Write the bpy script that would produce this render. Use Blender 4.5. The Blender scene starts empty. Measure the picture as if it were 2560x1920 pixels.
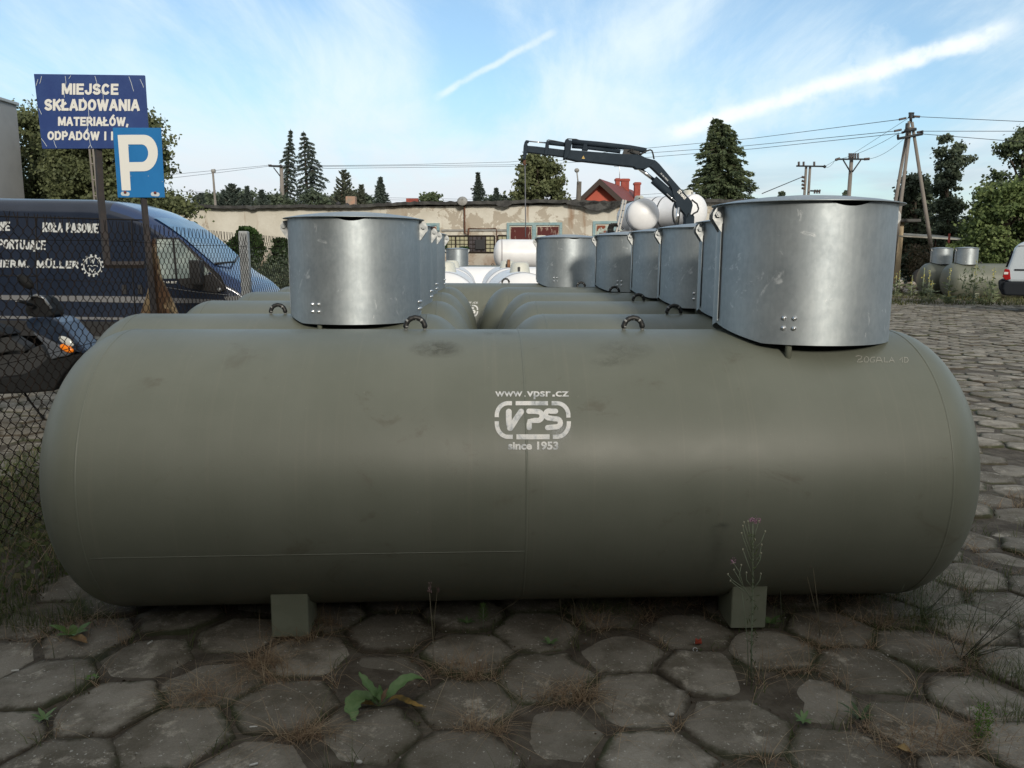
import bpy, bmesh, math, random
import numpy as np
from mathutils import Vector, Matrix
R = math.radians
random.seed(11)
rng = np.random.default_rng(11)
sc = bpy.context.scene
COL = sc.collection

# ------------------------------------------------------------------ camera
FPX = 1997.0
HC = 1.61
TH = R(9.11)
ROLL = R(0.28)
cam_d = bpy.data.cameras.new('camera')
cam = bpy.data.objects.new('camera', cam_d)
COL.objects.link(cam)
cam_d.sensor_width = 36.0
cam_d.lens = FPX / 2560.0 * 36.0
cam_d.clip_start = 0.05
cam_d.clip_end = 3000.0
CM = Matrix.Translation((0, 0, HC)) @ Matrix.Rotation(R(90) - TH, 4, 'X') @ Matrix.Rotation(ROLL, 4, 'Z')
cam.matrix_world = CM
sc.camera = cam

def ray(px, py):
    return (CM.to_3x3() @ Vector(((px - 1280) / FPX, (960 - py) / FPX, -1.0)))

def at(px, py, Y):
    d = ray(px, py)
    return Vector((0, 0, HC)) + d * (Y / d.y)

def gp(px, py, z=0.0):
    d = ray(px, py)
    return Vector((0, 0, HC)) + d * ((z - HC) / d.z)

# ------------------------------------------------------------------ sun and sky
SUN_AZ = R(14)      # behind the camera, to the right
SUN_EL = R(20)
sd = bpy.data.lights.new('sun', 'SUN')
sd.energy = 2.5
sd.angle = R(8)
sd.color = (1.0, 0.91, 0.78)
sun = bpy.data.objects.new('sun', sd)
COL.objects.link(sun)
SV = Vector((math.sin(SUN_AZ) * math.cos(SUN_EL), -math.cos(SUN_AZ) * math.cos(SUN_EL), math.sin(SUN_EL)))
sun.rotation_euler = SV.to_track_quat('Z', 'Y').to_euler()

class NT:
    """small node-tree helper"""
    def __init__(s, tree):
        s.t = tree
        s.n = tree.nodes
        s.l = tree.links
    def new(s, typ, ins=None, **kw):
        nd = s.n.new(typ)
        for k, v in kw.items():
            setattr(nd, k, v)
        if ins:
            for k, v in ins.items():
                s.put(nd.inputs[k], v)
        return nd
    def put(s, sock, v):
        if hasattr(v, 'links') or isinstance(v, bpy.types.NodeSocket):
            s.l.new(v, sock)
        else:
            sock.default_value = v
    def math(s, op, a, b=0.0, c=None, clamp=False):
        nd = s.n.new('ShaderNodeMath')
        nd.operation = op
        nd.use_clamp = clamp
        s.put(nd.inputs[0], a)
        s.put(nd.inputs[1], b)
        if c is not None:
            s.put(nd.inputs[2], c)
        return nd.outputs[0]
    def vmath(s, op, a, b=(0, 0, 0), out=0):
        nd = s.n.new('ShaderNodeVectorMath')
        nd.operation = op
        s.put(nd.inputs[0], a)
        s.put(nd.inputs[1], b)
        return nd.outputs[out]
    def map(s, v, a, b, c=0.0, d=1.0, smooth=True):
        nd = s.n.new('ShaderNodeMapRange')
        nd.interpolation_type = 'SMOOTHSTEP' if smooth else 'LINEAR'
        s.put(nd.inputs[0], v)
        for i, x in enumerate((a, b, c, d)):
            nd.inputs[i + 1].default_value = x
        return nd.outputs[0]
    def noise(s, vec, scale, detail=4.0, rough=0.55, dist=0.0):
        nd = s.n.new('ShaderNodeTexNoise')
        if vec is not None:
            s.put(nd.inputs['Vector'], vec)
        nd.inputs['Scale'].default_value = scale
        nd.inputs['Detail'].default_value = detail
        nd.inputs['Roughness'].default_value = rough
        nd.inputs['Distortion'].default_value = dist
        return nd.outputs[0]
    def mix(s, f, a, b, mode='MIX'):
        nd = s.n.new('ShaderNodeMix')
        nd.data_type = 'RGBA'
        nd.blend_type = mode
        s.put(nd.inputs[0], f)
        s.put(nd.inputs[6], a)
        s.put(nd.inputs[7], b)
        return nd.outputs[2]
    def mapping(s, vec, scale=(1, 1, 1), rot=(0, 0, 0), loc=(0, 0, 0)):
        nd = s.n.new('ShaderNodeMapping')
        s.put(nd.inputs[0], vec)
        nd.inputs['Location'].default_value = loc
        nd.inputs['Rotation'].default_value = rot
        nd.inputs['Scale'].default_value = scale
        return nd.outputs[0]

def c4(c):
    return (c[0], c[1], c[2], 1.0)

world = bpy.data.worlds.new('World')
sc.world = world
world.use_nodes = True
w = NT(world.node_tree)
for nd in list(w.n):
    w.n.remove(nd)
wout = w.new('ShaderNodeOutputWorld')
wbg = w.new('ShaderNodeBackground')
wbg.inputs['Strength'].default_value = 0.12
w.l.new(wbg.outputs[0], wout.inputs[0])
sky = w.new('ShaderNodeTexSky', sky_type='NISHITA')
sky.sun_disc = False
sky.sun_elevation = SUN_EL
sky.sun_rotation = math.atan2(SV.x, SV.y)
sky.altitude = 100
sky.air_density = 1.0
sky.dust_density = 1.2
sky.ozone_density = 1.2
SKY_GAIN = 1.0
tc = w.new('ShaderNodeTexCoord').outputs['Generated']
sep = w.new('ShaderNodeSeparateXYZ', {0: tc})
dz = w.math('MAXIMUM', sep.outputs[2], 0.0)
den = w.math('ADD', dz, 0.16)
pxy = w.new('ShaderNodeCombineXYZ', {0: w.math('DIVIDE', sep.outputs[0], den), 1: w.math('DIVIDE', sep.outputs[1], den), 2: 0.0}).outputs[0]
wisp1 = w.noise(w.mapping(pxy, scale=(1.0, 0.42, 1), rot=(0, 0, R(-48))), 1.15, 9, 0.62, 0.9)
wisp2 = w.noise(w.mapping(pxy, scale=(1.0, 0.22, 1), rot=(0, 0, R(-52)), loc=(3, 1, 0)), 3.0, 9, 0.68, 0.5)
wisp = w.math('ADD', w.math('MULTIPLY', wisp1, 0.62), w.math('MULTIPLY', wisp2, 0.38))
bias = None
for (bx, by, rad, wt) in [(500, 130, 10, .09), (1130, 290, 10, .20), (1700, 230, 9, .14), (250, 60, 8, .05), (720, 250, 9, .12),
                          (850, 60, 9, -.20), (1330, 165, 6, -.14), (2150, 60, 10, -.12), (2150, 330, 10, -.14), (1560, 60, 7, -.06),
                          (40, 130, 9, -.14), (2480, 210, 5, .16), (1000, 190, 6, -.05), (620, 60, 5, -.08), (1900, 0, 6, .10)]:
    c = ray(bx, by).normalized()
    dt = w.vmath('DOT_PRODUCT', tc, tuple(c), out='Value')
    v = w.map(dt, math.cos(R(rad * 1.5)), 1.0, 0.0, wt)
    bias = v if bias is None else w.math('ADD', bias, v)
cl = w.map(w.math('ADD', wisp, bias), 0.37, 0.71, 0.13, 0.96)

def band(pa, pb, width, soft=0.6, r0=None):
    a, b = ray(*pa).normalized(), ray(*pb).normalized()
    n = a.cross(b).normalized()
    m = (a + b).normalized()
    wob = w.math('MULTIPLY', w.math('SUBTRACT', w.noise(tc, 26, 4, 0.6), 0.5), width * 1.3)
    dist = w.math('ABSOLUTE', w.math('ADD', w.vmath('DOT_PRODUCT', tc, tuple(n), out='Value'), wob))
    prof = w.map(dist, width, width * 0.1, 0.0, 1.0)
    half = a.angle(b) / 2
    along = w.map(w.vmath('DOT_PRODUCT', tc, tuple(m), out='Value'), math.cos(half * 1.04), math.cos(half * 0.80), 0.0, 1.0)
    return w.math('MULTIPLY', prof, along)
b1 = w.math('MULTIPLY', band((1400, 70), (1080, 250), 0.0060), 0.42)
b2 = w.math('MULTIPLY', band((2560, 60), (1640, 345), 0.0135), 0.9)
b3 = w.math('MULTIPLY', band((2300, 140), (1450, 390), 0.06), 0.65)
b4 = w.math('MULTIPLY', band((1560, -20), (1330, 110), 0.004), 0.35)
streak = w.math('MAXIMUM', w.math('MAXIMUM', b1, b2), w.math('MAXIMUM', b3, b4))
brk = w.map(w.noise(tc, 34, 5, 0.6), 0.30, 0.55, 0.55, 1.0)
streak = w.math('MULTIPLY', streak, brk)
cl0 = cl
cl = w.math('MAXIMUM', cl, streak)
# low stratus near the horizon
low = w.noise(w.mapping(tc, scale=(1, 1, 5.5)), 4.5, 6, 0.55, 0.3)
lowm = w.math('MULTIPLY', w.map(low, 0.36, 0.62, 0.25, 1.0), w.map(sep.outputs[2], 0.20, 0.02, 0.0, 0.9))
cl_col = w.mix(w.map(sep.outputs[2], 0.02, 0.2), (6.4, 6.6, 7.0, 1), (6.7, 7.8, 8.3, 1))
gray = w.mix(w.map(w.noise(w.mapping(tc, scale=(1, 1, 7)), 6.0, 5, 0.5), 0.38, 0.64), (4.3, 4.75, 5.5, 1), (6.1, 6.3, 6.6, 1))
skyc = w.mix(1.0, sky.outputs[0], (1.02, 1.24, 1.34, 1), 'MULTIPLY')
c1 = w.mix(w.math('MULTIPLY', lowm, 1.0), skyc, gray)
c2 = w.mix(cl, c1, cl_col)
c2 = w.mix(w.math('MULTIPLY', w.math('MAXIMUM', b1, b2), brk), c2, (8.0, 8.5, 8.7, 1))
# warm haze on the unseen sun side and zenith, added to neutralise blue skylight
veil = w.math('MAXIMUM', w.map(sep.outputs[1], 0.15, -0.45, 0.0, 0.88), w.map(sep.outputs[2], 0.62, 0.92, 0.0, 0.75))
c2 = w.mix(veil, c2, (4.7, 4.45, 4.05, 1))
w.put(wbg.inputs['Color'], c2)
sc.view_settings.view_transform = 'Standard'
sc.view_settings.look = 'None'
sc.view_settings.gamma = 1.0
sc.view_settings.exposure = 0.08
sc.view_settings.use_curve_mapping = False
sc.render.engine = 'CYCLES'
sc.cycles.max_bounces = 6
sc.cycles.transparent_max_bounces = 12
sc.cycles.caustics_reflective = False
sc.cycles.caustics_refractive = False
sc.cycles.use_adaptive_sampling = True

# ------------------------------------------------------------------ materials
MATS = {}
def mat(name, col, rough=0.6, metal=0.0, c2=None, ns=6.0, nlo=0.4, nhi=0.62, c3=None, ns3=2.0, lo3=0.55, hi3=0.65, nmap=(1, 1, 1),
        bump=0.0, bs=60.0, spec=0.5, coat=0.0, rvar=0.0, bd=0.004, nd=6.0):
    if name in MATS:
        return MATS[name]
    m = bpy.data.materials.new(name)
    m.use_nodes = True
    t = NT(m.node_tree)
    b = t.n['Principled BSDF']
    b.inputs['Roughness'].default_value = rough
    b.inputs['Metallic'].default_value = metal
    b.inputs['Specular IOR Level'].default_value = spec
    b.inputs['Coat Weight'].default_value = coat
    b.inputs['Coat Roughness'].default_value = 0.08
    oc = t.new('ShaderNodeTexCoord').outputs['Object']
    colr = c4(col)
    if c2 is not None:
        n1 = t.noise(t.mapping(oc, scale=nmap), ns, nd, 0.6)
        colr = t.mix(t.map(n1, nlo, nhi), c4(col), c4(c2))
        if rvar:
            t.put(b.inputs['Roughness'], t.map(n1, 0.3, 0.7, rough - rvar, rough + rvar))
    if c3 is not None:
        n3 = t.noise(t.mapping(oc, loc=(5, 3, 1)), ns3, 7, 0.65)
        colr = t.mix(t.map(n3, lo3, hi3), colr, c4(c3))
    t.put(b.inputs['Base Color'], colr)
    if bump:
        bn = t.new('ShaderNodeBump')
        bn.inputs['Strength'].default_value = bump
        bn.inputs['Distance'].default_value = bd
        t.put(bn.inputs['Height'], t.noise(oc, bs, 5, 0.6))
        t.put(b.inputs['Normal'], bn.outputs[0])
    MATS[name] = m
    return m

def foliage(name, a, b_, c=None, trans=0.25, rough=0.6):
    if name in MATS:
        return MATS[name]
    m = bpy.data.materials.new(name)
    m.use_nodes = True
    t = NT(m.node_tree)
    b = t.n['Principled BSDF']
    out = t.n['Material Output']
    at_ = t.new('ShaderNodeAttribute', attribute_name='tint')
    f = at_.outputs['Fac']
    col = t.mix(t.map(f, 0.0, 0.75, smooth=False), c4(a), c4(b_))
    if c is not None:
        col = t.mix(t.map(f, 0.8, 1.0, smooth=False), col, c4(c))
    t.put(b.inputs['Base Color'], col)
    b.inputs['Roughness'].default_value = rough
    b.inputs['Specular IOR Level'].default_value = 0.3
    tr = t.new('ShaderNodeBsdfTranslucent')
    t.put(tr.inputs[0], col)
    mx = t.new('ShaderNodeMixShader')
    mx.inputs[0].default_value = trans
    t.l.new(b.outputs[0], mx.inputs[1])
    t.l.new(tr.outputs[0], mx.inputs[2])
    t.l.new(mx.outputs[0], out.inputs[0])
    MATS[name] = m
    return m

# ------------------------------------------------------------------ object helpers
def wmat(o):
    M = o.matrix_basis.copy()
    p = o.parent
    while p is not None:
        M = p.matrix_basis @ M
        p = p.parent
    return M

def tag(o, label=None, cat=None, group=None, kind=None):
    if label: o['label'] = label
    if cat: o['category'] = cat
    if group: o['group'] = group
    if kind: o['kind'] = kind
    return o

def empty(name, loc, label, cat, group=None, rz=0.0):
    o = bpy.data.objects.new(name, None)
    o.empty_display_size = 0.1
    COL.objects.link(o)
    o.location = loc
    o.rotation_euler = (0, 0, rz)
    return tag(o, label, cat, group)

def kids(o):
    return [c for c in bpy.data.objects if c.parent is o]

def copy_tree(o, parent=None):
    c = o.copy()
    COL.objects.link(c)
    c.parent = parent
    for ch in kids(o):
        copy_tree(ch, c)
    return c

def obj_np(name, V, F, m, parent=None, tint=None, smooth=False, world_space=True):
    V = np.asarray(V, dtype=np.float64)
    if parent is not None and world_space:
        Mi = np.array(wmat(parent).inverted())
        V = V @ Mi[:3, :3].T + Mi[:3, 3]
    me = bpy.data.meshes.new(name)
    F = np.asarray(F, dtype=np.int32)
    k = F.shape[1]
    me.vertices.add(len(V))
    me.vertices.foreach_set('co', V.astype(np.float32).ravel())
    me.loops.add(F.size)
    me.loops.foreach_set('vertex_index', F.ravel())
    me.polygons.add(len(F))
    me.polygons.foreach_set('loop_start', np.arange(0, F.size, k, dtype=np.int32))
    me.polygons.foreach_set('use_smooth', np.full(len(F), smooth))
    me.update(calc_edges=True)
    if tint is not None:
        a = me.attributes.new('tint', 'FLOAT', 'FACE')
        a.data.foreach_set('value', np.asarray(tint, dtype=np.float32))
    me.materials.append(m)
    o = bpy.data.objects.new(name, me)
    COL.objects.link(o)
    o.parent = parent
    return o

class MB:
    def __init__(s):
        s.V = []; s.F = []; s.S = []
    def add(s, V, F, smooth=False):
        n = len(s.V)
        s.V += [Vector(v) for v in V]
        s.F += [tuple(i + n for i in f) for f in F]
        s.S += [smooth] * len(F)
        return s
    def box(s, c, size, M=None):
        hx, hy, hz = size[0] / 2, size[1] / 2, size[2] / 2
        vs = [Vector((x * hx, y * hy, z * hz)) for x in (-1, 1) for y in (-1, 1) for z in (-1, 1)]
        if M is not None:
            vs = [M @ v for v in vs]
        vs = [v + Vector(c) for v in vs]
        return s.add(vs, [(0, 1, 3, 2), (4, 6, 7, 5), (0, 4, 5, 1), (2, 3, 7, 6), (0, 2, 6, 4), (1, 5, 7, 3)])
    def prism(s, poly, vec, smooth=False):
        n = len(poly)
        poly = [Vector(p) for p in poly]
        vec = Vector(vec)
        vs = poly + [p + vec for p in poly]
        F = [tuple(range(n))[::-1], tuple(range(n, 2 * n))]
        s.add(vs, F)
        b = len(s.V) - 2 * n
        for i in range(n):
            j = (i + 1) % n
            s.F.append((b + i, b + j, b + n + j, b + n + i)); s.S.append(smooth)
        return s
    def tube(s, path, r, n=8, cap=True, smooth=True):
        path = [Vector(p) for p in path]
        m = len(path)
        rs = [r] * m if not hasattr(r, '__len__') else list(r)
        t0 = (path[1] - path[0]).normalized()
        up = Vector((0, 0, 1)) if abs(t0.z) < 0.9 else Vector((1, 0, 0))
        a = t0.cross(up).normalized()
        vs = []
        for i in range(m):
            if i == 0: t = path[1] - path[0]
            elif i == m - 1: t = path[-1] - path[-2]
            else: t = path[i + 1] - path[i - 1]
            t.normalize()
            a = (a - t * a.dot(t))
            if a.length < 1e-6: a = t.orthogonal()
            a.normalize()
            b = t.cross(a)
            for k in range(n):
                an = 2 * math.pi * k / n
                vs.append(path[i] + (a * math.cos(an) + b * math.sin(an)) * rs[i])
        F = []
        for i in range(m - 1):
            for k in range(n):
                F.append((i * n + k, i * n + (k + 1) % n, (i + 1) * n + (k + 1) % n, (i + 1) * n + k))
        s.add(vs, F, smooth)
        if cap:
            b0 = len(s.V) - len(vs)
            s.F.append(tuple(b0 + k for k in range(n))[::-1]); s.S.append(False)
            s.F.append(tuple(b0 + (m - 1) * n + k for k in range(n))); s.S.append(False)
        return s
    def lathe(s, prof, n=32, M=None, smooth=True, close=False):
        """prof: list of (r, z) around +Z"""
        M = M or Matrix()
        vs, F = [], []
        m = len(prof)
        for (r_, z) in prof:
            for k in range(n):
                an = 2 * math.pi * k / n
                vs.append(M @ Vector((r_ * math.cos(an), r_ * math.sin(an), z)))
        for i in range(m - 1):
            for k in range(n):
                F.append((i * n + k, i * n + (k + 1) % n, (i + 1) * n + (k + 1) % n, (i + 1) * n + k))
        s.add(vs, F, smooth)
        b0 = len(s.V) - len(vs)
        if close:
            s.F.append(tuple(b0 + k for k in range(n))[::-1]); s.S.append(smooth)
            s.F.append(tuple(b0 + (m - 1) * n + k for k in range(n))); s.S.append(smooth)
        return s
    def sphere(s, c, r, n=12, sc_=(1, 1, 1)):
        prof = [(max(1e-4, math.sin(math.pi * i / n)) * r, -math.cos(math.pi * i / n) * r) for i in range(n + 1)]
        return s.lathe(prof, n + 4, Matrix.Translation(Vector(c)) @ Matrix.Diagonal((*sc_, 1)))
    def build(s, name, m, parent=None, world_space=True):
        me = bpy.data.meshes.new(name)
        V = s.V
        if parent is not None and world_space:
            Mi = wmat(parent).inverted()
            V = [Mi @ v for v in V]
        me.from_pydata([tuple(v) for v in V], [], s.F)
        me.polygons.foreach_set('use_smooth', s.S)
        me.update()
        me.materials.append(m)
        o = bpy.data.objects.new(name, me)
        COL.objects.link(o)
        o.parent = parent
        return o

def fix_normals(o):
    bm = bmesh.new(); bm.from_mesh(o.data)
    bmesh.ops.recalc_face_normals(bm, faces=bm.faces)
    bm.to_mesh(o.data); bm.free()
    return o

def bevel(o, wd=0.01, seg=2):
    bm = bmesh.new(); bm.from_mesh(o.data)
    bmesh.ops.remove_doubles(bm, verts=bm.verts, dist=1e-5)
    bmesh.ops.recalc_face_normals(bm, faces=bm.faces)
    es = [e for e in bm.edges if len(e.link_faces) == 2 and e.calc_face_angle(0) > 0.5]
    bmesh.ops.bevel(bm, geom=es, offset=wd, segments=seg, profile=0.5, affect='EDGES', clamp_overlap=True)
    for f in bm.faces: f.smooth = False
    bm.to_mesh(o.data); bm.free()
    return o

# ---- lettering: text and strokes laid out in 2D then put on a surface by mapper(px,py)
def text2d(s_, bold=0.0, font_shear=0.0):
    cu = bpy.data.curves.new('lettering', 'FONT')
    cu.body = s_
    cu.size = 1.0
    cu.offset = bold
    cu.resolution_u = 3
    cu.shear = font_shear
    ob = bpy.data.objects.new('lettering', cu)
    COL.objects.link(ob)
    bpy.context.view_layer.update()
    me = bpy.data.meshes.new_from_object(ob.evaluated_get(bpy.context.evaluated_depsgraph_get()))
    V = [(v.co.x, v.co.y) for v in me.vertices]
    F = [tuple(p.vertices) for p in me.polygons]
    bpy.data.objects.remove(ob); bpy.data.curves.remove(cu); bpy.data.meshes.remove(me)
    return V, F

def put_text(mb, s_, p0, p1, hpx, mapper, bold=0.0, shear=0.0, cap=0.72):
    """baseline from pixel p0 to p1, capital height hpx pixels"""
    V, F = text2d(s_, bold, shear)
    xs = [v[0] for v in V]
    x0, x1 = min(xs), max(xs)
    dx, dy = p1[0] - p0[0], p1[1] - p0[1]
    L = math.hypot(dx, dy)
    ux, uy = dx / L, dy / L
    nx, ny = uy, -ux
    k = L / (x1 - x0)
    q = hpx / cap
    W = []
    for (x, y) in V:
        a = (x - x0) * k; b = y * q
        W.append(mapper(p0[0] + ux * a + nx * b, p0[1] + uy * a + ny * b))
    mb.add(W, F)
    return mb

def put_stroke(mb, pts, wpx, mapper, caps=True):
    """thick polyline in pixel space"""
    pts = [Vector((p[0], p[1])) for p in pts]
    # resample
    n = len(pts)
    L, Rr = [], []
    for i in range(n):
        if i == 0: t = pts[1] - pts[0]
        elif i == n - 1: t = pts[-1] - pts[-2]
        else: t = (pts[i + 1] - pts[i]).normalized() + (pts[i] - pts[i - 1]).normalized()
        if t.length < 1e-6: t = Vector((1, 0))
        t.normalize()
        nn = Vector((-t.y, t.x))
        L.append(pts[i] + nn * wpx / 2); Rr.append(pts[i] - nn * wpx / 2)
    vs = [mapper(p.x, p.y) for p in L] + [mapper(p.x, p.y) for p in Rr]
    mb.add(vs, [(i, i + 1, n + i + 1, n + i) for i in range(n - 1)])
    if caps:
        for (c, t) in ((pts[0], pts[0] - pts[1]), (pts[-1], pts[-1] - pts[-2])):
            t = t.normalized(); a0 = math.atan2(t.y, t.x)
            fan = [mapper(c.x + wpx / 2 * math.cos(a0 + a), c.y + wpx / 2 * math.sin(a0 + a)) for a in [(-90 + 22.5 * k) * math.pi / 180 for k in range(9)]]
            mb.add(fan, [tuple(range(9))])
    return mb

def arc_pts(cx, cy, rx, ry, a0, a1, n=10):
    return [(cx + rx * math.cos(R(a0 + (a1 - a0) * i / n)), cy + ry * math.sin(R(a0 + (a1 - a0) * i / n))) for i in range(n + 1)]

# ---- block capitals built from strokes (width, strokes) on a unit-high grid, y up
def _arc(cx, cy, rx, ry, a0, a1, n=8):
    return [(cx + rx * math.cos(R(a0 + (a1 - a0) * i / n)), cy + ry * math.sin(R(a0 + (a1 - a0) * i / n))) for i in range(n + 1)]
GLY = {
 'A': (.64, [[(0, 0), (.28, .99)], [(.64, 0), (.36, .99)], [(.16, .28), (.48, .28)]]),
 'B': (.56, [[(0, 0), (0, 1)], [(0, 1), (.30, 1)] + _arc(.30, .76, .22, .24, 90, -90) + [(0, .52)], [(.28, .52)] + _arc(.30, .26, .26, .26, 90, -90) + [(0, 0)]]),
 'C': (.58, [_arc(.29, .5, .29, .5, 50, 310, 14)]),
 'D': (.60, [[(0, 0), (0, 1)], [(0, 1), (.28, 1)] + _arc(.28, .5, .32, .5, 90, -90, 12) + [(0, 0)]]),
 'E': (.50, [[(0, 0), (0, 1)], [(0, 1), (.50, 1)], [(0, .52), (.44, .52)], [(0, 0), (.50, 0)]]),
 'H': (.58, [[(0, 0), (0, 1)], [(.58, 0), (.58, 1)], [(0, .52), (.58, .52)]]),
 'I': (.0, [[(0, 0), (0, 1)]]),
 'J': (.44, [[(.44, 1), (.44, .26)] + _arc(.22, .24, .22, .24, 0, -180)]),
 'K': (.56, [[(0, 0), (0, 1)], [(.54, 1), (.02, .44)], [(.20, .60), (.56, 0)]]),
 'L': (.48, [[(0, 1), (0, 0)], [(0, 0), (.48, 0)]]),
 'M': (.76, [[(0, 0), (0, 1)], [(.05, 1), (.38, .10)], [(.38, .10), (.71, 1)], [(.76, 0), (.76, 1)]]),
 'N': (.60, [[(0, 0), (0, 1)], [(.03, 1), (.57, 0)], [(.60, 0), (.60, 1)]]),
 'O': (.62, [_arc(.31, .5, .31, .5, 90, 450, 20)]),
 'P': (.54, [[(0, 0), (0, 1)], [(0, 1), (.28, 1)] + _arc(.28, .73, .26, .27, 90, -90) + [(0, .46)]]),
 'R': (.58, [[(0, 0), (0, 1)], [(0, 1), (.28, 1)] + _arc(.28, .74, .26, .26, 90, -90) + [(0, .48)], [(.28, .48), (.58, 0)]]),
 'S': (.54, [_arc(.27, .75, .26, .25, 30, 270, 10) + _arc(.27, .25, .27, .25, 90, -150, 10)]),
 'T': (.56, [[(.28, 0), (.28, 1)], [(0, 1), (.56, 1)]]),
 'U': (.56, [[(0, 1), (0, .30)] + _arc(.28, .28, .28, .28, 180, 360) + [(.56, 1)]]),
 'V': (.62, [[(0, 1), (.31, 0), (.62, 1)]]),
 'W': (.94, [[(0, 1), (.22, 0)], [(.25, 0), (.46, .95)], [(.48, .95), (.69, 0)], [(.72, 0), (.94, 1)]]),
 'X': (.6, [[(0, 0), (.6, 1)], [(0, 1), (.6, 0)]]),
 '1': (.24, [[(0, .78), (.2, 1), (.2, 0)]]),
 '6': (.5, [_arc(.25, .28, .25, .28, 90, 450, 14), [(.01, .32), (.10, .72), (.32, 1)]]),
 '8': (.5, [_arc(.25, .75, .22, .25, -90, 270, 12), _arc(.25, .26, .26, .26, 90, 450, 12)]),
 ',': (.06, [[(.05, .04), (.0, -.16)]]),
 '.': (.06, [[(0, .0), (.06, 0)]]),
 ' ': (.22, []),
}
GLY['Ł'] = (.48, GLY['L'][1] + [[(-.14, .38), (.24, .66)]])
GLY['Ó'] = (.62, GLY['O'][1] + [[(.26, 1.13), (.42, 1.34)]])
GLY['Ü'] = (.66, [[(0, 1), (0, .34)] + _arc(.33, .32, .33, .32, 180, 360) + [(.66, 1)]] + [[(.08, 1.36), (.14, 1.36)], [(.52, 1.36), (.58, 1.36)]])
GLY['Ą'] = (.62, GLY['A'][1] + [[(.58, -.02), (.48, -.14), (.54, -.24), (.66, -.22)]])
def block_text(mb, s_, p0, p1, h, mapper, wt=0.17, gap=0.20, shear=0.0, lift=None):
    """stroke capitals; p0,p1 pixel ends of the baseline, h pixel height"""
    adv, x = [], 0.0
    for ch_ in s_:
        adv.append(x); x += GLY[ch_][0] + gap + wt * 0.9
    W = x - gap - wt * 0.9
    L = math.hypot(p1[0] - p0[0], p1[1] - p0[1])
    ux, uy = (p1[0] - p0[0]) / L, (p1[1] - p0[1]) / L
    nx, ny = uy, -ux
    wpx_ = wt * h
    kx = (L - wpx_) / W
    e = Vector((0, 0, HC))
    k = 0
    for ch_, a in zip(s_, adv):
        for st in GLY[ch_][1]:
            k += 1
            dep = 0.00025 * (k % 7)
            def mp(px, py, dep=dep):
                q = mapper(px, py); return q + (e - q).normalized() * dep
            pts = []
            for (gx, gy) in st:
                yy = wpx_ / 2 + gy * (h - wpx_)
                xx = wpx_ / 2 + (a + gx) * kx + shear * yy
                pts.append((p0[0] + ux * xx + nx * yy, p0[1] + uy * xx + ny * yy))
            sub = [pts[0]]
            put_stroke2(mb, pts, wpx_, mp)
    return mb

def put_stroke2(mb, pts, wpx_, mp):
    """butt-ended stroke, mitred, ends extended by half the width"""
    P = [Vector(p) for p in pts]
    d0 = (P[0] - P[1]).normalized(); d1 = (P[-1] - P[-2]).normalized()
    closed = (P[0] - P[-1]).length < 0.3
    if not closed:
        P[0] = P[0] + d0 * wpx_ * 0.5; P[-1] = P[-1] + d1 * wpx_ * 0.5
    n = len(P); Lf, Rt = [], []
    for i in range(n):
        a = (P[i] - P[i - 1]).normalized() if i > 0 else (P[1] - P[0]).normalized()
        b = (P[i + 1] - P[i]).normalized() if i < n - 1 else (P[-1] - P[-2]).normalized()
        if closed and i in (0, n - 1):
            a = (P[-1] - P[-2]).normalized(); b = (P[1] - P[0]).normalized()
        t = a + b
        t = t.normalized() if t.length > 1e-4 else Vector((-a.y, a.x))
        nn = Vector((-t.y, t.x)); na = Vector((-a.y, a.x))
        c = max(0.42, abs(nn.dot(na)))
        Lf.append(P[i] + nn * (wpx_ / 2 / c)); Rt.append(P[i] - nn * (wpx_ / 2 / c))
    mb.add([mp(p.x, p.y) for p in Lf] + [mp(p.x, p.y) for p in Rt], [(i, i + 1, n + i + 1, n + i) for i in range(n - 1)])
# ================================================================== LARGE STRUCTURE: ground and paving
m_soil = mat('soil', (0.070, 0.056, 0.040), 0.95, c2=(0.12, 0.102, 0.078), ns=9, c3=(0.036, 0.040, 0.016), ns3=2.3, lo3=0.55, hi3=0.68, bump=0.9, bs=45, bd=0.02)
m_far = mat('rough_ground', (0.13, 0.12, 0.09), 0.95, c2=(0.07, 0.075, 0.035), ns=0.8, c3=(0.20, 0.18, 0.14), ns3=0.35, lo3=0.5, hi3=0.65, bump=0.5, bs=8, bd=0.05)
g = MB(); g.add([(-900, -300, -0.03), (900, -300, -0.03), (900, 1500, -0.03), (-900, 1500, -0.03)], [(0, 1, 2, 3)])
tag(g.build('ground', m_far), kind='structure')

def soil_sheet():
    n = 150
    xs = np.linspace(-14, 40, n * 2); ys = np.linspace(0.3, 44, n * 2)
    X, Y = np.meshgrid(xs, ys, indexing='ij')
    Z = -0.009 + 0.004 * np.sin(X * 3.1 + Y * 1.7) + rng.normal(0, 0.0012, X.shape)
    V = np.stack([X, Y, Z], -1).reshape(-1, 3)
    a = np.arange(n * 2 * n * 2).reshape(n * 2, n * 2)
    F = np.stack([a[:-1, :-1], a[1:, :-1], a[1:, 1:], a[:-1, 1:]], -1).reshape(-1, 4)
    tag(obj_np('soil', V, F, m_soil, smooth=True), kind='structure')
soil_sheet()

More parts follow.
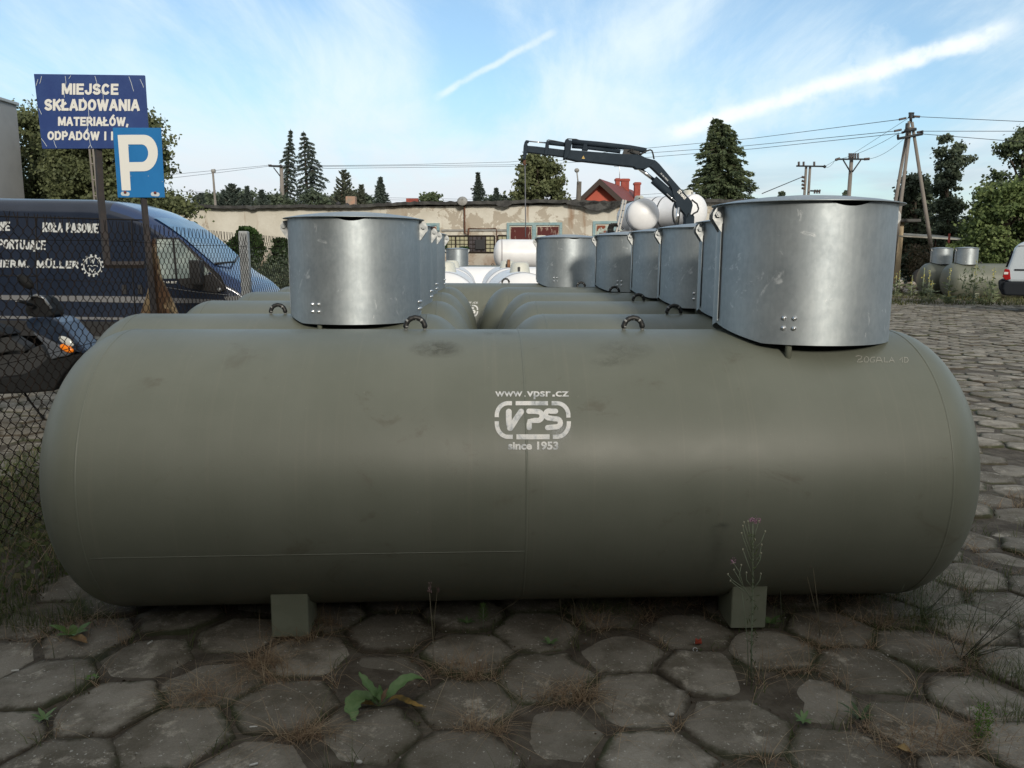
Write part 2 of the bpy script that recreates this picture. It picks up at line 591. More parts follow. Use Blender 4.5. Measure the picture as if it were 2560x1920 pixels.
# concrete hexagonal pavers, worn and rounded
def paver_material():
    m = bpy.data.materials.new('concrete_pavers'); m.use_nodes = True
    t = NT(m.node_tree); b = t.n['Principled BSDF']
    oc = t.new('ShaderNodeTexCoord').outputs['Object']
    tint = t.new('ShaderNodeAttribute', attribute_name='tint').outputs['Fac']
    edge = t.new('ShaderNodeAttribute', attribute_name='edge').outputs['Fac']
    base = t.mix(tint, (0.170, 0.154, 0.124, 1), (0.37, 0.340, 0.288, 1))
    cloud = t.noise(oc, 4.2, 7, 0.65)
    base = t.mix(t.map(cloud, 0.40, 0.66, 0.0, 0.75), base, (0.105, 0.090, 0.062, 1))
    worn = t.noise(t.mapping(oc, loc=(7, 2, 0)), 5.0, 12, 0.78)
    base = t.mix(t.map(worn, 0.535, 0.64, 0.0, 0.9), base, (0.50, 0.46, 0.385, 1))
    grit = t.noise(oc, 170, 3, 0.7)
    base = t.mix(t.map(grit, 0.35, 0.75, 0.0, 0.55), base, (0.33, 0.31, 0.28, 1), 'OVERLAY')
    spk = t.noise(oc, 75, 2, 0.5)
    base = t.mix(t.map(spk, 0.66, 0.73, 0.0, 0.9), base, (0.55, 0.53, 0.48, 1))
    em = t.math('ADD', edge, t.math('MULTIPLY', t.math('SUBTRACT', t.noise(oc, 14, 6, 0.7), 0.5), 1.1))
    moss = t.mix(t.map(t.noise(oc, 2.3, 4), 0.42, 0.6), (0.058, 0.046, 0.031, 1), (0.048, 0.056, 0.024, 1))
    base = t.mix(t.map(em, 0.50, 0.98, 0.0, 0.95), base, moss)
    t.put(b.inputs['Base Color'], base)
    b.inputs['Roughness'].default_value = 0.88
    b.inputs['Specular IOR Level'].default_value = 0.35
    bn = t.new('ShaderNodeBump'); bn.inputs['Strength'].default_value = 1.0; bn.inputs['Distance'].default_value = 0.012
    h = t.math('ADD', t.math('MULTIPLY', t.noise(oc, 120, 4, 0.7), 0.45), t.noise(oc, 18, 7, 0.65))
    t.put(bn.inputs['Height'], h); t.put(b.inputs['Normal'], bn.outputs[0])
    return m
m_pav = paver_material()

def paving():
    sp = 0.213
    ca, sa = math.cos(R(2.0)), math.sin(R(2.0))
    c0 = gp(1159, 1631)
    V, F, T, E = [], [], [], []
    base = 0
    for i in range(-60, 130):
        for j in range(-20, 110):
            lx = i * 1.5 * sp; ly = (j + 0.5 * (i % 2)) * math.sqrt(3) * sp
            x = c0.x + ca * lx - sa * ly; y = c0.y + sa * lx + ca * ly
            if y < 1.7 or y > 35.5 or abs(x) > 0.70 * y + 1.4: continue
            if x < -2.95 and y < 7.2 and x > -4.6 + 0.05 * y and not (y > 5.6): continue
            if x < -2.3 and y < 4.9: continue
            if y > 6 and -2.2 < x < 1.9 + 0.02 * y and y < 11: continue
            if y > 31 + 0.25 * rng.normal() * 3 and rng.random() < 0.4: continue
            if y > 5 and rng.random() < 0.03: continue
            near = y < 8
            n = 36 if near else 12
            a0 = rng.normal(0, 0.03)
            cx, cy, cz = x + rng.normal(0, 0.009), y + rng.normal(0, 0.009), rng.normal(0.0, 0.006)
            tx, ty = rng.normal(0, 0.024, 2)
            rr = sp * rng.uniform(0.980, 1.006)
            ang = np.arange(n) * 2 * math.pi / n
            # rounded hexagon radius
            am = (ang % (math.pi / 3)) - math.pi / 6
            hexr = rr * math.cos(math.pi / 6) / np.cos(am)
            rad = np.minimum(hexr, rr * rng.uniform(0.95, 0.995))
            if near:
                ph = rng.uniform(0, 6.28, 3)
                rad = rad * (1 + 0.014 * np.sin(ang * 3 + ph[0]) + 0.010 * np.sin(ang * 7 + ph[1]) + rng.normal(0, 0.011, n))
            bv = 1.0 if near else 0.8
            rings = [(1.0, -0.030, 1.0), (0.995, -0.012, 1.0), (0.965, -0.0065, 0.95), (0.90, -0.0025 * bv, 0.76), (0.74, 0.001, 0.42), (0.42, 0.002, 0.1)] if near else \
                    [(1.0, -0.025, 1.0), (0.985, -0.009, 1.0), (0.90, -0.001, 0.70), (0.6, 0.001, 0.15)]
            pts = []
            ed = []
            for (k, z, e) in rings:
                px_ = cx + rad * k * np.cos(ang + a0 + R(2)); py_ = cy + rad * k * np.sin(ang + a0 + R(2))
                pz = cz + z + tx * (px_ - cx) + ty * (py_ - cy)
                if near and k > 0.9: pz = pz + rng.normal(0, 0.0012, n)
                pts.append(np.stack([px_, py_, pz], -1)); ed += [e] * n
            pts.append(np.array([[cx, cy, cz + 0.0025]])); ed.append(0.0)
            V.append(np.concatenate(pts)); E += ed
            m = len(rings)
            k = np.arange(n); k2 = (k + 1) % n
            for r_ in range(m - 1):
                F.append(np.stack([base + r_ * n + k, base + r_ * n + k2, base + (r_ + 1) * n + k2, base + (r_ + 1) * n + k], -1))
            c = base + m * n
            kk = np.arange(0, n, 2)
            F.append(np.stack([base + (m - 1) * n + kk, base + (m - 1) * n + (kk + 1) % n, base + (m - 1) * n + (kk + 2) % n, np.full(len(kk), c)], -1))
            nf = (m - 1) * n + len(kk)
            T += [min(1, max(0, rng.normal(0.55, 0.3)))] * nf
            base += m * n + 1
    V = np.concatenate(V); F = np.concatenate(F)
    o = obj_np('paving', V, F, m_pav, tint=T, smooth=True)
    a = o.data.attributes.new('edge', 'FLOAT', 'POINT'); a.data.foreach_set('value', np.array(E, dtype=np.float32))
    tag(o, kind='structure')
    return o
paving()

# ================================================================== GREY-GREEN TANKS
def tank_paint():
    m = bpy.data.materials.new('tank_paint'); m.use_nodes = True
    t = NT(m.node_tree); b = t.n['Principled BSDF']
    oc = t.new('ShaderNodeTexCoord').outputs['Object']
    col = t.mix(t.map(t.noise(oc, 1.6, 5, 0.6), 0.35, 0.65), (0.132, 0.145, 0.116, 1), (0.153, 0.166, 0.136, 1))
    dust = t.noise(t.mapping(oc, loc=(2.3, 0.4, 0.9), scale=(1, 1, 1.6)), 3.4, 8, 0.7, 0.6)
    col = t.mix(t.map(dust, 0.585, 0.70, 0.0, 0.50), col, (0.088, 0.080, 0.056, 1))
    # fine runs of rain-washed dust down the flanks
    run = t.noise(t.mapping(oc, scale=(46, 1, 0.9)), 1.0, 4, 0.7)
    col = t.mix(t.map(run, 0.52, 0.74, 0.0, 0.22), col, (0.21, 0.205, 0.165, 1))
    speck = t.noise(oc, 95, 2, 0.5)
    col = t.mix(t.map(speck, 0.74, 0.79, 0.0, 0.35), col, (0.33, 0.32, 0.28, 1))
    # mud splashes and dust low on the flank
    oz = t.new('ShaderNodeSeparateXYZ', {0: oc}).outputs[2]
    sp_ = t.math('MULTIPLY', t.map(oz, 0.42, 0.03, 0.0, 1.0), t.map(t.noise(oc, 28, 6, 0.75), 0.48, 0.66, 0.0, 0.75))
    col = t.mix(sp_, col, (0.20, 0.165, 0.115, 1))
    scf = t.noise(t.mapping(oc, scale=(6, 30, 30), loc=(4, 1, 7)), 1.0, 6, 0.75)
    col = t.mix(t.map(scf, 0.70, 0.735, 0.0, 0.35), col, (0.30, 0.29, 0.24, 1))
    t.put(b.inputs['Base Color'], col)
    t.put(b.inputs['Roughness'], t.map(t.noise(oc, 5, 6, 0.65), 0.3, 0.7, 0.43, 0.47))
    b.inputs['Specular IOR Level'].default_value = 0.55
    bn = t.new('ShaderNodeBump'); bn.inputs['Strength'].default_value = 0.22; bn.inputs['Distance'].default_value = 0.0016
    t.put(bn.inputs['Height'], t.noise(oc, 210, 3, 0.6))
    t.put(b.inputs['Normal'], bn.outputs[0])
    return m
m_tank = tank_paint()
m_foot = mat('tank_paint_lit', (0.22, 0.24, 0.18), 0.5, c2=(0.25, 0.27, 0.205), ns=12)  # tank colour lightened on the feet for the light their upright faces catch
def galv():
    m = bpy.data.materials.new('galvanised_steel'); m.use_nodes = True
    t = NT(m.node_tree); b = t.n['Principled BSDF']
    oc = t.new('ShaderNodeTexCoord').outputs['Object']
    col = t.mix(t.map(t.noise(oc, 3.0, 6, 0.65, 0.5), 0.36, 0.64), (0.36, 0.405, 0.430, 1), (0.435, 0.480, 0.500, 1))
    col = t.mix(t.map(t.noise(t.mapping(oc, scale=(60, 60, 1.2)), 1.0, 3, 0.6), 0.3, 0.7, 0.0, 0.22), col, (0.30, 0.34, 0.38, 1))
    white = t.noise(t.mapping(oc, loc=(1.2, 4, 2)), 7, 9, 0.72, 1.2)
    spg = t.noise(t.mapping(oc, scale=(1, 1, 0.6)), 55, 2, 0.5)
    col = t.mix(t.map(spg, 0.40, 0.60, 0.0, 0.10), col, (0.66, 0.70, 0.72, 1))
    smd = t.noise(t.mapping(oc, loc=(9, 2, 5)), 5, 8, 0.75, 0.8)
    col = t.mix(t.map(smd, 0.60, 0.72, 0.0, 0.10), col, (0.27, 0.28, 0.28, 1))
    wm = t.map(white, 0.60, 0.66, 0.0, 0.6)
    col = t.mix(wm, col, (0.80, 0.83, 0.84, 1))
    t.put(b.inputs['Base Color'], col)
    b.inputs['Metallic'].default_value = 0.85
    t.put(b.inputs['Roughness'], t.math('ADD', t.map(t.noise(t.mapping(oc, scale=(1, 1, 1)), 9, 6, 0.7), 0.3, 0.7, 0.52, 0.62), t.math('MULTIPLY', wm, 0.2)))
    b.inputs['Anisotropic'].default_value = 0.45; b.inputs['Anisotropic Rotation'].default_value = 0.25
    tg = t.new('ShaderNodeTangent', direction_type='RADIAL', axis='Z'); t.l.new(tg.outputs[0], b.inputs['Tangent'])
    bn = t.new('ShaderNodeBump'); bn.inputs['Strength'].default_value = 0.10; bn.inputs['Distance'].default_value = 0.006
    t.put(bn.inputs['Height'], t.noise(t.mapping(oc, scale=(3.2, 3.2, 0.12)), 1.6, 2, 0.5)); t.put(b.inputs['Normal'], bn.outputs[0])
    return m
m_galv = galv()
m_dark = mat('dark_steel', (0.035, 0.037, 0.04), 0.7)  # even dark tone shared by gaps, shaft necks, decks and wheels
m_brk = mat('mottled_zinc_bracket', (0.34, 0.36, 0.37), 0.5, 0.7, c2=(0.50, 0.52, 0.52), ns=40)
m_zinc = mat('zinc_bolt', (0.72, 0.74, 0.76), 0.28, 0.95)
def tape_mat():
    m = bpy.data.materials.new('black_wrapping_tape'); m.use_nodes = True
    t = NT(m.node_tree); b = t.n['Principled BSDF']
    uv = t.new('ShaderNodeAttribute', attribute_name='tint').outputs['Fac']
    col = t.mix(uv, (0.012, 0.013, 0.014, 1), (0.26, 0.27, 0.27, 1))
    t.put(b.inputs['Base Color'], col); b.inputs['Roughness'].default_value = 0.5
    return m
m_tape = tape_mat()
m_spray = None
def spray_mat():
    m = bpy.data.materials.new('sprayed_white_stencil_paint'); m.use_nodes = True
    t = NT(m.node_tree); b = t.n['Principled BSDF']; out = t.n['Material Output']
    oc = t.new('ShaderNodeTexCoord').outputs['Object']
    n1 = t.noise(oc, 19, 4, 0.6, 0.4)
    a = t.map(n1, 0.30, 0.52, 0.52, 0.98)
    n2 = t.noise(oc, 420, 2, 0.6)
    a = t.math('MULTIPLY', a, t.map(n2, 0.30, 0.48, 0.70, 1.0))
    t.put(b.inputs['Base Color'], t.mix(t.map(n1, 0.35, 0.65), (0.56, 0.60, 0.63, 1), (0.80, 0.80, 0.78, 1)))
    b.inputs['Roughness'].default_value = 0.55
    t.put(b.inputs['Alpha'], a)
    return m
m_spray = spray_mat()
m_halo = bpy.data.materials.new('thin_overspray'); m_halo.use_nodes = True
_t = NT(m_halo.node_tree); _b = _t.n['Principled BSDF']; _oc = _t.new('ShaderNodeTexCoord').outputs['Object']
_b.inputs['Base Color'].default_value = (0.62, 0.65, 0.67, 1); _b.inputs['Roughness'].default_value = 0.6
_e = _t.new('ShaderNodeAttribute', attribute_name='fade').outputs['Fac']
_t.put(_b.inputs['Alpha'], _t.math('MULTIPLY', _e, _t.map(_t.noise(_oc, 260, 3, 0.7), 0.35, 0.65, 0.15, 1.0)))
m_chalk = mat('chalk_line', (0.38, 0.38, 0.34), 0.9)

YAW = R(3.0)
TR = 0.625          # tank radius
ZC = 0.64           # axis height above the ground
def ring(mb, x, r, tube_r, n=96):
    prof = [(r + tube_r * math.cos(a), tube_r * 1.6 * math.sin(a)) for a in [math.pi * k / 5 - math.pi / 2 for k in range(6)]]
    M = Matrix.Translation((x, 0, ZC)) @ Matrix.Rotation(R(90), 4, 'Y')
    mb.lathe(prof, n, M)

def shell_mesh(half, head=0.322, rad=TR, n=112, seams=(), zc=ZC):
    mb = MB()
    prof = []
    for k in range(0, 19):
        a = math.pi / 2 * k / 18
        prof.append((max(1e-4, rad * math.sin(a)) ** 1.0, -half - head * math.cos(a)))
    prof.append((rad, -half + 0.002))
    for k in range(1, 12):
        prof.append((rad, -half + 2 * half * k / 12))
    for k in range(18, -1, -1):
        a = math.pi / 2 * k / 18
        prof.append((max(1e-4, rad * math.sin(a)), half + head * math.cos(a)))
    M = Matrix.Translation((0, 0, zc)) @ Matrix.Rotation(R(90), 4, 'Y')
    mb.lathe(prof, n, M)
    for x in seams:
        ring(mb, x, rad - 0.0012, 0.0034)
    return mb

def lug_part(parent, x, y=0.0, zb=ZC + TR, rz=0.0, s=1.0):
    Rm, rt = 0.043 * s, 0.0125 * s
    pts = [Vector((-Rm, 0, -0.02))] + [Vector((-Rm, 0, 0.006))]
    pts += [Vector((Rm * math.cos(a), 0, 0.012 + Rm * math.sin(a))) for a in [math.pi - math.pi * k / 20 for k in range(21)]]
    pts += [Vector((Rm, 0, 0.006)), Vector((Rm, 0, -0.02))]
    M = Matrix.Translation((x, y, zb)) @ Matrix.Rotation(rz, 4, 'Z')
    mb = MB().tube([M @ p for p in pts], [rt * 0.55, rt * 0.6] + [rt * (1 + 0.06 * math.sin(k * 2.1)) for k in range(21)] + [rt * 0.6, rt * 0.55], 10)
    o = mb.build('lifting_lug', m_tape, parent, world_space=False)
    tint = []
    n = 10
    for i in range(len(pts) - 1):
        for k in range(n):
            v = 1.0 if ((i * 1.0 + k * 0.28) % 3.4) < 0.42 and i % 2 == 0 else 0.0
            if i in (0, len(pts) - 2): v = 0.9
            tint.append(v)
    tint += [0, 0]
    a = o.data.attributes.new('tint', 'FLOAT', 'FACE'); a.data.foreach_set('value', np.array(tint, dtype=np.float32))
    return o

DR = 0.388
def shaft(parent, x, small=False):
    """galvanised access shaft standing on the tank; origin at (x,0,0) of the tank"""
    mb = MB()
    n = 96
    ztop, zs, zf = 1.828, 1.300, 1.232
    def zb(a):
        off = abs((a - math.pi + math.pi) % (2 * math.pi) - math.pi)      # angle from the -X side
        return zf + (zs - zf) * max(0.0, 1 - off / math.radians(46))
    rows = 14
    vs = []
    for rr in (DR, DR - 0.004):
        for j in range(rows + 1):
            for k in range(n):
                a = 2 * math.pi * k / n
                # slightly out-of-round sheet
                r_ = rr * (1 + 0.004 * math.sin(2 * a + 0.6) + 0.0025 * math.sin(5 * a + 1.3))
                top = ztop
                d = (a - math.radians(275)) / 0.24
                if abs(d) < 1: top -= 0.020 * (1 - d * d)
                z = zb(a) + (top - zb(a)) * j / rows
                vs.append((r_ * math.cos(a), r_ * math.sin(a), z))
    F = []
    for s_ in (0, 1):
        o_ = s_ * (rows + 1) * n
        for j in range(rows):
            for k in range(n):
                q = (o_ + j * n + k, o_ + j * n + (k + 1) % n, o_ + (j + 1) * n + (k + 1) % n, o_ + (j + 1) * n + k)
                F.append(q if s_ == 0 else q[::-1])
    mb.add(vs, F, True)
    o_ = (rows + 1) * n
    for base_ in (0, rows * n):   # rims with their own vertices so the sheet edge stays crisp
        rv = [vs[base_ + k] for k in range(n)] + [vs[o_ + base_ + k] for k in range(n)]
        mb.add(rv, [(k, (k + 1) % n, n + (k + 1) % n, n + k) for k in range(n)], False)
    w_ = mb.build('access_shaft', m_galv, parent, world_space=False)
    w_.location = (x, 0, 0)
    # overlapping sheet seam on the -X side
    sb = MB()
    for (aa, wd, th) in ((math.pi + 0.03, 0.034, 0.005),):
        c, s_ = math.cos(aa), math.sin(aa)
        M = Matrix.Rotation(aa, 4, 'Z')
        sb.box(Vector((c * (DR + 0.003), s_ * (DR + 0.003), (ztop + zs) / 2 - 0.01)), (0.006, wd, ztop - zs - 0.04), M)
    sb.build('seam_strip', m_galv, w_, world_space=False)
    gb = MB(); aa = math.pi + 0.085; c, s_ = math.cos(aa), math.sin(aa)
    gb.box(Vector((c * (DR + 0.002), s_ * (DR + 0.002), (ztop + zs) / 2 - 0.03)), (0.004, 0.006, ztop - zs - 0.10), Matrix.Rotation(aa, 4, 'Z'))
    gb.build('seam_gap', m_dark, w_, world_space=False)
    # lid: shallow cone, thin rolled rim
    lb = MB()
    LR = 0.416
    lb.lathe([(0.0005, ztop + 0.046), (0.10, ztop + 0.044), (0.22, ztop + 0.034), (0.33, ztop + 0.020), (LR - 0.012, ztop + 0.006), (LR, ztop + 0.0035),
              ], 96)
    lb.lathe([(LR, ztop + 0.0035), (LR, ztop + 0.0008)], 96)
    lb.lathe([(LR, ztop + 0.0008), (DR + 0.006, ztop + 0.0014), (0.2, ztop + 0.02), (0.0005, ztop + 0.03)], 96)
    lb.build('lid', m_galv, w_, world_space=False)
    # hinge brackets left and right, two plates with a bolt
    for sgn in (-1, 1):
        kb = MB()
        prof = [(DR - 0.002, ztop - 0.004), (DR + 0.030, ztop - 0.010), (DR + 0.046, ztop - 0.034), (DR + 0.047, ztop - 0.058), (DR + 0.006, ztop - 0.118), (DR - 0.002, ztop - 0.118)]
        for yy in (-0.032, 0.020):
            kb.prism([(sgn * a_, yy, z_) for a_, z_ in prof], (0, 0.005, 0))
        kb.tube([(sgn * (DR + 0.024), -0.05, ztop - 0.040), (sgn * (DR + 0.024), 0.034, ztop - 0.040)], 0.0075, 10)
        kb.tube([(sgn * (DR + 0.024), -0.046, ztop - 0.040), (sgn * (DR + 0.024), -0.033, ztop - 0.040)], 0.0135, 6)
        fix_normals(kb.build('hinge_bracket', m_brk, w_, world_space=False))
    # bolt groups
    for az in (-28, 82, 200):
        a0 = math.radians(-90 + az)
        for da in (-0.054, 0.054):
            for zz in (1.303, 1.345):
                bb = MB()
                a = a0 + da
                M = Matrix.Translation((DR * math.cos(a), DR * math.sin(a), zz)) @ Matrix.Rotation(a, 4, 'Z') @ Matrix.Rotation(R(90), 4, 'Y')
                bb.lathe([(0.0001, 0.012), (0.0055, 0.0115), (0.0058, 0.006), (0.0095, 0.0055), (0.0100, 0.0)], 12, M)
                bb.build('bolt', m_zinc, w_, world_space=False)
        sbk = MB(); rr = DR - 0.03
        sbk.tube([(rr * math.cos(a0), rr * math.sin(a0), 1.33), (rr * math.cos(a0), rr * math.sin(a0), ZC + math.sqrt(max(0.01, TR * TR - (rr * math.sin(a0)) ** 2)) - 0.01)], 0.014, 10)
        sbk.build('support_stub', m_tank, w_, world_space=False)
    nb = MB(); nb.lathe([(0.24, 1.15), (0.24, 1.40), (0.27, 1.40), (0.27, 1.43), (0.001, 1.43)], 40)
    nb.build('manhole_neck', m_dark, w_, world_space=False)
    return w_

def tank_leg(parent, x, sy):
    """U-shaped foot: folded plate against the flank"""
    wd = 0.154
    yo = 0.455 * sy; yt = 0.425 * sy
    def zt(y): return ZC - math.sqrt(TR * TR - y * y)
    y_out, y_in = 0.436, 0.25
    prof = [(y_out, 0.0), (y_out, 0.200), (y_out - 0.022, 0.232), (y_out - 0.05, zt(0.35) + 0.02), (y_in, zt(y_in) + 0.01), (y_in, 0.0)]
    mb = MB().prism([(x - wd / 2, sy * a, b) for a, b in prof], (wd, 0, 0))
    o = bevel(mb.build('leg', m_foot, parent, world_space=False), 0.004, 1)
    return o

def make_tank(name, half, loc, dome_off, lugs, legs, label, seams, group):
    t = empty(name, loc, label, 'gas tank', group, YAW)
    sh = shell_mesh(half, seams=seams).build('shell', m_tank, t, world_space=False)
    shaft(t, dome_off)
    for l in lugs: lug_part(t, l)
    for l in legs:
        for sy in (-1, 1): tank_leg(t, l, sy)
    return t

tY = math.tan(YAW)
def row_loc(d, zc, ang=None, off=0.0, X=None):
    """tank centre on its row line, from the bearing of its shaft"""
    if X is None:
        tn = math.tan(R(ang))
        X = tn * 0.987 * d / (1 - tn * 0.987 * tY)
        Xc = X - off * math.cos(YAW)
    else:
        Xc = X
    return Vector((Xc, d + Xc * tY, zc - ZC))

G_T = 'grey-green gas tanks standing in rows'
BIG, SML = 1.73, 0.86
SO = 0.43
L1 = row_loc(3.655, 0.651, X=0.028)
front = make_tank('underground_tank', BIG, L1, 1.307, (-0.47, 0.53), (-0.985, 0.985),
                  'long grey-green tank in the foreground, nearest the camera, with the white stencil in full view', (-BIG, 0.0, BIG), G_T)

# ---- decals on the front tank
A0 = Vector((L1.x, L1.y, 0.651)); U0 = Vector((math.cos(YAW), math.sin(YAW), 0))
def cyl_map(eps):
    def f(px, py):
        d = ray(px, py).normalized(); o = Vector((0, 0, HC)) - A0
        dp = d - U0 * d.dot(U0); op = o - U0 * o.dot(U0)
        r_ = TR + eps
        a, b, c = dp.dot(dp), 2 * dp.dot(op), op.dot(op) - r_ * r_
        disc = max(0.0, b * b - 4 * a * c)
        t_ = (-b - math.sqrt(disc)) / (2 * a)
        return Vector((0, 0, HC)) + d * t_
    return f
cm = cyl_map(0.0022)
lg = MB()
put_text(lg, 'www', (1238, 992), (1306, 992), 21, cm, 0.008)
put_text(lg, '.', (1311, 991.5), (1314, 991.5), 2, cm, 0.0, cap=0.12)
put_text(lg, 'vpsr', (1317, 992), (1378, 991), 15, cm, 0.012, cap=0.53)
put_text(lg, '.', (1381, 992), (1387, 992), 5, cm, 0.0, cap=0.12)
put_text(lg, 'cz', (1389, 991), (1422, 991), 15, cm, 0.006, cap=0.53)
lg = MB()
def stxt(s_, x0, x1, yb, xh, bold):
    put_text(lg, s_, (x0, yb), (x1, yb), xh, cm, bold, cap=0.53)
stxt('www', 1238, 1306, 991, 14.5, 0.012); put_stroke(lg, [(1311, 990), (1314, 990)], 2.0, cm, False)
stxt('vpsr', 1317, 1377, 991, 14.5, 0.022); put_stroke(lg, [(1381, 989), (1387, 989)], 5, cm, False)
stxt('cz', 1389, 1422, 991, 14.5, 0.012)
WF = 10.5
def quarter(cx, cy, rx, ry, a0, a1):
    return arc_pts(cx, cy, rx, ry, a0, a1, 10)
xl, xr, yt, yb = 1242, 1421, 1008, 1092
put_stroke(lg, [(1280, yt)] + [(xl + 28 + 0 * k, yt) for k in ()] + quarter(1270, 1038, 28, 30, -90, -180) + [(xl, 1043)], WF, cm, False)
put_stroke(lg, [(1289, yt), (1310, yt), (1330, yt), (1350, yt), (1370, yt)], WF, cm, False)
put_stroke(lg, [(1379, yt), (1388, yt)] + quarter(1392, 1038, 29, 30, -90, 0) + [(xr, 1044)], WF, cm, False)
put_stroke(lg, [(xl, 1053)] + quarter(1270, 1058, 28, 34, 180, 90) + [(1282, yb)], WF, cm, False)
put_stroke(lg, [(1291, yb), (1310, yb), (1330, yb), (1350, yb), (1374, yb)], WF + 2, cm, False)
put_stroke(lg, [(xr + 1, 1053)] + quarter(1393, 1058, 29, 34, 0, 90) + [(1382, yb)], WF, cm, False)
WL = 14.5
put_stroke(lg, [(1272, 1029), (1272, 1045), (1273, 1060), (1276, 1070)], WL, cm)
put_stroke(lg, [(1275, 1070), (1280, 1064), (1291, 1046), (1303, 1029)], WL, cm)
put_stroke(lg, [(1322, 1028), (1335, 1028)] + arc_pts(1345, 1040, 10, 11, -90, 90, 10) + [(1336, 1051), (1324, 1053), (1323, 1060), (1323, 1069)], WL - 1.5, cm)
put_stroke(lg, [(1389, 1028), (1378, 1028)] + arc_pts(1373, 1036, 9, 9, -90, -250, 8) + [(1386, 1047)] + arc_pts(1391, 1057, 10, 10, -90, 90, 8) + [(1380, 1068), (1369, 1069)], WL - 1.5, cm)
put_text(lg, 'since 1953', (1270, 1123), (1396, 1123), 19, cm, 0.038)
lo = lg.build('stencil_logo', m_spray, front)
tag(lo, 'white sprayed stencil reading www.vpsr.cz, VPS in a broken rounded frame, since 1953')
# overspray halo
hb = MB(); hv = []; hf = []; fade = []
cmh = cyl_map(0.0012)
nu, nv = 26, 22
for i in range(nu + 1):
    for j in range(nv + 1):
        px_, py_ = 1235 + (1440 - 1235) * i / nu, 1000 + (1140 - 1000) * j / nv
        hv.append(cmh(px_, py_))
        f1 = math.exp(-((px_ - 1400) / 22) ** 2 - ((py_ - 1078) / 20) ** 2) * 0.50
        f2 = math.exp(-((px_ - 1290) / 34) ** 2 - ((py_ - 1062) / 22) ** 2) * 0.14
        f3 = math.exp(-((px_ - 1335) / 60) ** 2 - ((py_ - 1116) / 11) ** 2) * 0.26
        fade.append(f1 + f2 + f3 if 0 < i < nu and 0 < j < nv else 0.0)
for i in range(nu):
    for j in range(nv):
        a = i * (nv + 1) + j; hf.append((a, a + 1, a + nv + 2, a + nv + 1))
hb.add(hv, hf, True)
ho = hb.build('paint_overspray', m_halo, front)
a = ho.data.attributes.new('fade', 'FLOAT', 'POINT'); a.data.foreach_set('value', np.array(fade, dtype=np.float32))
# dried smudges on the crown of the tank
m_smudge = m_halo.copy(); m_smudge.name = 'dried_mud_smudge'
m_smudge.node_tree.nodes['Principled BSDF'].inputs['Base Color'].default_value = (0.050, 0.044, 0.030, 1)
for n_ in m_smudge.node_tree.nodes:
    if n_.type == 'TEX_NOISE': n_.inputs['Scale'].default_value = 22; n_.inputs['Detail'].default_value = 8; n_.inputs['Distortion'].default_value = 0.8
for (cx_, cy_, rx_, ry_, st_) in [(1092, 872, 74, 24, 1.0), (1562, 874, 78, 30, 0.45), (1530, 905, 60, 14, 0.5), (1240, 832, 60, 8, 0.5)]:
    V_, F_, fd_ = [], [], []
    for i in range(21):
        for j in range(11):
            u_, v_ = i / 10 - 1, j / 5 - 1
            V_.append(cyl_map(0.0009)(cx_ + u_ * rx_, cy_ + v_ * ry_)); r_ = math.hypot(u_, v_)
            fd_.append(0.5 * st_ * max(0.0, 1 - r_) ** 0.8)
    for i in range(20):
        for j in range(10):
            q_ = i * 11 + j; F_.append((q_, q_ + 1, q_ + 12, q_ + 11))
    sm_ = MB().add(V_, F_, True).build('mud_smudge', m_smudge, front)
    at_ = sm_.data.attributes.new('fade', 'FLOAT', 'POINT'); at_.data.foreach_set('value', np.array(fd_, dtype=np.float32))
# chalk handwriting
ck = MB(); cc = cyl_map(0.0018)
def ch(pts): put_stroke(ck, pts, 1.5, cc, False)
ch([(2139, 891), (2146, 889), (2155, 891), (2152, 897), (2146, 899), (2143, 905), (2152, 905), (2157, 903)])
ch([(2163, 893), (2160, 899), (2162, 905), (2169, 905), (2172, 899), (2170, 893), (2164, 891)])
ch([(2188, 893), (2180, 893), (2175, 899), (2177, 905), (2185, 905), (2187, 900), (2182, 900)])
ch([(2190, 906), (2194, 893), (2200, 893), (2206, 906)]); ch([(2191, 901), (2204, 901)])
ch([(2211, 893), (2211, 905), (2221, 905)])
ch([(2223, 906), (2229, 893), (2236, 906)]); ch([(2225, 901), (2234, 901)])
ch([(2249, 900), (2256, 893), (2256, 906)])
ch([(2262, 893), (2261, 906), (2268, 905), (2271, 900), (2268, 894), (2260, 893)])
tag(ck.build('chalk_writing', m_chalk, front), 'thin chalk handwriting ROGALA 10')
# longitudinal weld bead on the left half
bd = MB(); cb = cyl_map(0.0)
bd.tube([cb(225 + (1312 - 225) * k / 30, 1396.5 - 18.5 * (k / 30) ** 0.9) for k in range(31)], 0.0024, 6)
bd.build('weld_bead', m_tank, front)

# ---- the tank of row six (same type) and the short tanks between
def place(src, loc, label, rz=YAW):
    c = copy_tree(src); c.location = loc; c.rotation_euler.z = rz; c['label'] = label
    return c
row6 = place(front, row_loc(10.15, 0.6446, 3.92, 1.307), 'long grey-green tank crossing the gap behind the two columns of short tanks')
for ch_ in kids(row6):
    if ch_.name.startswith(('chalk', 'mud_smudge')): bpy.data.objects.remove(ch_)

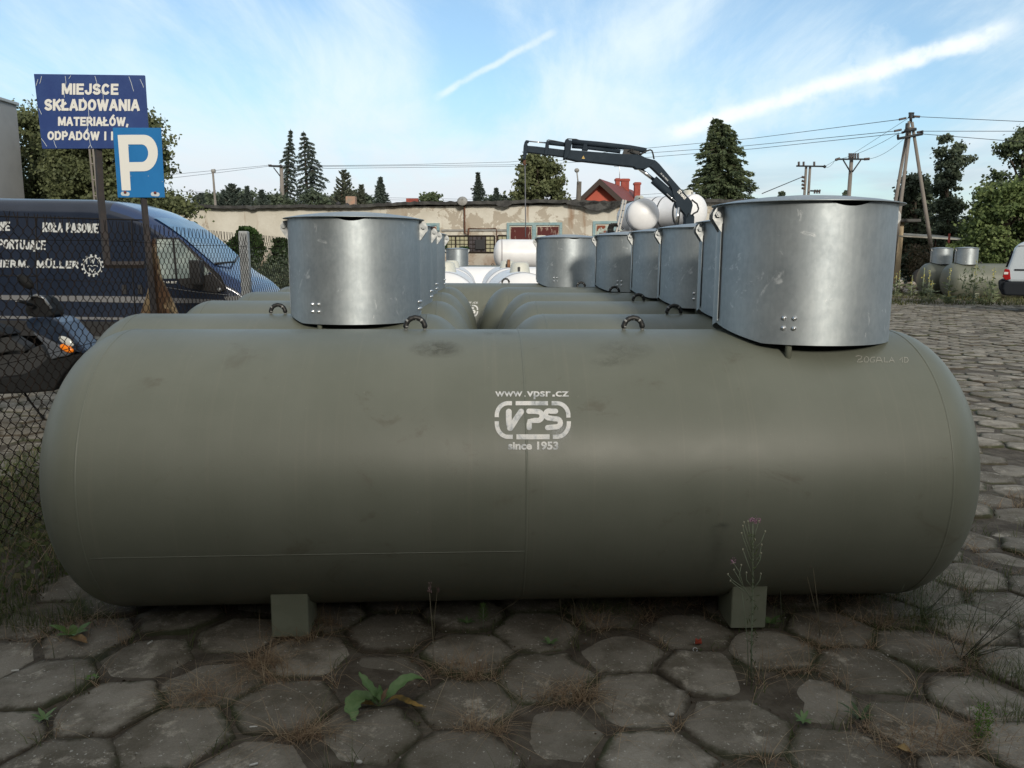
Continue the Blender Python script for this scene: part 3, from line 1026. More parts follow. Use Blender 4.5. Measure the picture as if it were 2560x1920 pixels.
short = make_tank('underground_tank', SML, row_loc(4.93, 0.630, -11.13, SO), SO, (-0.045,), (-0.5, 0.5),
                  'short grey-green tank, first of the left column, right behind the long front tank', (-SML, SML), G_T)
ords = ['second', 'third', 'fourth']
for i, (d, zc, an) in enumerate([(6.25, .636, -9.37), (7.55, .645, -8.37), (8.85, .645, -7.39)]):
    place(short, row_loc(d, zc, an, SO), 'short grey-green tank, %s from the front in the left column' % ords[i])
for i, (d, zc, an) in enumerate([(4.93, .630, 17.4), (6.25, .636, 13.8), (7.55, .645, 11.33), (8.85, .645, 8.41)]):
    c_ = place(short, row_loc(d, zc, an, 0.50), 'short grey-green tank, %s from the front in the right column' % (['first'] + ords)[i])
    for ch_ in kids(c_):
        if ch_.name.startswith('access_shaft'): ch_.location.x = 0.50
# ================================================================== BUILDINGS
# unseen block added behind the viewer to shade near pavers and first tank
m_shadeblock = mat('shade_block_dark', (0.045, 0.038, 0.034), 0.9, c2=(0.035, 0.030, 0.027), ns=3)  # dark finish shared by both added shade blocks
mb = MB()
mb.box((6.0, -9.0, 1.95), (40, 8, 3.90))
tag(mb.build('low_shade_block', m_shadeblock), 'unseen low dark block added behind the viewer to shade the near ground', 'building')

def plaster():
    m = bpy.data.materials.new('peeling_cream_plaster'); m.use_nodes = True
    t = NT(m.node_tree); b = t.n['Principled BSDF']
    oc = t.new('ShaderNodeTexCoord').outputs['Object']
    base = t.mix(t.map(t.noise(oc, 0.7, 6, 0.6), 0.35, 0.65), (0.60, 0.575, 0.50, 1), (0.70, 0.68, 0.61, 1))
    sepz = t.new('ShaderNodeSeparateXYZ', {0: oc}).outputs[2]
    # patches of lost plaster, more towards the right
    sepx = t.new('ShaderNodeSeparateXYZ', {0: oc}).outputs[0]
    pn = t.math('ADD', t.noise(t.mapping(oc, scale=(1, 1, 1.3)), 0.62, 10, 0.68, 0.5), t.map(sepx, -12, 0, -0.05, 0.035))
    base = t.mix(t.map(pn, 0.555, 0.575), base, (0.46, 0.415, 0.345, 1))
    pn2 = t.noise(t.mapping(oc, loc=(3, 9, 4)), 2.3, 9, 0.7)
    base = t.mix(t.map(pn2, 0.66, 0.69, 0, 0.8), base, (0.33, 0.28, 0.21, 1))
    # rust and damp runs hanging from the eaves
    run = t.noise(t.mapping(oc, scale=(1.5, 1, 0.16), loc=(0.4, 0, 0)), 1.1, 5, 0.6)
    f = t.math('MULTIPLY', t.map(run, 0.57, 0.70, 0, 0.85), t.map(sepz, 1.6, 4.2, 0.0, 1.0))
    base = t.mix(f, base, (0.27, 0.15, 0.075, 1))
    base = t.mix(t.math('MULTIPLY', t.map(sepz, 1.9, 1.2, 0, 1), t.map(t.noise(oc, 1.1, 7, 0.65), 0.35, 0.6, 0.2, 0.85)), base, (0.36, 0.24, 0.17, 1))
    t.put(b.inputs['Base Color'], base); b.inputs['Roughness'].default_value = 0.92
    bn = t.new('ShaderNodeBump'); bn.inputs['Strength'].default_value = 0.6; bn.inputs['Distance'].default_value = 0.03
    t.put(bn.inputs['Height'], t.noise(oc, 5, 8, 0.7)); t.put(b.inputs['Normal'], bn.outputs[0])
    return m
m_plaster = plaster()
m_roofdark = mat('weathered_roof_felt', (0.045, 0.046, 0.047), 0.9, c2=(0.09, 0.092, 0.09), ns=2.5, bump=0.6, bs=9, bd=0.04)
m_rust = mat('rusty_brown', (0.10, 0.045, 0.028), 0.85, c2=(0.16, 0.08, 0.05), ns=10)
m_bluepaint = mat('faded_blue_paint', (0.22, 0.36, 0.40), 0.7, c2=(0.30, 0.42, 0.44), ns=4, c3=(0.16, 0.11, 0.08), ns3=6, lo3=0.62, hi3=0.68)
m_peel = mat('peeling_red_panel', (0.095, 0.020, 0.018), 0.8, c2=(0.30, 0.22, 0.18), ns=7, nlo=0.57, nhi=0.63, nmap=(1, 1, 0.45))
m_peel2 = mat('peeling_pale_panel', (0.42, 0.50, 0.46), 0.8, c2=(0.22, 0.06, 0.03), ns=2.2, nlo=0.52, nhi=0.56, nmap=(1, 1, 1))
m_wframe = mat('rusty_window_bars', (0.035, 0.026, 0.02), 0.8)
m_glassy = mat('dusty_yellowed_glass', (0.50, 0.48, 0.32), 0.35, c2=(0.38, 0.38, 0.27), ns=3, nlo=0.4, nhi=0.6)
m_glassd = mat('broken_dark_pane', (0.05, 0.045, 0.05), 0.5, c2=(0.09, 0.08, 0.09), ns=5)
m_conc = mat('grey_concrete', (0.33, 0.33, 0.32), 0.9, c2=(0.25, 0.25, 0.24), ns=5, bump=0.4, bs=60, bd=0.004)

gb_ = empty('garage_building', at(1100, 660, 42.5), 'long low cream building with peeling plaster behind the tanks', 'building')
gb_.location.z = 0
PA = at(300, 535, 47.4); PB = at(1500, 515, 40.0)
wu = (PB - PA); wu.z = 0; wu.normalize(); wn = Vector((wu.y, -wu.x, 0))   # wn points to the camera
gb_.rotation_euler.z = math.atan2(wu.y, wu.x)
P0 = PA - wu * 3.0; P1 = PB + wu * 7.5
Hw = 4.13
Lw = (P1 - P0).length
def wp(s_, z, out=0.0):
    """point on the wall: metres from P0, height, metres out of the wall"""
    p = P0 + wu * s_ + wn * out; return Vector((p.x, p.y, z))
def wpx(px, py, out=0.0):
    """wall point under a pixel -> (s, z)"""
    d = ray(px, py); o = Vector((0, 0, HC))
    q = Vector((P0.x, P0.y, 0)) + wn * out
    t_ = (q - o).dot(wn) / d.dot(wn)
    p = o + d * t_
    return ((p - Vector((P0.x, P0.y, p.z))).dot(wu), p.z)
mb = MB(); mb.prism([wp(0, 0), wp(Lw, 0), wp(Lw, Hw), wp(0, Hw)], -wn * 9)
fix_normals(mb.build('wall', m_plaster, gb_))
# roof: rough edge of corrugated sheets
mb = MB(); n = 160
V = []
for i in range(n + 1):
    s_ = -0.4 + (Lw + 0.8) * i / n
    sag = 0.05 * math.sin(s_ * 0.31) + 0.03 * math.sin(s_ * 0.9 + 1) + random.uniform(-.02, .02)
    cor = 0.03 * (i % 2)
    V += [wp(s_, Hw + 0.02 + sag, 0.38), wp(s_, Hw + 0.16 + sag + cor, 0.40), wp(s_, Hw + 0.10, -4.5), wp(s_, Hw - 0.1, -9.3)]
F = []
for i in range(n):
    a = i * 4; b = a + 4
    F += [(a, b, b + 1, a + 1), (a + 1, b + 1, b + 2, a + 2), (a + 2, b + 2, b + 3, a + 3), (a, a + 3, b + 3, b)]
mb.add(V, F); mb.build('roof', m_roofdark, gb_)
# broken felt hanging over the edge
mb = MB()
for (px_, wd, dp) in [(1505, 2.3, 0.42), (1530, 1.0, 0.3), (1265, 0.8, 0.16), (640, 0.7, 0.14), (460, 1.6, 0.22), (1460, 1.6, 0.14)]:
    s0 = wpx(px_, 520)[0]
    pts = [wp(s0 + wd * (k / 8 - 0.5), Hw + 0.1, 0.405) for k in range(9)] + [wp(s0 + wd * (k / 8 - 0.5), Hw + 0.02 - dp * math.sin(math.pi * k / 8) * random.uniform(0.6, 1), 0.405) for k in range(8, -1, -1)]
    mb.prism(pts, -wn * 0.03)
o = fix_normals(mb.build('torn_roof_felt', m_roofdark, gb_))
# window strip with steel bars
def bars_window(x0, y0, x1, y1, nx, ny, dark=(), pane_m=None):
    s0, z1 = wpx(x0, y0, 0); s1, z0 = wpx(x1, y1, 0)
    fb = MB(); cs = (s0 + s1) / 2; cz = (z0 + z1) / 2
    def bar(sa, za, sb, zb_, t_=0.035, out=0.05):
        a, b = wp(sa, za, out), wp(sb, zb_, out)
        fb.tube([a, b], t_, 4, smooth=False)
    for i in range(nx + 1):
        s_ = s0 + (s1 - s0) * i / nx
        bar(s_, z0, s_, z1, 0.040 if i % 3 == 0 else 0.015)
    for j in range(ny + 1):
        z = z0 + (z1 - z0) * j / ny
        bar(s0, z, s1, z, 0.038 if j in (0, ny) else 0.015, 0.052)
    fr = fb.build('window', m_wframe, gb_)
    pb = MB(); pb.prism([wp(s0, z0, 0.02), wp(s1, z0, 0.02), wp(s1, z1, 0.02), wp(s0, z1, 0.02)], -wn * 0.01)
    fix_normals(pb.build('pane', pane_m or m_glassy, fr))
    for (fa, fb_, za, zb_) in dark:
        db = MB(); db.prism([wp(s0 + (s1 - s0) * fa, z0 + (z1 - z0) * za, 0.03), wp(s0 + (s1 - s0) * fb_, z0 + (z1 - z0) * za, 0.03), wp(s0 + (s1 - s0) * fb_, z0 + (z1 - z0) * zb_, 0.03), wp(s0 + (s1 - s0) * fa, z0 + (z1 - z0) * zb_, 0.03)], -wn * 0.006)
        fix_normals(db.build('broken_pane', m_glassd, fr))
bars_window(1108, 590, 1237, 631, 12, 4, dark=((0.48, 0.84, 0.0, 1.0),))
bars_window(1245, 589, 1267, 631, 2, 4)
# ventilator in the broken pane
s0, z1 = wpx(1190, 599); s1, z0 = wpx(1214, 624)
mb = MB(); mb.prism([wp(s0, z0, 0.16), wp(s1, z0, 0.16), wp(s1, z1, 0.16), wp(s0, z1, 0.16)], -wn * 0.12); bevel(fix_normals(mb.build('ventilator', m_dark, gb_)), 0.03, 2)
mb = MB(); mb.prism([wp(wpx(1105, 590)[0], z1 + 0.42, 0.06), wp(wpx(1268, 590)[0], z1 + 0.42, 0.06), wp(wpx(1268, 590)[0], z1 + 0.52, 0.06), wp(wpx(1105, 590)[0], z1 + 0.52, 0.06)], -wn * 0.06)
fix_normals(mb.build('lintel', m_conc, gb_))
# garage doors: blue frames with peeling panels
def garage_door(x0, x1, ytop, panels, pm):
    s0, z1 = wpx(x0, ytop); s1, _ = wpx(x1, ytop)
    fb = MB(); w_ = 0.13
    for (a, b) in ((s0, s0 + w_), (s1 - w_, s1)):
        fb.prism([wp(a, 0, 0.07), wp(b, 0, 0.07), wp(b, z1, 0.07), wp(a, z1, 0.07)], -wn * 0.09)
    fb.prism([wp(s0 + w_, z1 - w_, 0.068), wp(s1 - w_, z1 - w_, 0.068), wp(s1 - w_, z1, 0.068), wp(s0 + w_, z1, 0.068)], -wn * 0.09)
    sm = (s0 + s1) / 2
    if panels == 2:
        fb.prism([wp(sm - 0.1, 0, 0.066), wp(sm + 0.1, 0, 0.066), wp(sm + 0.1, z1 - w_, 0.066), wp(sm - 0.1, z1 - w_, 0.066)], -wn * 0.06)
    fr = fix_normals(fb.build('garage_door', m_bluepaint, gb_))
    segs = [(s0 + w_, sm - 0.1), (sm + 0.1, s1 - w_)] if panels == 2 else [(s0 + w_, s1 - w_)]
    for (a, b) in segs:
        pb = MB(); pb.prism([wp(a + 0.06, 0.2, 0.035), wp(b - 0.06, 0.2, 0.035), wp(b - 0.06, z1 - w_ - 0.08, 0.035), wp(a + 0.06, z1 - w_ - 0.08, 0.035)], -wn * 0.02)
        fix_normals(pb.build('door_panel', pm, fr))
garage_door(1268, 1406, 557, 2, m_peel)
garage_door(1483, 1590, 553, 2, m_peel2)
garage_door(1066, 1099, 558, 1, m_peel2)
# downpipe with lamp, conduit
s_, z_ = wpx(1163, 522)
mb = MB(); mb.tube([wp(s_, Hw + 0.05, 0.12), wp(s_ + 0.01, 2.75, 0.12), wp(s_ + 0.2, 2.68, 0.12), wp(s_ + 0.22, 3.0, 0.1)], 0.045, 8)
mb.build('downpipe', m_rust, gb_)
mb = MB(); mb.tube([wp(s_ + 0.22, 3.0, 0.06), wp(s_ + 1.1, 2.97, 0.06), wp(s_ + 1.65, 3.0, 0.06), wp(s_ + 1.7, 2.9, 0.06), wp(s_ + 1.72, 1.8, 0.06)], 0.022, 6)
mb.build('conduit', m_rust, gb_)
mb = MB(); c = wp(s_, Hw + 0.22, 0.45); mb.lathe([(0.02, 0.15), (0.10, 0.1), (0.26, 0.0), (0.27, -0.03), (0.2, -0.02), (0.05, 0.03)], 16, Matrix.Translation(c) @ Matrix.Rotation(R(60), 4, 'X'))
mb.tube([c, wp(s_, Hw + 0.1, 0.1)], 0.03, 6)
mb.build('floodlight', m_conc, gb_)
# chimney vent and roof lights
mb = MB(); p = at(878, 506, 47.0); mb.box(p - Vector((0, 0, .1)), (0.55, 0.5, 0.85)); bevel(mb.build('chimney', mat('rendered_brick', (0.42, 0.26, 0.19), 0.9, c2=(0.30, 0.25, 0.2), ns=3), gb_), 0.03, 1)
for (px_, py_) in [(846, 517), (868, 520)]:
    mb = MB(); p = at(px_, py_, 46.0); mb.tube([p - Vector((0, 0, .3)), p + Vector((0, 0, .15))], 0.07, 6); mb.lathe([(0.001, 0.3), (0.14, 0.2), (0.14, 0.12), (0.001, 0.1)], 10, Matrix.Translation(p))
    mb.build('vent_pipe', m_dark, gb_)

mb = MB(); mb.box((-21.0, -12.0, 5.0), (28, 9, 10.0))  # unseen tall block added to cut sky light and shade the left side
tag(mb.build('tall_shade_block', m_shadeblock), 'unseen tall dark block added behind the viewer on the left to cast shade', 'building')
# grey building at the far left
lb = empty('grey_building', Vector((at(20, 500, 24).x - 4, 27, 0)), 'plain grey building wall cut off by the left edge of the photo', 'building')
xr_ = at(53, 400, 32).x
ztop = at(38, 264, 32).z
m_greyw = mat('grey_render', (0.36, 0.38, 0.40), 0.85, c2=(0.32, 0.34, 0.36), ns=0.8, bump=0.2, bs=30)
mb = MB(); mb.box((xr_ - 7, 28, ztop / 2), (14, 8, ztop)); mb.build('wall', m_greyw, lb)
mb = MB(); mb.box((xr_ - 7, 28, ztop + 0.06), (14.16, 8.16, 0.12)); bevel(mb.build('roof_edge', mat('zinc_flashing', (0.45, 0.47, 0.48), 0.5, 0.3), lb), 0.02, 1)
mb = MB(); mb.tube([(xr_ + 0.08, 23.92, 0), (xr_ + 0.08, 23.92, ztop)], 0.05, 8); mb.build('downpipe', m_greyw, lb)

# red house
m_redwall = mat('salmon_red_render', (0.52, 0.125, 0.085), 0.9, c2=(0.47, 0.11, 0.075), ns=0.6)
m_tile = mat('dark_red_roof_tiles', (0.19, 0.048, 0.042), 0.7, c2=(0.23, 0.065, 0.055), ns=3)
m_soffit = mat('dark_brown_timber', (0.05, 0.036, 0.032), 0.8)
m_brickred = mat('red_brick', (0.36, 0.085, 0.065), 0.9, c2=(0.28, 0.07, 0.055), ns=3)
YH = 62.0
A = at(1506, 449, YH); Lf = at(1438, 514, YH); Rt = at(1582, 518, YH)
back = at(1578, 457, YH + 9) - A; back.z = 0
hs = empty('red_house', (A.x, YH + 4, 0), 'salmon red house with dark tiled gable roof and brick chimneys above the garage', 'house')
mb = MB()
gl, gr = at(1450, 507, YH), at(1566, 507, YH)
ap = A - Vector((0, 0, 0.45))
mb.prism([Vector((gl.x, YH, 0)), Vector((gr.x, YH, 0)), gr, ap, gl], back)
fix_normals(mb.build('wall', m_redwall, hs))
ov = -back.normalized() * 0.8
mb = MB(); th = Vector((0, 0, -0.32))
for e in (Lf, Rt):
    mb.prism([A + ov, e + ov, e + ov + th, A + ov + th * 1.3], back * 1.0 + back.normalized() * 1.4)
fix_normals(mb.build('roof', m_tile, hs))
mb = MB(); th = Vector((0, 0, -0.45))
for e in (Lf, Rt):
    k = (e - A) * 0.02
    mb.prism([A + ov * 1.04, e + ov * 1.04, e + ov * 1.04 + th, A + ov * 1.04 + th], -ov * 0.25)
fix_normals(mb.build('barge_board', m_soffit, hs))
for (x0, x1, y0, dy, dY) in [(1538, 1550, 446, 30, 5.0), (1552, 1573, 447, 36, 6.5), (1585, 1601, 456, 48, 5.5)]:
    a, b = at(x0, y0, YH + dY), at(x1, y0, YH + dY); zb_ = at(x0, y0 + dy, YH + dY).z
    mb = MB(); mb.box(((a.x + b.x) / 2, YH + dY, (a.z + zb_) / 2), (b.x - a.x - 0.06, 0.6, a.z - zb_)); mb.box(((a.x + b.x) / 2, YH + dY, a.z - 0.12), (b.x - a.x + 0.06, 0.7, 0.16))
    mb.build('chimney', m_brickred, hs)
mb = MB(); a = at(1549, 452, YH + 5.2); b = at(1549, 417, YH + 5.2); mb.tube([a, b, at(1535, 416, YH + 5.2)], 0.025, 5); mb.build('antenna', m_zinc, hs)

def small_house(name, x0, x1, ytop, yeave, Y, wallm, roofm, label, hip=False):
    a, b = at(x0, yeave, Y), at(x1, yeave, Y); zt = at(x0, ytop, Y).z
    h_ = empty(name, ((a.x + b.x) / 2, Y + 4, 0), label, 'house')
    w_ = MB(); w_.box(((a.x + b.x) / 2, Y + 4, a.z / 2), (b.x - a.x, 8, a.z)); w_.build('wall', wallm, h_)
    r_ = MB(); o_ = 0.5
    if hip:
        r_.prism([Vector((a.x - o_, Y - o_, a.z)), Vector((b.x + o_, Y - o_, a.z)), Vector(((a.x + b.x) / 2, Y - o_, zt))], (0, 9, 0))
    else:
        r_.add([(a.x - o_, Y - o_, a.z), (b.x + o_, Y - o_, a.z), (b.x + o_, Y + 8 + o_, a.z), (a.x - o_, Y + 8 + o_, a.z), (a.x - o_, Y + 4, zt), (b.x + o_, Y + 4, zt)],
               [(0, 1, 5, 4), (2, 3, 4, 5), (1, 2, 5), (3, 0, 4), (0, 3, 2, 1)])
    fix_normals(r_.build('roof', roofm, h_))
    return h_
m_cream = mat('cream_render', (0.45, 0.40, 0.30), 0.9)
m_roofred = mat('bright_red_tiles', (0.30, 0.05, 0.045), 0.8, c2=(0.22, 0.05, 0.045), ns=1)
m_roofgrey = mat('grey_slate', (0.10, 0.11, 0.12), 0.8)
small_house('distant_house', 1128, 1178, 512, 519, 84, m_cream, m_roofred, 'distant house with a bright red roof showing above the garage edge left of the fir')
h2 = small_house('distant_house', 1026, 1044, 512, 518, 80, m_cream, m_roofred, 'small distant house with dark red roof and short chimney near the round green tree')
mb = MB(); a = at(1032, 511, 83); mb.box(a, (1.2, 1.2, 1.1)); mb.build('chimney', m_brickred, h2)
small_house('distant_house', 668, 712, 487, 500, 78, m_greyw, m_roofgrey, 'distant grey house with grey roof half hidden beside the tall twin spruces', True)
small_house('distant_house', 1431, 1452, 497, 506, 66, m_cream, m_soffit, 'small cream gable of a house just left of the red house', True)

# shed whose right end shows beside the nearest shaft
sh_ = empty('cream_shed', (22, 50, 0), 'cream shed end with a flat dark roof edge beside the nearest shaft', 'shed')
xa = at(2257, 600, 46).x; zt = at(2257, 556, 46).z
mb = MB(); mb.box((xa - 4, 49, zt / 2), (8, 6, zt)); mb.build('wall', mat('tan_render', (0.50, 0.41, 0.28), 0.9, c2=(0.42, 0.34, 0.23), ns=1), sh_)
mb = MB(); mb.box((xa - 3.8, 48.9, zt + 0.09), (8.9, 7, 0.16)); bevel(mb.build('roof', m_roofdark, sh_), 0.02, 1)
# tin canopy
ca_ = empty('tin_canopy', at(2330, 600, 47) * 1, 'thin tin canopy sheet spanning between the shed and the leaning pole', 'canopy')
ca_.location.z = 0
a, b = at(2245, 588, 46), at(2418, 598, 45)
mb = MB(); mb.prism([a, b, b + Vector((0, 3, .3)), a + Vector((0, 3, .3))], (0, 0, -0.07)); fix_normals(mb.build('roof_sheet', mat('light_tin', (0.36, 0.37, 0.34), 0.6, 0.2, c2=(0.2, 0.19, 0.16), ns=1), ca_))
for p in (a + Vector((.3, .3, 0)), b + Vector((-.3, .3, 0)), a + Vector((.3, 2.8, .2)), b + Vector((-.3, 2.8, .2))):
    mb = MB(); mb.tube([(p.x, p.y, 0), (p.x, p.y, p.z - 0.05)], 0.05, 6); mb.build('post', m_rust, ca_)

# ================================================================== POLES AND WIRES
m_wood = mat('weathered_pole_wood', (0.16, 0.145, 0.125), 0.9, c2=(0.11, 0.10, 0.09), ns=5, nmap=(1, 1, 0.2))
m_polec = mat('concrete_pole', (0.24, 0.22, 0.20), 0.9, c2=(0.19, 0.175, 0.16), ns=3, nmap=(1, 1, 0.3))
m_iron = mat('dark_iron', (0.035, 0.04, 0.045), 0.6, 0.3)
m_ins = mat('insulator_brown', (0.06, 0.04, 0.035), 0.35)
YP = 44.0
ap_ = empty('power_pole', at(2285, 690, YP), 'tall A-frame power pole with three converging legs behind the far tanks', 'power pole', 'power poles')
ap_.location.z = 0
for (p0, p1, dY) in [((2273, 303), (2229, 560), 2.2), ((2276, 318), (2240, 600), 0.0), ((2280, 305), (2333, 650), 0.0)]:
    a, b = at(*p0, YP), at(*p1, YP + dY * 0.6)
    e = a + (b - a) * (a.z / (a.z - b.z))
    mb = MB(); mb.tube([a, e], [0.075, 0.12], 10); mb.build('leg', m_polec, ap_)
def bar_px(mb, p0, p1, Y, r, n=6, dY=0):
    mb.tube([at(*p0, Y), at(*p1, Y + dY)], r, n)
mb = MB()
bar_px(mb, (2277, 283), (2277, 306), YP, 0.07); bar_px(mb, (2272, 283), (2285, 283), YP, 0.05); bar_px(mb, (2273.5, 283), (2273.5, 294), YP, 0.04); bar_px(mb, (2283, 283), (2283, 294), YP, 0.04); bar_px(mb, (2270, 294), (2286, 294), YP, 0.04)
mb.build('top_bracket', m_iron, ap_)
mb = MB(); bar_px(mb, (2244, 347), (2306, 335), YP - 0.15, 0.075); bar_px(mb, (2245, 346), (2245, 336), YP - .15, 0.06); bar_px(mb, (2306, 335), (2306, 326), YP - .15, 0.05); mb.build('cross_arm', m_iron, ap_)
mb = MB(); bar_px(mb, (2262, 327), (2290, 323), YP - 0.2, 0.09); bar_px(mb, (2268, 308), (2266, 330), YP - .2, 0.08); mb.build('cross_arm', m_iron, ap_)
def insul(parent, p0, p1, Y, r=0.07):
    a, b = at(*p0, Y), at(*p1, Y)
    mb = MB(); n = 13
    mb.tube([a + (b - a) * k / (n - 1) for k in range(n)], [r * (1.0 if k % 2 else 0.45) for k in range(n)], 8)
    mb.build('insulator', m_ins, parent)
for p in [((2247, 299), (2266, 295)), ((2284, 291), (2300, 292)), ((2235, 328), (2254, 324)), ((2254, 332), (2264, 329)), ((2292, 331), (2306, 329))]:
    insul(ap_, *p, YP)

sp_ = empty('power_pole', at(2126, 680, 56), 'single power pole with a V-braced cross arm and five upright insulators', 'power pole', 'power poles'); sp_.location.z = 0
a = at(2129, 394, 56); mb = MB(); mb.tube([a, Vector((a.x - 0.02, 56, 0))], [0.12, 0.17], 12); mb.build('pole', m_polec, sp_)
mb = MB(); bar_px(mb, (2090, 398), (2170, 398), 55.6, 0.06); bar_px(mb, (2108, 400), (2126, 430), 55.6, 0.045); bar_px(mb, (2152, 400), (2131, 430), 55.6, 0.045); mb.build('cross_arm', m_iron, sp_)
for x in (2123.5, 2128, 2133, 2138.5, 2145):
    insul(sp_, (x, 396), (x, 383), 55.6, 0.09)
insul(sp_, (2088, 400), (2100, 396), 55.6, 0.1); insul(sp_, (2160, 398), (2174, 397), 55.6, 0.1)

tp_ = empty('power_pole', at(2020, 680, 58), 'twin-shaft power pole with pins on its cross arm and a side rack of insulators', 'power pole', 'power poles'); tp_.location.z = 0
for x in (2015.5, 2025.5):
    a = at(x, 414, 58); mb = MB(); mb.tube([a, Vector((a.x, 58, 0))], [0.085, 0.11], 10); mb.build('pole', m_polec, tp_)
mb = MB(); bar_px(mb, (1991, 415), (2061, 416), 57.7, 0.06); bar_px(mb, (2059, 415), (2064, 418), 57.7, 0.1); mb.build('cross_arm', m_iron, tp_)
for x in (1997, 2009, 2035.5):
    insul(tp_, (x, 415), (x, 404), 57.7, 0.10)
mb = MB(); bar_px(mb, (2026, 477), (2050, 478), 57.7, 0.06); mb.build('side_rack', m_iron, tp_)
for x in (2036, 2042, 2048): insul(tp_, (x, 484), (x + 2, 474), 57.6, 0.08)
for y in (442, 452, 461, 470): insul(tp_, (2004, y), (2012, y + 2), 57.6, 0.09)

lp_ = empty('power_pole', at(702, 660, 66), 'power pole with a one-sided braced arm against the twin spruces', 'power pole', 'power poles'); lp_.location.z = 0
a = at(703, 414, 66); mb = MB(); mb.tube([a, Vector((a.x, 66, 0))], [0.14, 0.24], 10); mb.build('pole', m_polec, lp_)
mb = MB(); bar_px(mb, (672, 415), (706, 417), 65.8, 0.07); bar_px(mb, (684, 419), (700, 440), 65.8, 0.045); mb.build('cross_arm', m_iron, lp_)
for x in (672.5, 677, 702): insul(lp_, (x, 416), (x, 411), 65.8, 0.08)

sl = empty('street_lamp', at(532, 660, 58), 'thin street lamp post above the small pines left of the twin spruces', 'street lamp'); sl.location.z = 0
a = at(532, 428, 58); mb = MB(); mb.tube([a, Vector((a.x + .2, 58, 0))], [0.07, 0.13], 8); mb.build('post', m_polec, sl)
mb = MB(); mb.tube([at(529, 428, 58), at(538, 427, 58)], 0.13, 8); mb.build('lamp_head', m_conc, sl)
wl = empty('street_lamp', at(1445, 660, 57), 'wooden pole with a leaning ball-shaped lamp left of the red house', 'street lamp'); wl.location.z = 0
a = at(1448, 454, 57); mb = MB(); mb.tube([a, Vector((a.x - .15, 57, 0))], [0.17, 0.22], 10); mb.build('post', m_wood, wl)
mb = MB(); mb.tube([at(1445.5, 459, 56.8), at(1442, 428, 56.8)], 0.05, 6); mb.build('lamp_arm', m_conc, wl)
mb = MB(); mb.sphere(at(1442, 426, 56.8), 0.17, 10, (1, 1, 0.9)); mb.build('lamp_head', m_conc, wl)
# lattice concrete pole behind the sign
cp = empty('lattice_pole', at(238, 660, 22), 'ladder-like concrete pole rising behind the blue text sign', 'pole'); cp.location.z = 0
mb = MB(); a0, a1 = at(227, 365, 22), at(244, 540, 22)
dx = (a1.x - a0.x) / (a1.z - a0.z)
def cpx(z, o_): return Vector((a0.x + dx * (z - a0.z) + o_, 22, z))
for o_ in (-0.045, 0.045): mb.tube([cpx(a0.z, o_), cpx(0, o_)], 0.028, 4, smooth=False)
z = 0.2
while z < a0.z:
    mb.tube([cpx(z, -0.05), cpx(z, 0.05)], 0.03, 4, smooth=False); z += 0.42
mb.build('pole', m_polec, cp)

m_wire = mat('power_cable', (0.03, 0.035, 0.04), 0.6)
def wire(pts, label, r=0.014, sag=0.0):
    P = [at(*p) for p in pts]
    out = []
    for i in range(len(P) - 1):
        n = 10
        for k in range(n):
            t_ = k / n; q = P[i] + (P[i + 1] - P[i]) * t_; q.z -= sag * 4 * t_ * (1 - t_); out.append(q)
    out.append(P[-1])
    mb = MB().tube(out, r, 4)
    tag(mb.build('power_cable', m_wire), label, 'cable', 'power cables')
wire([(2246, 299, 44), (1880, 346, 60), (1600, 372, 70), (1275, 405, 80), (1000, 412, 78), (820, 414, 70), (703, 414, 66)], 'top long power cable running left from the A-frame pole', 0.016)
wire([(2235, 328, 44), (1860, 365, 60), (1600, 384, 70), (1275, 412, 80), (820, 416, 70), (677, 413, 66)], 'second power cable running left from the A-frame pole', 0.016)
wire([(2254, 333, 44), (1885, 372, 60), (1600, 395, 70), (1275, 416, 80), (820, 421, 70), (672, 413, 66)], 'lowest long power cable running left from the A-frame pole', 0.016)
wire([(2300, 292, 44), (2560, 304, 40), (2900, 320, 38)], 'power cable leaving right from the top of the A-frame pole')
wire([(2306, 328, 44), (2560, 328, 40), (2900, 330, 38)], 'level power cable leaving right from the A-frame pole arm')
wire([(2306, 335, 44), (2520, 352, 40), (2900, 372, 38)], 'lowest power cable sloping right from the A-frame pole')
wire([(2276, 292, 44), (2135, 383, 56)], 'steep power cable from the A-frame top down to the single pole', 0.012)
wire([(2247, 332, 44), (2088, 400, 56), (2062, 417, 58)], 'power cable from the A-frame arm to the two smaller poles', 0.012, 0.2)
wire([(2262, 345, 44), (2174, 397, 56)], 'short slanting power cable from the A-frame arm to the single pole', 0.012, 0.2)
wire([(2090, 400, 56), (2061, 417, 58)], 'short power cable between the single pole and the twin pole', 0.012)
wire([(2009, 441, 58), (1905, 484, 50)], 'thick service cable running down left from the twin pole to the spruce', 0.028)
wire([(672, 413, 66), (560, 424, 62), (420, 437, 58), (250, 455, 56)], 'upper power cable running left from the braced-arm pole', 0.012)
wire([(676, 415, 66), (560, 430, 62), (420, 446, 58), (250, 462, 56)], 'lower power cable running left from the braced-arm pole', 0.012)
wire([(430, 478, 70), (700, 484, 72), (950, 494, 74), (1270, 500, 74), (1560, 490, 70), (1850, 470, 66)], 'faint lower power cable crossing behind the treetops', 0.012)
wire([(430, 486, 70), (700, 492, 72), (950, 499, 74), (1270, 505, 74), (1560, 497, 70), (1850, 480, 66)], 'faintest and lowest power cable just above the garage roof', 0.012)
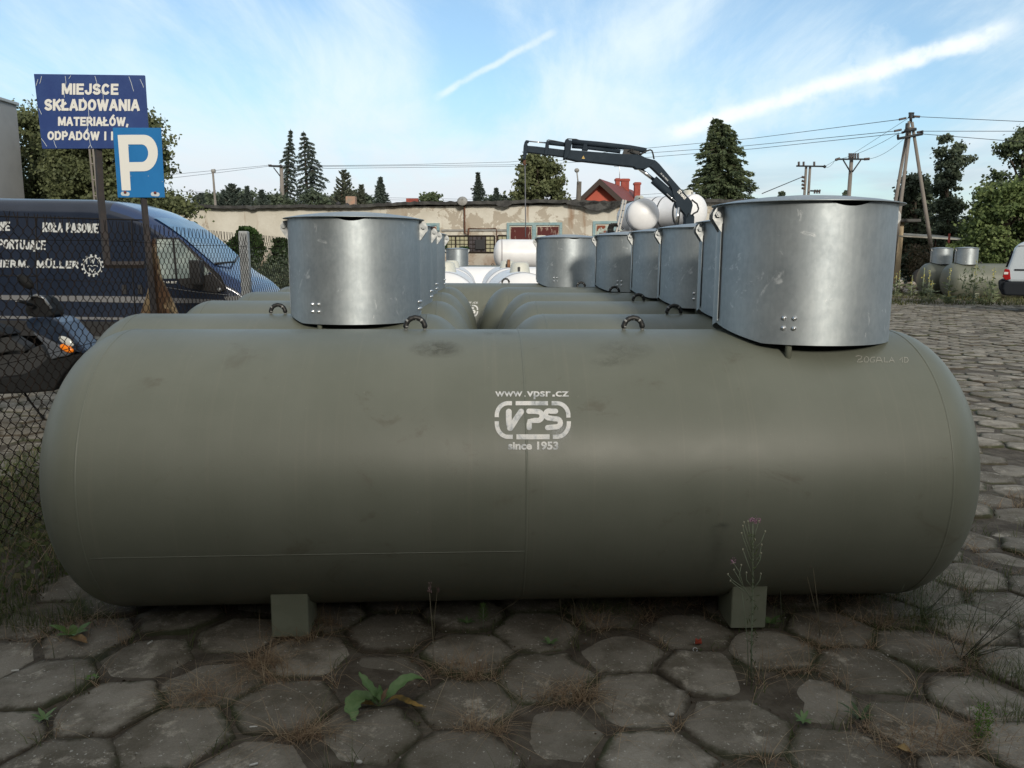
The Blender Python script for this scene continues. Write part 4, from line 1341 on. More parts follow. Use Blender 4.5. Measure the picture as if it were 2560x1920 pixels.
# ================================================================== SIGNS AND FENCE
m_brownpost = mat('dark_brown_steel_post', (0.030, 0.027, 0.028), 0.7, c2=(0.042, 0.034, 0.032), ns=12)
m_navy = mat('faded_navy_sign', (0.020, 0.050, 0.190), 0.45, c2=(0.026, 0.062, 0.21), ns=6)
m_white = mat('white_lettering', (0.74, 0.75, 0.72), 0.5)
m_pblue = mat('parking_sign_blue', (0.010, 0.155, 0.42), 0.42, c2=(0.013, 0.17, 0.45), ns=4)
m_scratch = mat('pale_scratch', (0.52, 0.58, 0.62), 0.7)
m_rustbolt = mat('rusty_bolt_red', (0.16, 0.03, 0.02), 0.8)
def board(cs, Y, th, m, name, parent):
    mb = MB(); mb.prism([at(*c, Y) for c in cs], (0, th, 0)); return bevel(fix_normals(mb.build(name, m, parent)), 0.003, 1)
YS = 6.95
bs = empty('text_sign', at(268, 663, YS), 'large navy blue board with white Polish text on a brown post', 'sign'); bs.location.z = 0
bc = [(84, 184.5), (361, 188), (373, 371), (105, 372)]
board(bc, YS, 0.02, m_navy, 'board', bs)
S = lambda px, py: at(px, py, YS - 0.003)
def bs_text(s_, x0, x1, y, h, wt=0.225):
    mb = MB(); block_text(mb, s_, (x0, y), (x1, y + 0.8), h, S, wt, 0.13); return mb.build('lettering', m_white, bs)
bs_text('MIEJSCE', 154.5, 296, 236.5, 28); bs_text('SKŁADOWANIA', 111, 349, 276.5, 29); bs_text('MATERIAŁÓW,', 145, 321, 314.5, 22.5); bs_text('ODPADÓW I I', 118.5, 282.5, 350, 22)
mb = MB()
for pts in [[(104, 190), (101, 204), (99, 209)], [(95, 198), (92, 208), (90, 214)], [(163, 190), (165, 206), (160, 228), (161, 244)], [(177, 189), (172, 197)], [(237, 190), (241, 203), (243, 220), (258, 236), (258, 252)],
            [(322, 191), (327, 204), (334, 228)], [(350, 198), (356, 210), (359, 219)], [(97, 271), (104, 286)], [(221, 270), (222, 289), (218, 310), (220, 326)], [(103, 346), (110, 355), (117, 366)], [(134, 350), (137, 360), (141, 369)],
            [(218, 320), (223, 346), (226, 362), (221, 370)], [(226, 362), (230, 370)]]:
    put_stroke(mb, pts, 1.25, lambda a, b: at(a, b, YS - 0.0045), False)
mb.build('scratches', m_scratch, bs)
mb = MB(); mb.tube([at(243, 330, YS + 0.05), at(251, 480, YS + 0.05), at(268, 662, YS + 0.05)], 0.033, 4, smooth=False)
mb.build('post', m_brownpost, bs)
mb = MB(); mb.tube([at(262, 662, YS + 0.05), at(362, 662, YS + 0.05)], 0.030, 4, smooth=False); mb.build('bottom_rail', m_brownpost, bs)
YQ = 6.75
ps = empty('parking_sign', at(371, 780, YQ), 'light blue square parking sign with a large white P on a brown post', 'sign'); ps.location.z = 0
board([(281, 319), (402, 319.5), (411.5, 494), (294, 494)], YQ, 0.012, m_pblue, 'board', ps)
mb = MB(); Sq = lambda a, b: at(a, b, YQ - 0.003)
# letter P: stem with bowl
stem = [(294, 337.5), (319, 337), (327, 476), (304.5, 476)]
mb.add([Sq(*p) for p in stem], [(0, 1, 2, 3)])
n = 18
outer = [(318.9, 337)] + [(360 + 34.5 * math.cos(R(a)), 382.5 + 45.5 * math.sin(R(a))) for a in np.linspace(-90, 90, n)] + [(324, 428.5)]
inner = [(320.3, 361)] + [(354 + 16.5 * math.cos(R(a)), 383 + 22 * math.sin(R(a))) for a in np.linspace(-90, 90, n)] + [(322.6, 405.5)]
mb.add([Sq(*p) for p in outer] + [Sq(*p) for p in inner], [(i, i + 1, n + 3 + i, n + 2 + i) for i in range(n + 1)])
mb.build('letter', m_white, ps)
for (x, y) in ((313, 481), (388, 482)):
    mb = MB(); mb.lathe([(0.0001, 0.012), (0.009, 0.01), (0.012, 0.0)], 10, Matrix.Translation(at(x, y, YQ - 0.003)) @ Matrix.Rotation(R(90), 4, 'X')); mb.build('bolt', m_rustbolt, ps)
    mb = MB(); put_stroke(mb, [(x - 6, y + 3), (x + 6, y + 4)], 10, lambda a, b: at(a, b, YQ - 0.0015)); mb.build('chipped_patch', m_scratch, ps)
mb = MB()
for (x, y) in ((322, 366), (366, 367), (327, 440), (371, 440), (406, 454)):
    put_stroke(mb, [(x - .5, y), (x + .5, y)], 1.3, lambda a, b: at(a, b, YQ - 0.004))
mb.build('rivets', m_scratch, ps)
mb = MB(); a, b = at(357, 470, YQ + 0.035), at(374, 663, YQ + 0.035); e = a + (b - a) * (a.z / (a.z - b.z)); mb.tube([at(350, 330, YQ + 0.035), a, b, e], 0.028, 4, smooth=False)
mb.build('post', m_brownpost, ps)

# ---- chain link fence
FA = Vector((-2.72, 2.6, 0)); FB = Vector((-3.25, 17.5, 0))
fu = (FB - FA).normalized(); fl = (FB - FA).length
fn = Vector((fu.y, -fu.x, 0))
HF = 1.78
fe = empty('chain_link_fence', (FA + FB) / 2, 'dark rusty chain-link wire fence running back along the left side', 'fence')
m_fwire = mat('rusty_dark_wire', (0.010, 0.009, 0.009), 0.9, c2=(0.022, 0.015, 0.011), spec=0.2, ns=9)
def chain_link():
    V, F = [], []
    cw = 0.095; chh = 0.090; r_ = 0.0027
    ncol = int(fl / (cw / 2 * 1.0))
    nrow = int(HF / chh)
    base = 0
    for i in range(0, ncol):
        s0 = i * cw / 2 * 1.0
        if i % 2: pass
        pts = []
        # wire i zigzags between s0 and s0+cw/2
        for j in range(nrow * 2 + 1):
            z = HF - j * chh / 2
            if z < 0.015: break
            side = (j + i) % 2
            s_ = s0 + (cw / 2 * 1.12) * side - 0.002
            o_ = 0.0028 if side else -0.0028
            bx = 0.012 * math.sin(s_ * 1.1 + z * 2) + 0.02 * math.sin(z * 1.3 + s_ * .4)
            # rounded knuckle
            for (dz, ds) in ((0.006, 0.92), (0.0, 1.0), (-0.006, 0.92)):
                ss = s0 + (cw / 2 * 1.12) * (side * ds + (1 - side) * (1 - ds)) - 0.002
                pts.append(FA + fu * ss + fn * (o_ + bx) + Vector((0, 0, z + dz * (1 if dz else 0))))
        # spike at the top
        tip = pts[0] + fu * (0.016 if i % 2 else -0.016) + Vector((0, 0, 0.055)) + fn * random.uniform(-.008, .008)
        pts = [tip] + pts
        P = np.array([tuple(p) for p in pts])
        T = np.gradient(P, axis=0); T /= np.linalg.norm(T, axis=1)[:, None] + 1e-9
        A_ = np.cross(T, np.array(tuple(fn))); A_ /= np.linalg.norm(A_, axis=1)[:, None] + 1e-9
        B_ = np.cross(T, A_)
        rg = []
        for k in range(3):
            an = 2 * math.pi * k / 3
            rg.append(P + (A_ * math.cos(an) + B_ * math.sin(an)) * r_)
        rg = np.stack(rg, 1).reshape(-1, 3)
        V.append(rg)
        m = len(P); q = np.arange(m - 1)
        for k in range(3):
            F.append(np.stack([base + q * 3 + k, base + q * 3 + (k + 1) % 3, base + (q + 1) * 3 + (k + 1) % 3, base + (q + 1) * 3 + k], -1))
        base += m * 3
    obj_np('wire_mesh', np.concatenate(V), np.concatenate(F), m_fwire, fe, smooth=True)
chain_link()
for z in (HF - 0.085, 1.02, 0.12):
    mb = MB()
    mb.tube([FA + fu * (fl * k / 40) + Vector((0, 0, z + 0.006 * math.sin(k * .9))) + fn * (0.004 + 0.012 * math.sin(fl * k / 40 * 1.1 + z * 2) + 0.02 * math.sin(z * 1.3 + fl * k / 40 * .4)) for k in range(41)], 0.0022, 4)
    mb.build('tension_wire', m_fwire, fe)
m_cpost = mat('pale_concrete_post', (0.36, 0.385, 0.40), 0.9, c2=(0.30, 0.32, 0.33), ns=14, bump=0.5, bs=90, bd=0.003)
for (Y, h_) in ((3.0, 1.9), (9.15, at(619, 578, 9.15).z), (15.2, 1.87)):
    p = FA + fu * ((Y - FA.y) / fu.y) - fn * 0.075
    mb = MB(); mb.box((p.x, p.y, h_ / 2), (0.10, 0.10, h_), Matrix.Rotation(YAW, 4, 'Z')); bevel(mb.build('fence_post', m_cpost, fe), 0.012, 2)
# dead vine stems behind the fence
m_stem = mat('dry_vine_bark', (0.22, 0.165, 0.095), 0.95, c2=(0.10, 0.055, 0.03), ns=5, nlo=0.45, nhi=0.58, nmap=(1, 1, 0.35), c3=(0.34, 0.27, 0.17), ns3=9, lo3=0.55, hi3=0.65, bump=1.0, bs=30, bd=0.01)
YV = 6.95
vt = MB()
for k, (pts, r0, r1) in enumerate([([(384, 598), (386, 640), (390, 690), (396, 740), (398, 800)], .016, .05), ([(388, 610), (384, 660), (380, 710), (372, 760), (362, 830)], .014, .042),
                    ([(392, 640), (398, 690), (408, 730), (420, 780), (440, 850)], .014, .045), ([(388, 655), (391, 700), (388, 750), (384, 820)], .018, .05),
                    ([(398, 690), (412, 720), (428, 755), (446, 800)], .012, .03), ([(380, 700), (372, 735), (362, 770), (348, 820)], .012, .03)]):
    P = [at(x, y, YV + 0.02 * k) for x, y in pts]
    P.append(Vector((P[-1].x + (P[-1].x - P[-2].x) * 1.2, P[-1].y, 0.0)))
    vt.tube(P, [r0 + (r1 - r0) * i / (len(P) - 1) for i in range(len(P))], 9)
tag(vt.build('dead_vine', m_stem), 'dry brown vine stems spreading at the base behind the wire fence', 'vine')

# ================================================================== WHITE TANKS
m_wht = mat('white_tank_paint', (0.88, 0.90, 0.93), 0.40, c2=(0.83, 0.85, 0.88), ns=2)
m_hood = mat('cream_plastic_hood', (0.58, 0.59, 0.53), 0.5)
m_copper = mat('brown_valve_pipe', (0.24, 0.12, 0.06), 0.5, 0.3)
m_grey_band = mat('grey_end_band', (0.50, 0.50, 0.53), 0.5)  # grey ring around each end of the white shells
def white_tank(name, half, loc, rz, label, group, hood_at=0.0, rad=0.625, zc=0.70, straps=()):
    t = empty(name, loc, label, 'gas tank', group, rz)
    shell_mesh(half, 0.32, rad, 72, (), zc).build('shell', m_wht, t, world_space=False)
    for sg in (-1, 1):
        mb = MB(); M = Matrix.Translation((sg * half, 0, zc)) @ Matrix.Rotation(R(90), 4, 'Y')
        mb.lathe([(rad + 0.001, -0.035), (rad + 0.004, -0.03), (rad + 0.004, 0.03), (rad - 0.001, 0.04)], 72, M)
        mb.build('end_band', m_grey_band, t, world_space=False)
    hb = MB(); zt_ = zc + rad
    M = Matrix.Translation((hood_at, 0, zt_ - 0.04))
    hb.lathe([(0.001, 0.21), (0.13, 0.208), (0.165, 0.19), (0.18, 0.15), (0.205, 0.0)], 28, M @ Matrix.Diagonal((1.15, 0.95, 1, 1)))
    hd = hb.build('valve_hood', m_hood, t, world_space=False)
    sb = MB(); sb.box((hood_at - 0.205, 0.03, zt_ + 0.035), (0.05, 0.05, 0.10)); bevel(sb.build('hood_slot', m_dark, hd, world_space=False), 0.015, 2)
    for lx in (-half * 0.6, half * 0.6):
        for sy in (-1, 1):
            lg_ = MB(); lg_.box((lx, sy * 0.33, zc / 2 - 0.26), (0.12, 0.10, zc - 0.34)) if False else lg_.prism([(lx - 0.06, sy * 0.40, zc - 0.70), (lx + 0.06, sy * 0.40, zc - 0.70), (lx + 0.06, sy * 0.40, zc - math.sqrt(rad ** 2 - .16) + 0.02), (lx - 0.06, sy * 0.40, zc - math.sqrt(rad ** 2 - .16) + 0.02)], (0, -sy * 0.09, 0))
            fix_normals(lg_.build('leg', m_wht, t, world_space=False))
    for sx, wd in straps:
        mb = MB(); M = Matrix.Translation((sx, 0, zc)) @ Matrix.Rotation(R(90), 4, 'Y')
        mb.lathe([(rad + 0.002, -wd / 2), (rad + 0.008, -wd / 2), (rad + 0.008, wd / 2), (rad + 0.002, wd / 2)], 48, M)
        mb.build('strap', mat('dark_lashing_strap', (0.06, 0.07, 0.08), 0.7), t, world_space=False)
    return t
GW = 'white gas tanks behind the grey-green ones'
vdir = Vector((-math.sin(YAW), math.cos(YAW), 0))
def wt_row(px, Z, label, pipe=False, hoodoff=-0.55):
    p = at(px, 640, Z); c = Vector((p.x, p.y, 0)) + vdir * 1.7
    top = at(px, 681 if px > 1280 and Z < 15 else 680, Z).z
    t = white_tank('white_gas_tank', 1.7, c, YAW + R(90), label, GW, hoodoff, zc=0.70)
    if pipe:
        mb = MB(); mb.tube([(hoodoff - 0.30, -0.02, 1.30), (hoodoff - 0.30, -0.02, 1.52)], 0.04, 10); mb.build('valve_pipe', m_copper, t, world_space=False)
    return t
wt_row(1310, 14.0, 'white gas tank with cream hood, nearest of the right-hand pair seen end-on')
wt_row(1274, 19.2, 'white gas tank second in the right-hand pair, brown valve pipe beside its hood', True)
wt_row(1110, 14.0, 'white gas tank with cream hood, nearest of the left-hand pair seen end-on')
wt_row(1127, 19.2, 'white gas tank second in the left-hand pair, half hidden by the galvanised shafts')
zt_ = at(1210, 667, 25).z
white_tank('white_gas_tank', 2.6, Vector((at(1175, 640, 25).x + 1.0, 25.3, zt_ - 1.325)), YAW, 'white gas tank lying crosswise behind the end-on white tanks', GW, 2.2)
# raised white tank on a flat trailer
rt = at(1288, 632.5, 33.0)
hi = white_tank('white_gas_tank', 1.15, Vector((at(1235, 632, 33).x + 1.15 + 0.30, 33.0, at(1290, 598.5, 33).z - 0.70 - 0.585)), YAW, 'raised white gas tank in front of the red garage doors, crane rope above it', GW, 0.48, rad=0.585, zc=0.70)
trl = empty('flat_trailer', (rt.x + 1.5, 33.0, 0), 'low flat trailer under the raised white tank', 'trailer')
zb_ = hi.location.z
mb = MB(); mb.box((rt.x + 1.6, 33.0, zb_ - 0.08), (6.0, 2.3, 0.15)); bevel(mb.build('deck', m_dark, trl), 0.02, 1)
for sx in (-1.2, 0.6, 2.8):
    for sy in (-0.95, 0.95):
        mb = MB(); mb.lathe([(0.10, -0.12), (0.36, -0.12), (0.42, -0.06), (0.42, 0.06), (0.36, 0.12), (0.10, 0.12)], 24, Matrix.Translation((rt.x + 1.0 + sx, 33.0 + sy, 0.42)) @ Matrix.Rotation(R(90), 4, 'X')); mb.build('wheel', m_dark, trl)
# more grey-green tanks beyond
far1 = place(short, Vector((at(1145, 640, 28.2).x + 0.9, 28.6, at(1200, 663.5, 28.2).z - 1.265)), 'distant grey-green tank whose lone shaft stands before the barred window')
for ch_ in kids(far1):
    if ch_.name.startswith('access_shaft'): ch_.location.x = -0.95
    if ch_.name.startswith('lifting_lug'): ch_.location.x = 0.35
l2 = [k for k in kids(far1) if k.name.startswith('lifting_lug')][0].copy(); COL.objects.link(l2); l2.parent = far1; l2.location.x = 0.72
for (px, Y, lab) in [(2354, 34.6, 'far tan-grey tank at the right, left one of the two with twin shafts'), (2416, 33.0, 'far tan-grey tank at the right, right one of the two, running behind the white van')]:
    c = place(front, (0, 0, 0), lab, 0.0)
    for ch_ in kids(c):
        if ch_.name.split('.')[0] in ('stencil_logo', 'paint_overspray', 'chalk_writing', 'weld_bead', 'mud_smudge'):
            bpy.data.objects.remove(ch_)
    c.scale = (1.10, 1.10, 1.10)
    rz = R(0)
    c.rotation_euler.z = rz
    # left end towards the back-left, shaft near the left end
    for ch_ in kids(c):
        if ch_.name.startswith('access_shaft'): ch_.location.x = -1.27
        if ch_.name.startswith('lifting_lug'): ch_.location.x = -0.25 if ch_.location.x == 0 else 0
    sx = at(px, 640, Y).x
    u = Vector((math.cos(rz), math.sin(rz), 0))
    c.location = Vector((sx, Y, 0)) + u * 1.27 * 1.1
# ================================================================== VAN
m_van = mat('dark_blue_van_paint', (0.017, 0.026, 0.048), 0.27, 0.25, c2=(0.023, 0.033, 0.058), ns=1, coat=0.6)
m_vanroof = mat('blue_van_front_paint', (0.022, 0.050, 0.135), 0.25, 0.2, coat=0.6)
m_plastic = mat('black_plastic', (0.018, 0.019, 0.021), 0.5)
m_molding = mat('grey_side_molding', (0.15, 0.155, 0.165), 0.55)
m_vglass = mat('van_window_glass', (0.20, 0.25, 0.25), 0.08, 0.0, c2=(0.36, 0.42, 0.40), ns=1.6, nmap=(1, 1, 2.2), spec=0.9)
m_wsglass = mat('windscreen_glass', (0.08, 0.15, 0.22), 0.06, 0.1, c2=(0.14, 0.24, 0.32), ns=2, spec=1.0)
m_vtext = mat('grey_white_van_lettering', (0.50, 0.53, 0.54), 0.5)
m_gap = mat('panel_gap', (0.004, 0.004, 0.006), 0.8)
m_tyre = mat('tyre_rubber', (0.018, 0.018, 0.019), 0.85)
m_rim = mat('wheel_rim', (0.30, 0.31, 0.32), 0.4, 0.6)
m_red = mat('red_tail_lamp', (0.32, 0.012, 0.012), 0.2)
m_orange = mat('orange_indicator', (0.85, 0.22, 0.01), 0.25)
YV0 = 12.0
VW = 1.95
van = empty('van', (-6.6, YV0 + VW / 2, 0), 'dark blue panel van with white company lettering parked behind the wire fence', 'van')
SL = 0.018   # the van stands slightly nose-down
def vz(x, z): return z - SL * (x + 9.0) * 0.55
def side_y(z):
    """near flank: upright to 1.25 m, then leaning in"""
    return YV0 + (0.0 if z < 1.25 else (z - 1.25) * 0.075)
def section(x):
    # half-plan widths and heights along the van, nose at -3.95
    if x <= -6.3: zt, zb_ = 2.44, 0.42
    else:
        t_ = (x + 5.35) / (1.40)
        pts = [(-6.3, 2.44), (-5.95, 2.41), (-5.66, 2.32), (-5.40, 2.19), (-5.16, 2.04), (-4.93, 1.87), (-4.72, 1.68), (-4.48, 1.47), (-4.33, 1.36), (-4.16, 1.27), (-3.98, 1.13), (-3.88, 0.97), (-3.85, 0.55)]
        zt = np.interp(x, [p[0] for p in pts], [p[1] for p in pts]); zb_ = 0.42
    nar = max(0.0, x + 4.6) * 0.16
    return zt, zb_, nar
xs = [-9.25] + list(np.linspace(-9.1, -6.4, 10)) + list(np.linspace(-6.3, -3.88, 30)) + [-3.85]
V, F = [], []
NP = 0
for x in xs:
    zt, zb_, nar = section(x)
    half = []
    r_ = min(0.22, (zt - zb_) * 0.4)
    zs = [zb_, zb_ + 0.1, 0.9, 1.25]
    prof = []
    for z in (zb_, 0.6, 0.85, 1.1, 1.25):
        prof.append((min(z, zt - r_), 0.0 + (0.05 if z == zb_ else 0)))
    top = zt - r_
    for k in range(1, 5):
        z = 1.25 + (top - 1.25) * k / 4 if top > 1.25 else top
        prof.append((z, max(0, (z - 1.25)) * 0.075))
    base_in = prof[-1][1]
    for k in range(1, 9):
        a = math.pi / 2 * k / 8
        prof.append((top + r_ * math.sin(a), base_in + r_ * 1.1 * (1 - math.cos(a))))
    prof.append((zt + 0.02, VW * 0.36))
    near = [(z, YV0 + nar + ins) for z, ins in prof]
    far = [(z, YV0 + VW - nar - ins) for z, ins in prof][::-1]
    loop = near + far
    NP = len(loop)
    V += [(x, y, vz(x, z)) for z, y in loop]
for i in range(len(xs) - 1):
    for k in range(NP):
        F.append((i * NP + k, (i + 1) * NP + k, (i + 1) * NP + (k + 1) % NP, i * NP + (k + 1) % NP))
F.append(tuple(range(NP))[::-1]); F.append(tuple((len(xs) - 1) * NP + k for k in range(NP)))
mb = MB(); mb.add(V, F, True)
vb = fix_normals(mb.build('body', m_van, van))
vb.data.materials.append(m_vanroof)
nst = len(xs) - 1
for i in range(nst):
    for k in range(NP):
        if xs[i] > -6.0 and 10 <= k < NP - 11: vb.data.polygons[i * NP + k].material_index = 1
def vmap(out=0.006):
    """pixel -> near flank of the van (two planes)"""
    def f(px, py):
        d = ray(px, py); o = Vector((0, 0, HC))
        z = 1.5
        for _ in range(8):
            y = side_y(z) - out
            p = o + d * (y / d.y)
            z = p.z - vz(p.x, 0)
        return p
    return f
vm = vmap(0.008); vm2 = vmap(0.014)
def flank_poly(name, pts, m, parent=van, mp=vm, th=0.006):
    mb = MB(); mb.prism([mp(*p) for p in pts], (0, th, 0)); return fix_normals(mb.build(name, m, parent))
# glazing
dw = flank_poly('door_window', [(392, 598), (431, 598), (441, 696), (397, 697)], m_vglass)
flank_poly('quarter_window', [(434, 598), (445, 599), (500, 652), (526, 678), (500, 700), (444, 697)], m_vglass)
flank_poly('window_bar', [(430, 597), (435, 597), (444, 700), (439, 700)], m_gap, mp=vm2)
flank_poly('a_pillar_trim', [(443, 594), (452, 598), (552, 690), (566, 720), (545, 706), (530, 686)], m_plastic, mp=vm2)
flank_poly('door_frame_trim', [(384, 594), (446, 594), (446, 598), (390, 598), (396, 700), (390, 700)], m_plastic, mp=vm2)
flank_poly('triangle_trim', [(443, 697), (486, 694), (530, 684), (566, 724), (540, 732), (470, 720), (452, 712)], m_plastic, mp=vmap(0.018))
# mirror
mb = MB(); c = vm(502, 684); mb.box(c + Vector((0, -0.16, 0.02)), (0.16, 0.16, 0.36)); mb.tube([c + Vector((0, 0, -0.1)), c + Vector((0, -0.14, -0.05))], 0.03, 6)
bevel(mb.build('wing_mirror', m_plastic, van), 0.03, 3)
# windscreen: patch just above the body skin between the pillars
V, F = [], []
wx = np.linspace(-5.38, -4.50, 12); wy = np.linspace(YV0 + 0.22, YV0 + VW - 0.22, 10)
for x in wx:
    for y in wy:
        bow = 0.05 * (1 - ((y - YV0 - VW / 2) / (VW / 2)) ** 2)
        V.append((x, y, vz(x, section(x)[0]) + 0.010 + 0.012 * (1 - ((y - YV0 - VW / 2) / (VW / 2)) ** 2)))
for i in range(11):
    for j in range(9):
        a = i * 10 + j; F.append((a, a + 1, a + 11, a + 10))
mb = MB(); mb.add(V, F, True); mb.build('windscreen', m_wsglass, van)
mb = MB(); x = -4.48
mb.tube([(x - 0.02, YV0 + 0.22, vz(x, section(x)[0]) + 0.05), (x + 0.05, YV0 + 0.9, vz(x, section(x)[0]) + 0.07), (x - 0.10, YV0 + 1.5, vz(x, section(x - 0.1)[0]) + 0.07)], 0.016, 5)
mb.build('wiper', m_plastic, van)
# panel gaps, moldings, handles, hinges
def vline(pts, r_=0.010, m=m_gap, name='panel_gap', mp=vm):
    mb = MB(); mb.tube([mp(*p) for p in pts], r_, 4); return mb.build(name, m, van)
vline([(89, 544), (90, 620), (91, 690), (94, 735), (98, 800)]); vline([(329, 549), (330, 600), (332, 690), (336, 745), (340, 800)])
vline([(-60, 539), (90, 543), (250, 547), (372, 550)], 0.009, name='gutter')
vline([(-60, 688), (89, 690)], 0.007); vline([(89, 697), (220, 703), (330, 706)], 0.004)
vline([(384, 594), (386, 650), (392, 700), (398, 745), (402, 800)]); vline([(370, 598), (365, 606), (366, 640), (376, 700)], 0.006)
vline([(402, 716), (450, 724), (500, 731), (545, 735), (575, 738)], 0.004, m_rim, 'swage_line')
flank_poly('side_molding', [(-60, 737), (330, 741), (560, 750), (560, 758), (330, 757), (-60, 748)], m_molding, th=0.01)
flank_poly('sill_molding', [(-60, 789), (330, 794), (420, 797), (420, 802), (330, 800), (-60, 796)], m_molding, th=0.01)
flank_poly('dark_sill', [(-60, 800), (420, 806), (420, 842), (-60, 838)], m_plastic, th=0.01)
for x in (304, 344):
    flank_poly('door_handle', [(x, 712), (x + 11, 712), (x + 12, 735), (x + 1, 735)], m_plastic, mp=vmap(0.03), th=0.02)
mb = MB(); mb.sphere(vm(549, 724), 0.035, 8); mb.build('side_indicator', m_rim, van)
flank_poly('headlamp', [(560, 742), (600, 738), (612, 760), (575, 768)], m_rim, mp=vmap(-0.01))
# bottom bumper
mb = MB(); mb.box((-3.90, YV0 + VW / 2, 0.55), (0.22, VW * 0.86, 0.30)); bevel(mb.build('bumper', m_plastic, van), 0.06, 3)
for x in (-4.75, -8.25):
    for y in (YV0 + 0.12, YV0 + VW - 0.12):
        mb = MB(); mb.lathe([(0.19, -0.10), (0.30, -0.11), (0.345, -0.07), (0.35, 0.07), (0.30, 0.11), (0.19, 0.10)], 32, Matrix.Translation((x, y, 0.35)) @ Matrix.Rotation(R(90), 4, 'X'))
        wh = mb.build('wheel', m_tyre, van)
        rb = MB(); rb.lathe([(0.001, 0.02), (0.08, 0.03), (0.14, -0.02), (0.19, 0.08), (0.20, 0.10)], 24, Matrix.Translation((x, y, 0.35)) @ Matrix.Rotation(R(90), 4, 'X')); rb.build('rim', m_rim, wh)
# lettering
def vt_(s_, x0, x1, y0, y1, h, wt, gap=0.16, shear=0.0):
    mb = MB(); block_text(mb, s_, (x0, y0), (x1, y1), h, vm2, wt, gap, shear); return mb.build('lettering', m_vtext, van)
vt_('KOŁA PASOWE', 106, 246, 580, 583, 24, 0.20); vt_('WE', -6, 25, 577, 577.2, 23, 0.20)
vt_('PORTUJĄCE', -5, 114, 622, 625, 24, 0.18, 0.14)
vt_('HERM.', -12, 73, 668.5, 669, 19, 0.24, 0.18, 0.08); vt_('MÜLLER', 91, 196, 670, 671.5, 19, 0.24, 0.12, 0.05)
mt = MB(); block_text(mt, 'TRANSIT', (399, 708), (442, 708.5), 5.5, vm2, 0.20, 0.22); tag(mt.build('lettering', m_white, van), 'small white word on the door')
lgv = MB(); cx, cy = 231, 664
put_stroke(lgv, arc_pts(cx, cy, 21.5, 22, 60, 420, 40), 2.6, vm2, False)
for k in range(14):
    a = 2 * math.pi * k / 14 + 0.1
    p = lambda r_, da: (cx + r_ * math.cos(a + da), cy + r_ * math.sin(a + da))
    lgv.add([vm2(*q) for q in (p(23.5, -.10), p(23.5, .10), p(28.3, .085), p(28.3, -.085))], [(0, 1, 2, 3)])
block_text(lgv, 'W', (223.5, 659), (237, 659), 13, vm2, 0.14); block_text(lgv, 'M', (222.5, 682), (238.5, 682), 12, vm2, 0.15)
put_stroke(lgv, [(217, 651), (216.5, 660)], 2.4, vm2, False); put_stroke(lgv, [(245, 651), (245.5, 660)], 2.4, vm2, False)
put_stroke(lgv, [(219, 667), (221, 664), (227, 663.5), (231, 666)], 1.8, vm2, False); put_stroke(lgv, [(231.5, 666), (235, 663.5), (242, 664), (244, 667)], 1.8, vm2, False)
tag(lgv.build('gear_emblem', m_vtext, van), 'round gear wheel emblem with the letters W and M')

# ---- car just beyond the van (red-brown roof edge over the fence)
# ================================================================== SCOOTER
m_scblue = mat('scooter_blue_fairing', (0.012, 0.022, 0.045), 0.2, 0.3, coat=0.6, c2=(0.03, 0.045, 0.075), ns=6)
m_scblack = mat('scooter_black_plastic', (0.007, 0.008, 0.009), 0.7, spec=0.25)
m_scgrey = mat('scooter_grey_panel', (0.030, 0.032, 0.034), 0.7, spec=0.3)
YB = 7.6
sc_ = empty('scooter', at(120, 1020, YB), 'dark blue motor scooter with an orange indicator parked behind the fence', 'scooter'); sc_.location.z = 0
def slab(name, pts, m, y0, th, parent=sc_, bv=0.02):
    mb = MB(); mb.prism([at(p[0], p[1], YB + y0) for p in pts], (0, th, 0)); return bevel(fix_normals(mb.build(name, m, parent)), bv, 3)
slab('front_fairing', [(62, 800), (80, 793), (104, 792), (132, 795), (150, 806), (172, 832), (196, 858), (214, 878), (210, 886), (190, 880), (160, 868), (120, 848), (88, 832), (66, 820)], m_scblue, -0.16, 0.34)
slab('lower_fairing', [(78, 830), (100, 838), (150, 862), (186, 880), (168, 890), (146, 894), (126, 900), (122, 888), (112, 866)], mat('scooter_pale_fairing', (0.11, 0.125, 0.15), 0.3, 0.3), -0.15, 0.30)
slab('leg_shield', [(118, 846), (150, 868), (176, 884), (205, 884), (188, 905), (160, 935), (142, 962), (134, 978), (60, 984), (0, 986), (-70, 984), (-90, 968), (0, 944), (50, 940), (86, 922), (112, 900), (124, 880)], m_scblack, -0.10, 0.26, bv=0.025)
slab('floor_panel', [(-40, 850), (0, 838), (16, 840), (58, 866), (62, 880), (30, 878), (0, 884), (-40, 900)], m_scgrey, -0.06, 0.2)
slab('rear_fairing', [(-60, 884), (0, 886), (50, 884), (100, 862), (124, 900), (92, 925), (50, 942), (0, 946), (-60, 950)], m_scgrey, 0.02, 0.1)
slab('handlebar_cover', [(66, 752), (78, 742), (96, 740), (112, 748), (126, 772), (132, 790), (116, 796), (90, 795), (68, 790), (60, 776)], m_scblack, -0.10, 0.22)
mb = MB(); mb.tube([at(78, 742, YB - 0.1), at(92, 738, YB - 0.15), at(110, 746, YB - .12), at(128, 772, YB - .1)], 0.013, 6); mb.build('windshield_rim', m_rim, sc_)
mb = MB(); M = Matrix.Translation(at(63, 704, YB - 0.2)) @ Matrix.Rotation(R(38), 4, 'Y'); mb.lathe([(0.0001, -0.025), (0.045, -0.018), (0.055, 0.0), (0.045, 0.018), (0.0001, 0.025)], 20, M @ Matrix.Rotation(R(90), 4, 'X') @ Matrix.Diagonal((1.6, 1.0, 1, 1)))
mb.tube([at(70, 712, YB - .2), at(79, 732, YB - .16), at(80, 750, YB - .1)], 0.007, 6); mb.build('mirror', m_scblack, sc_)
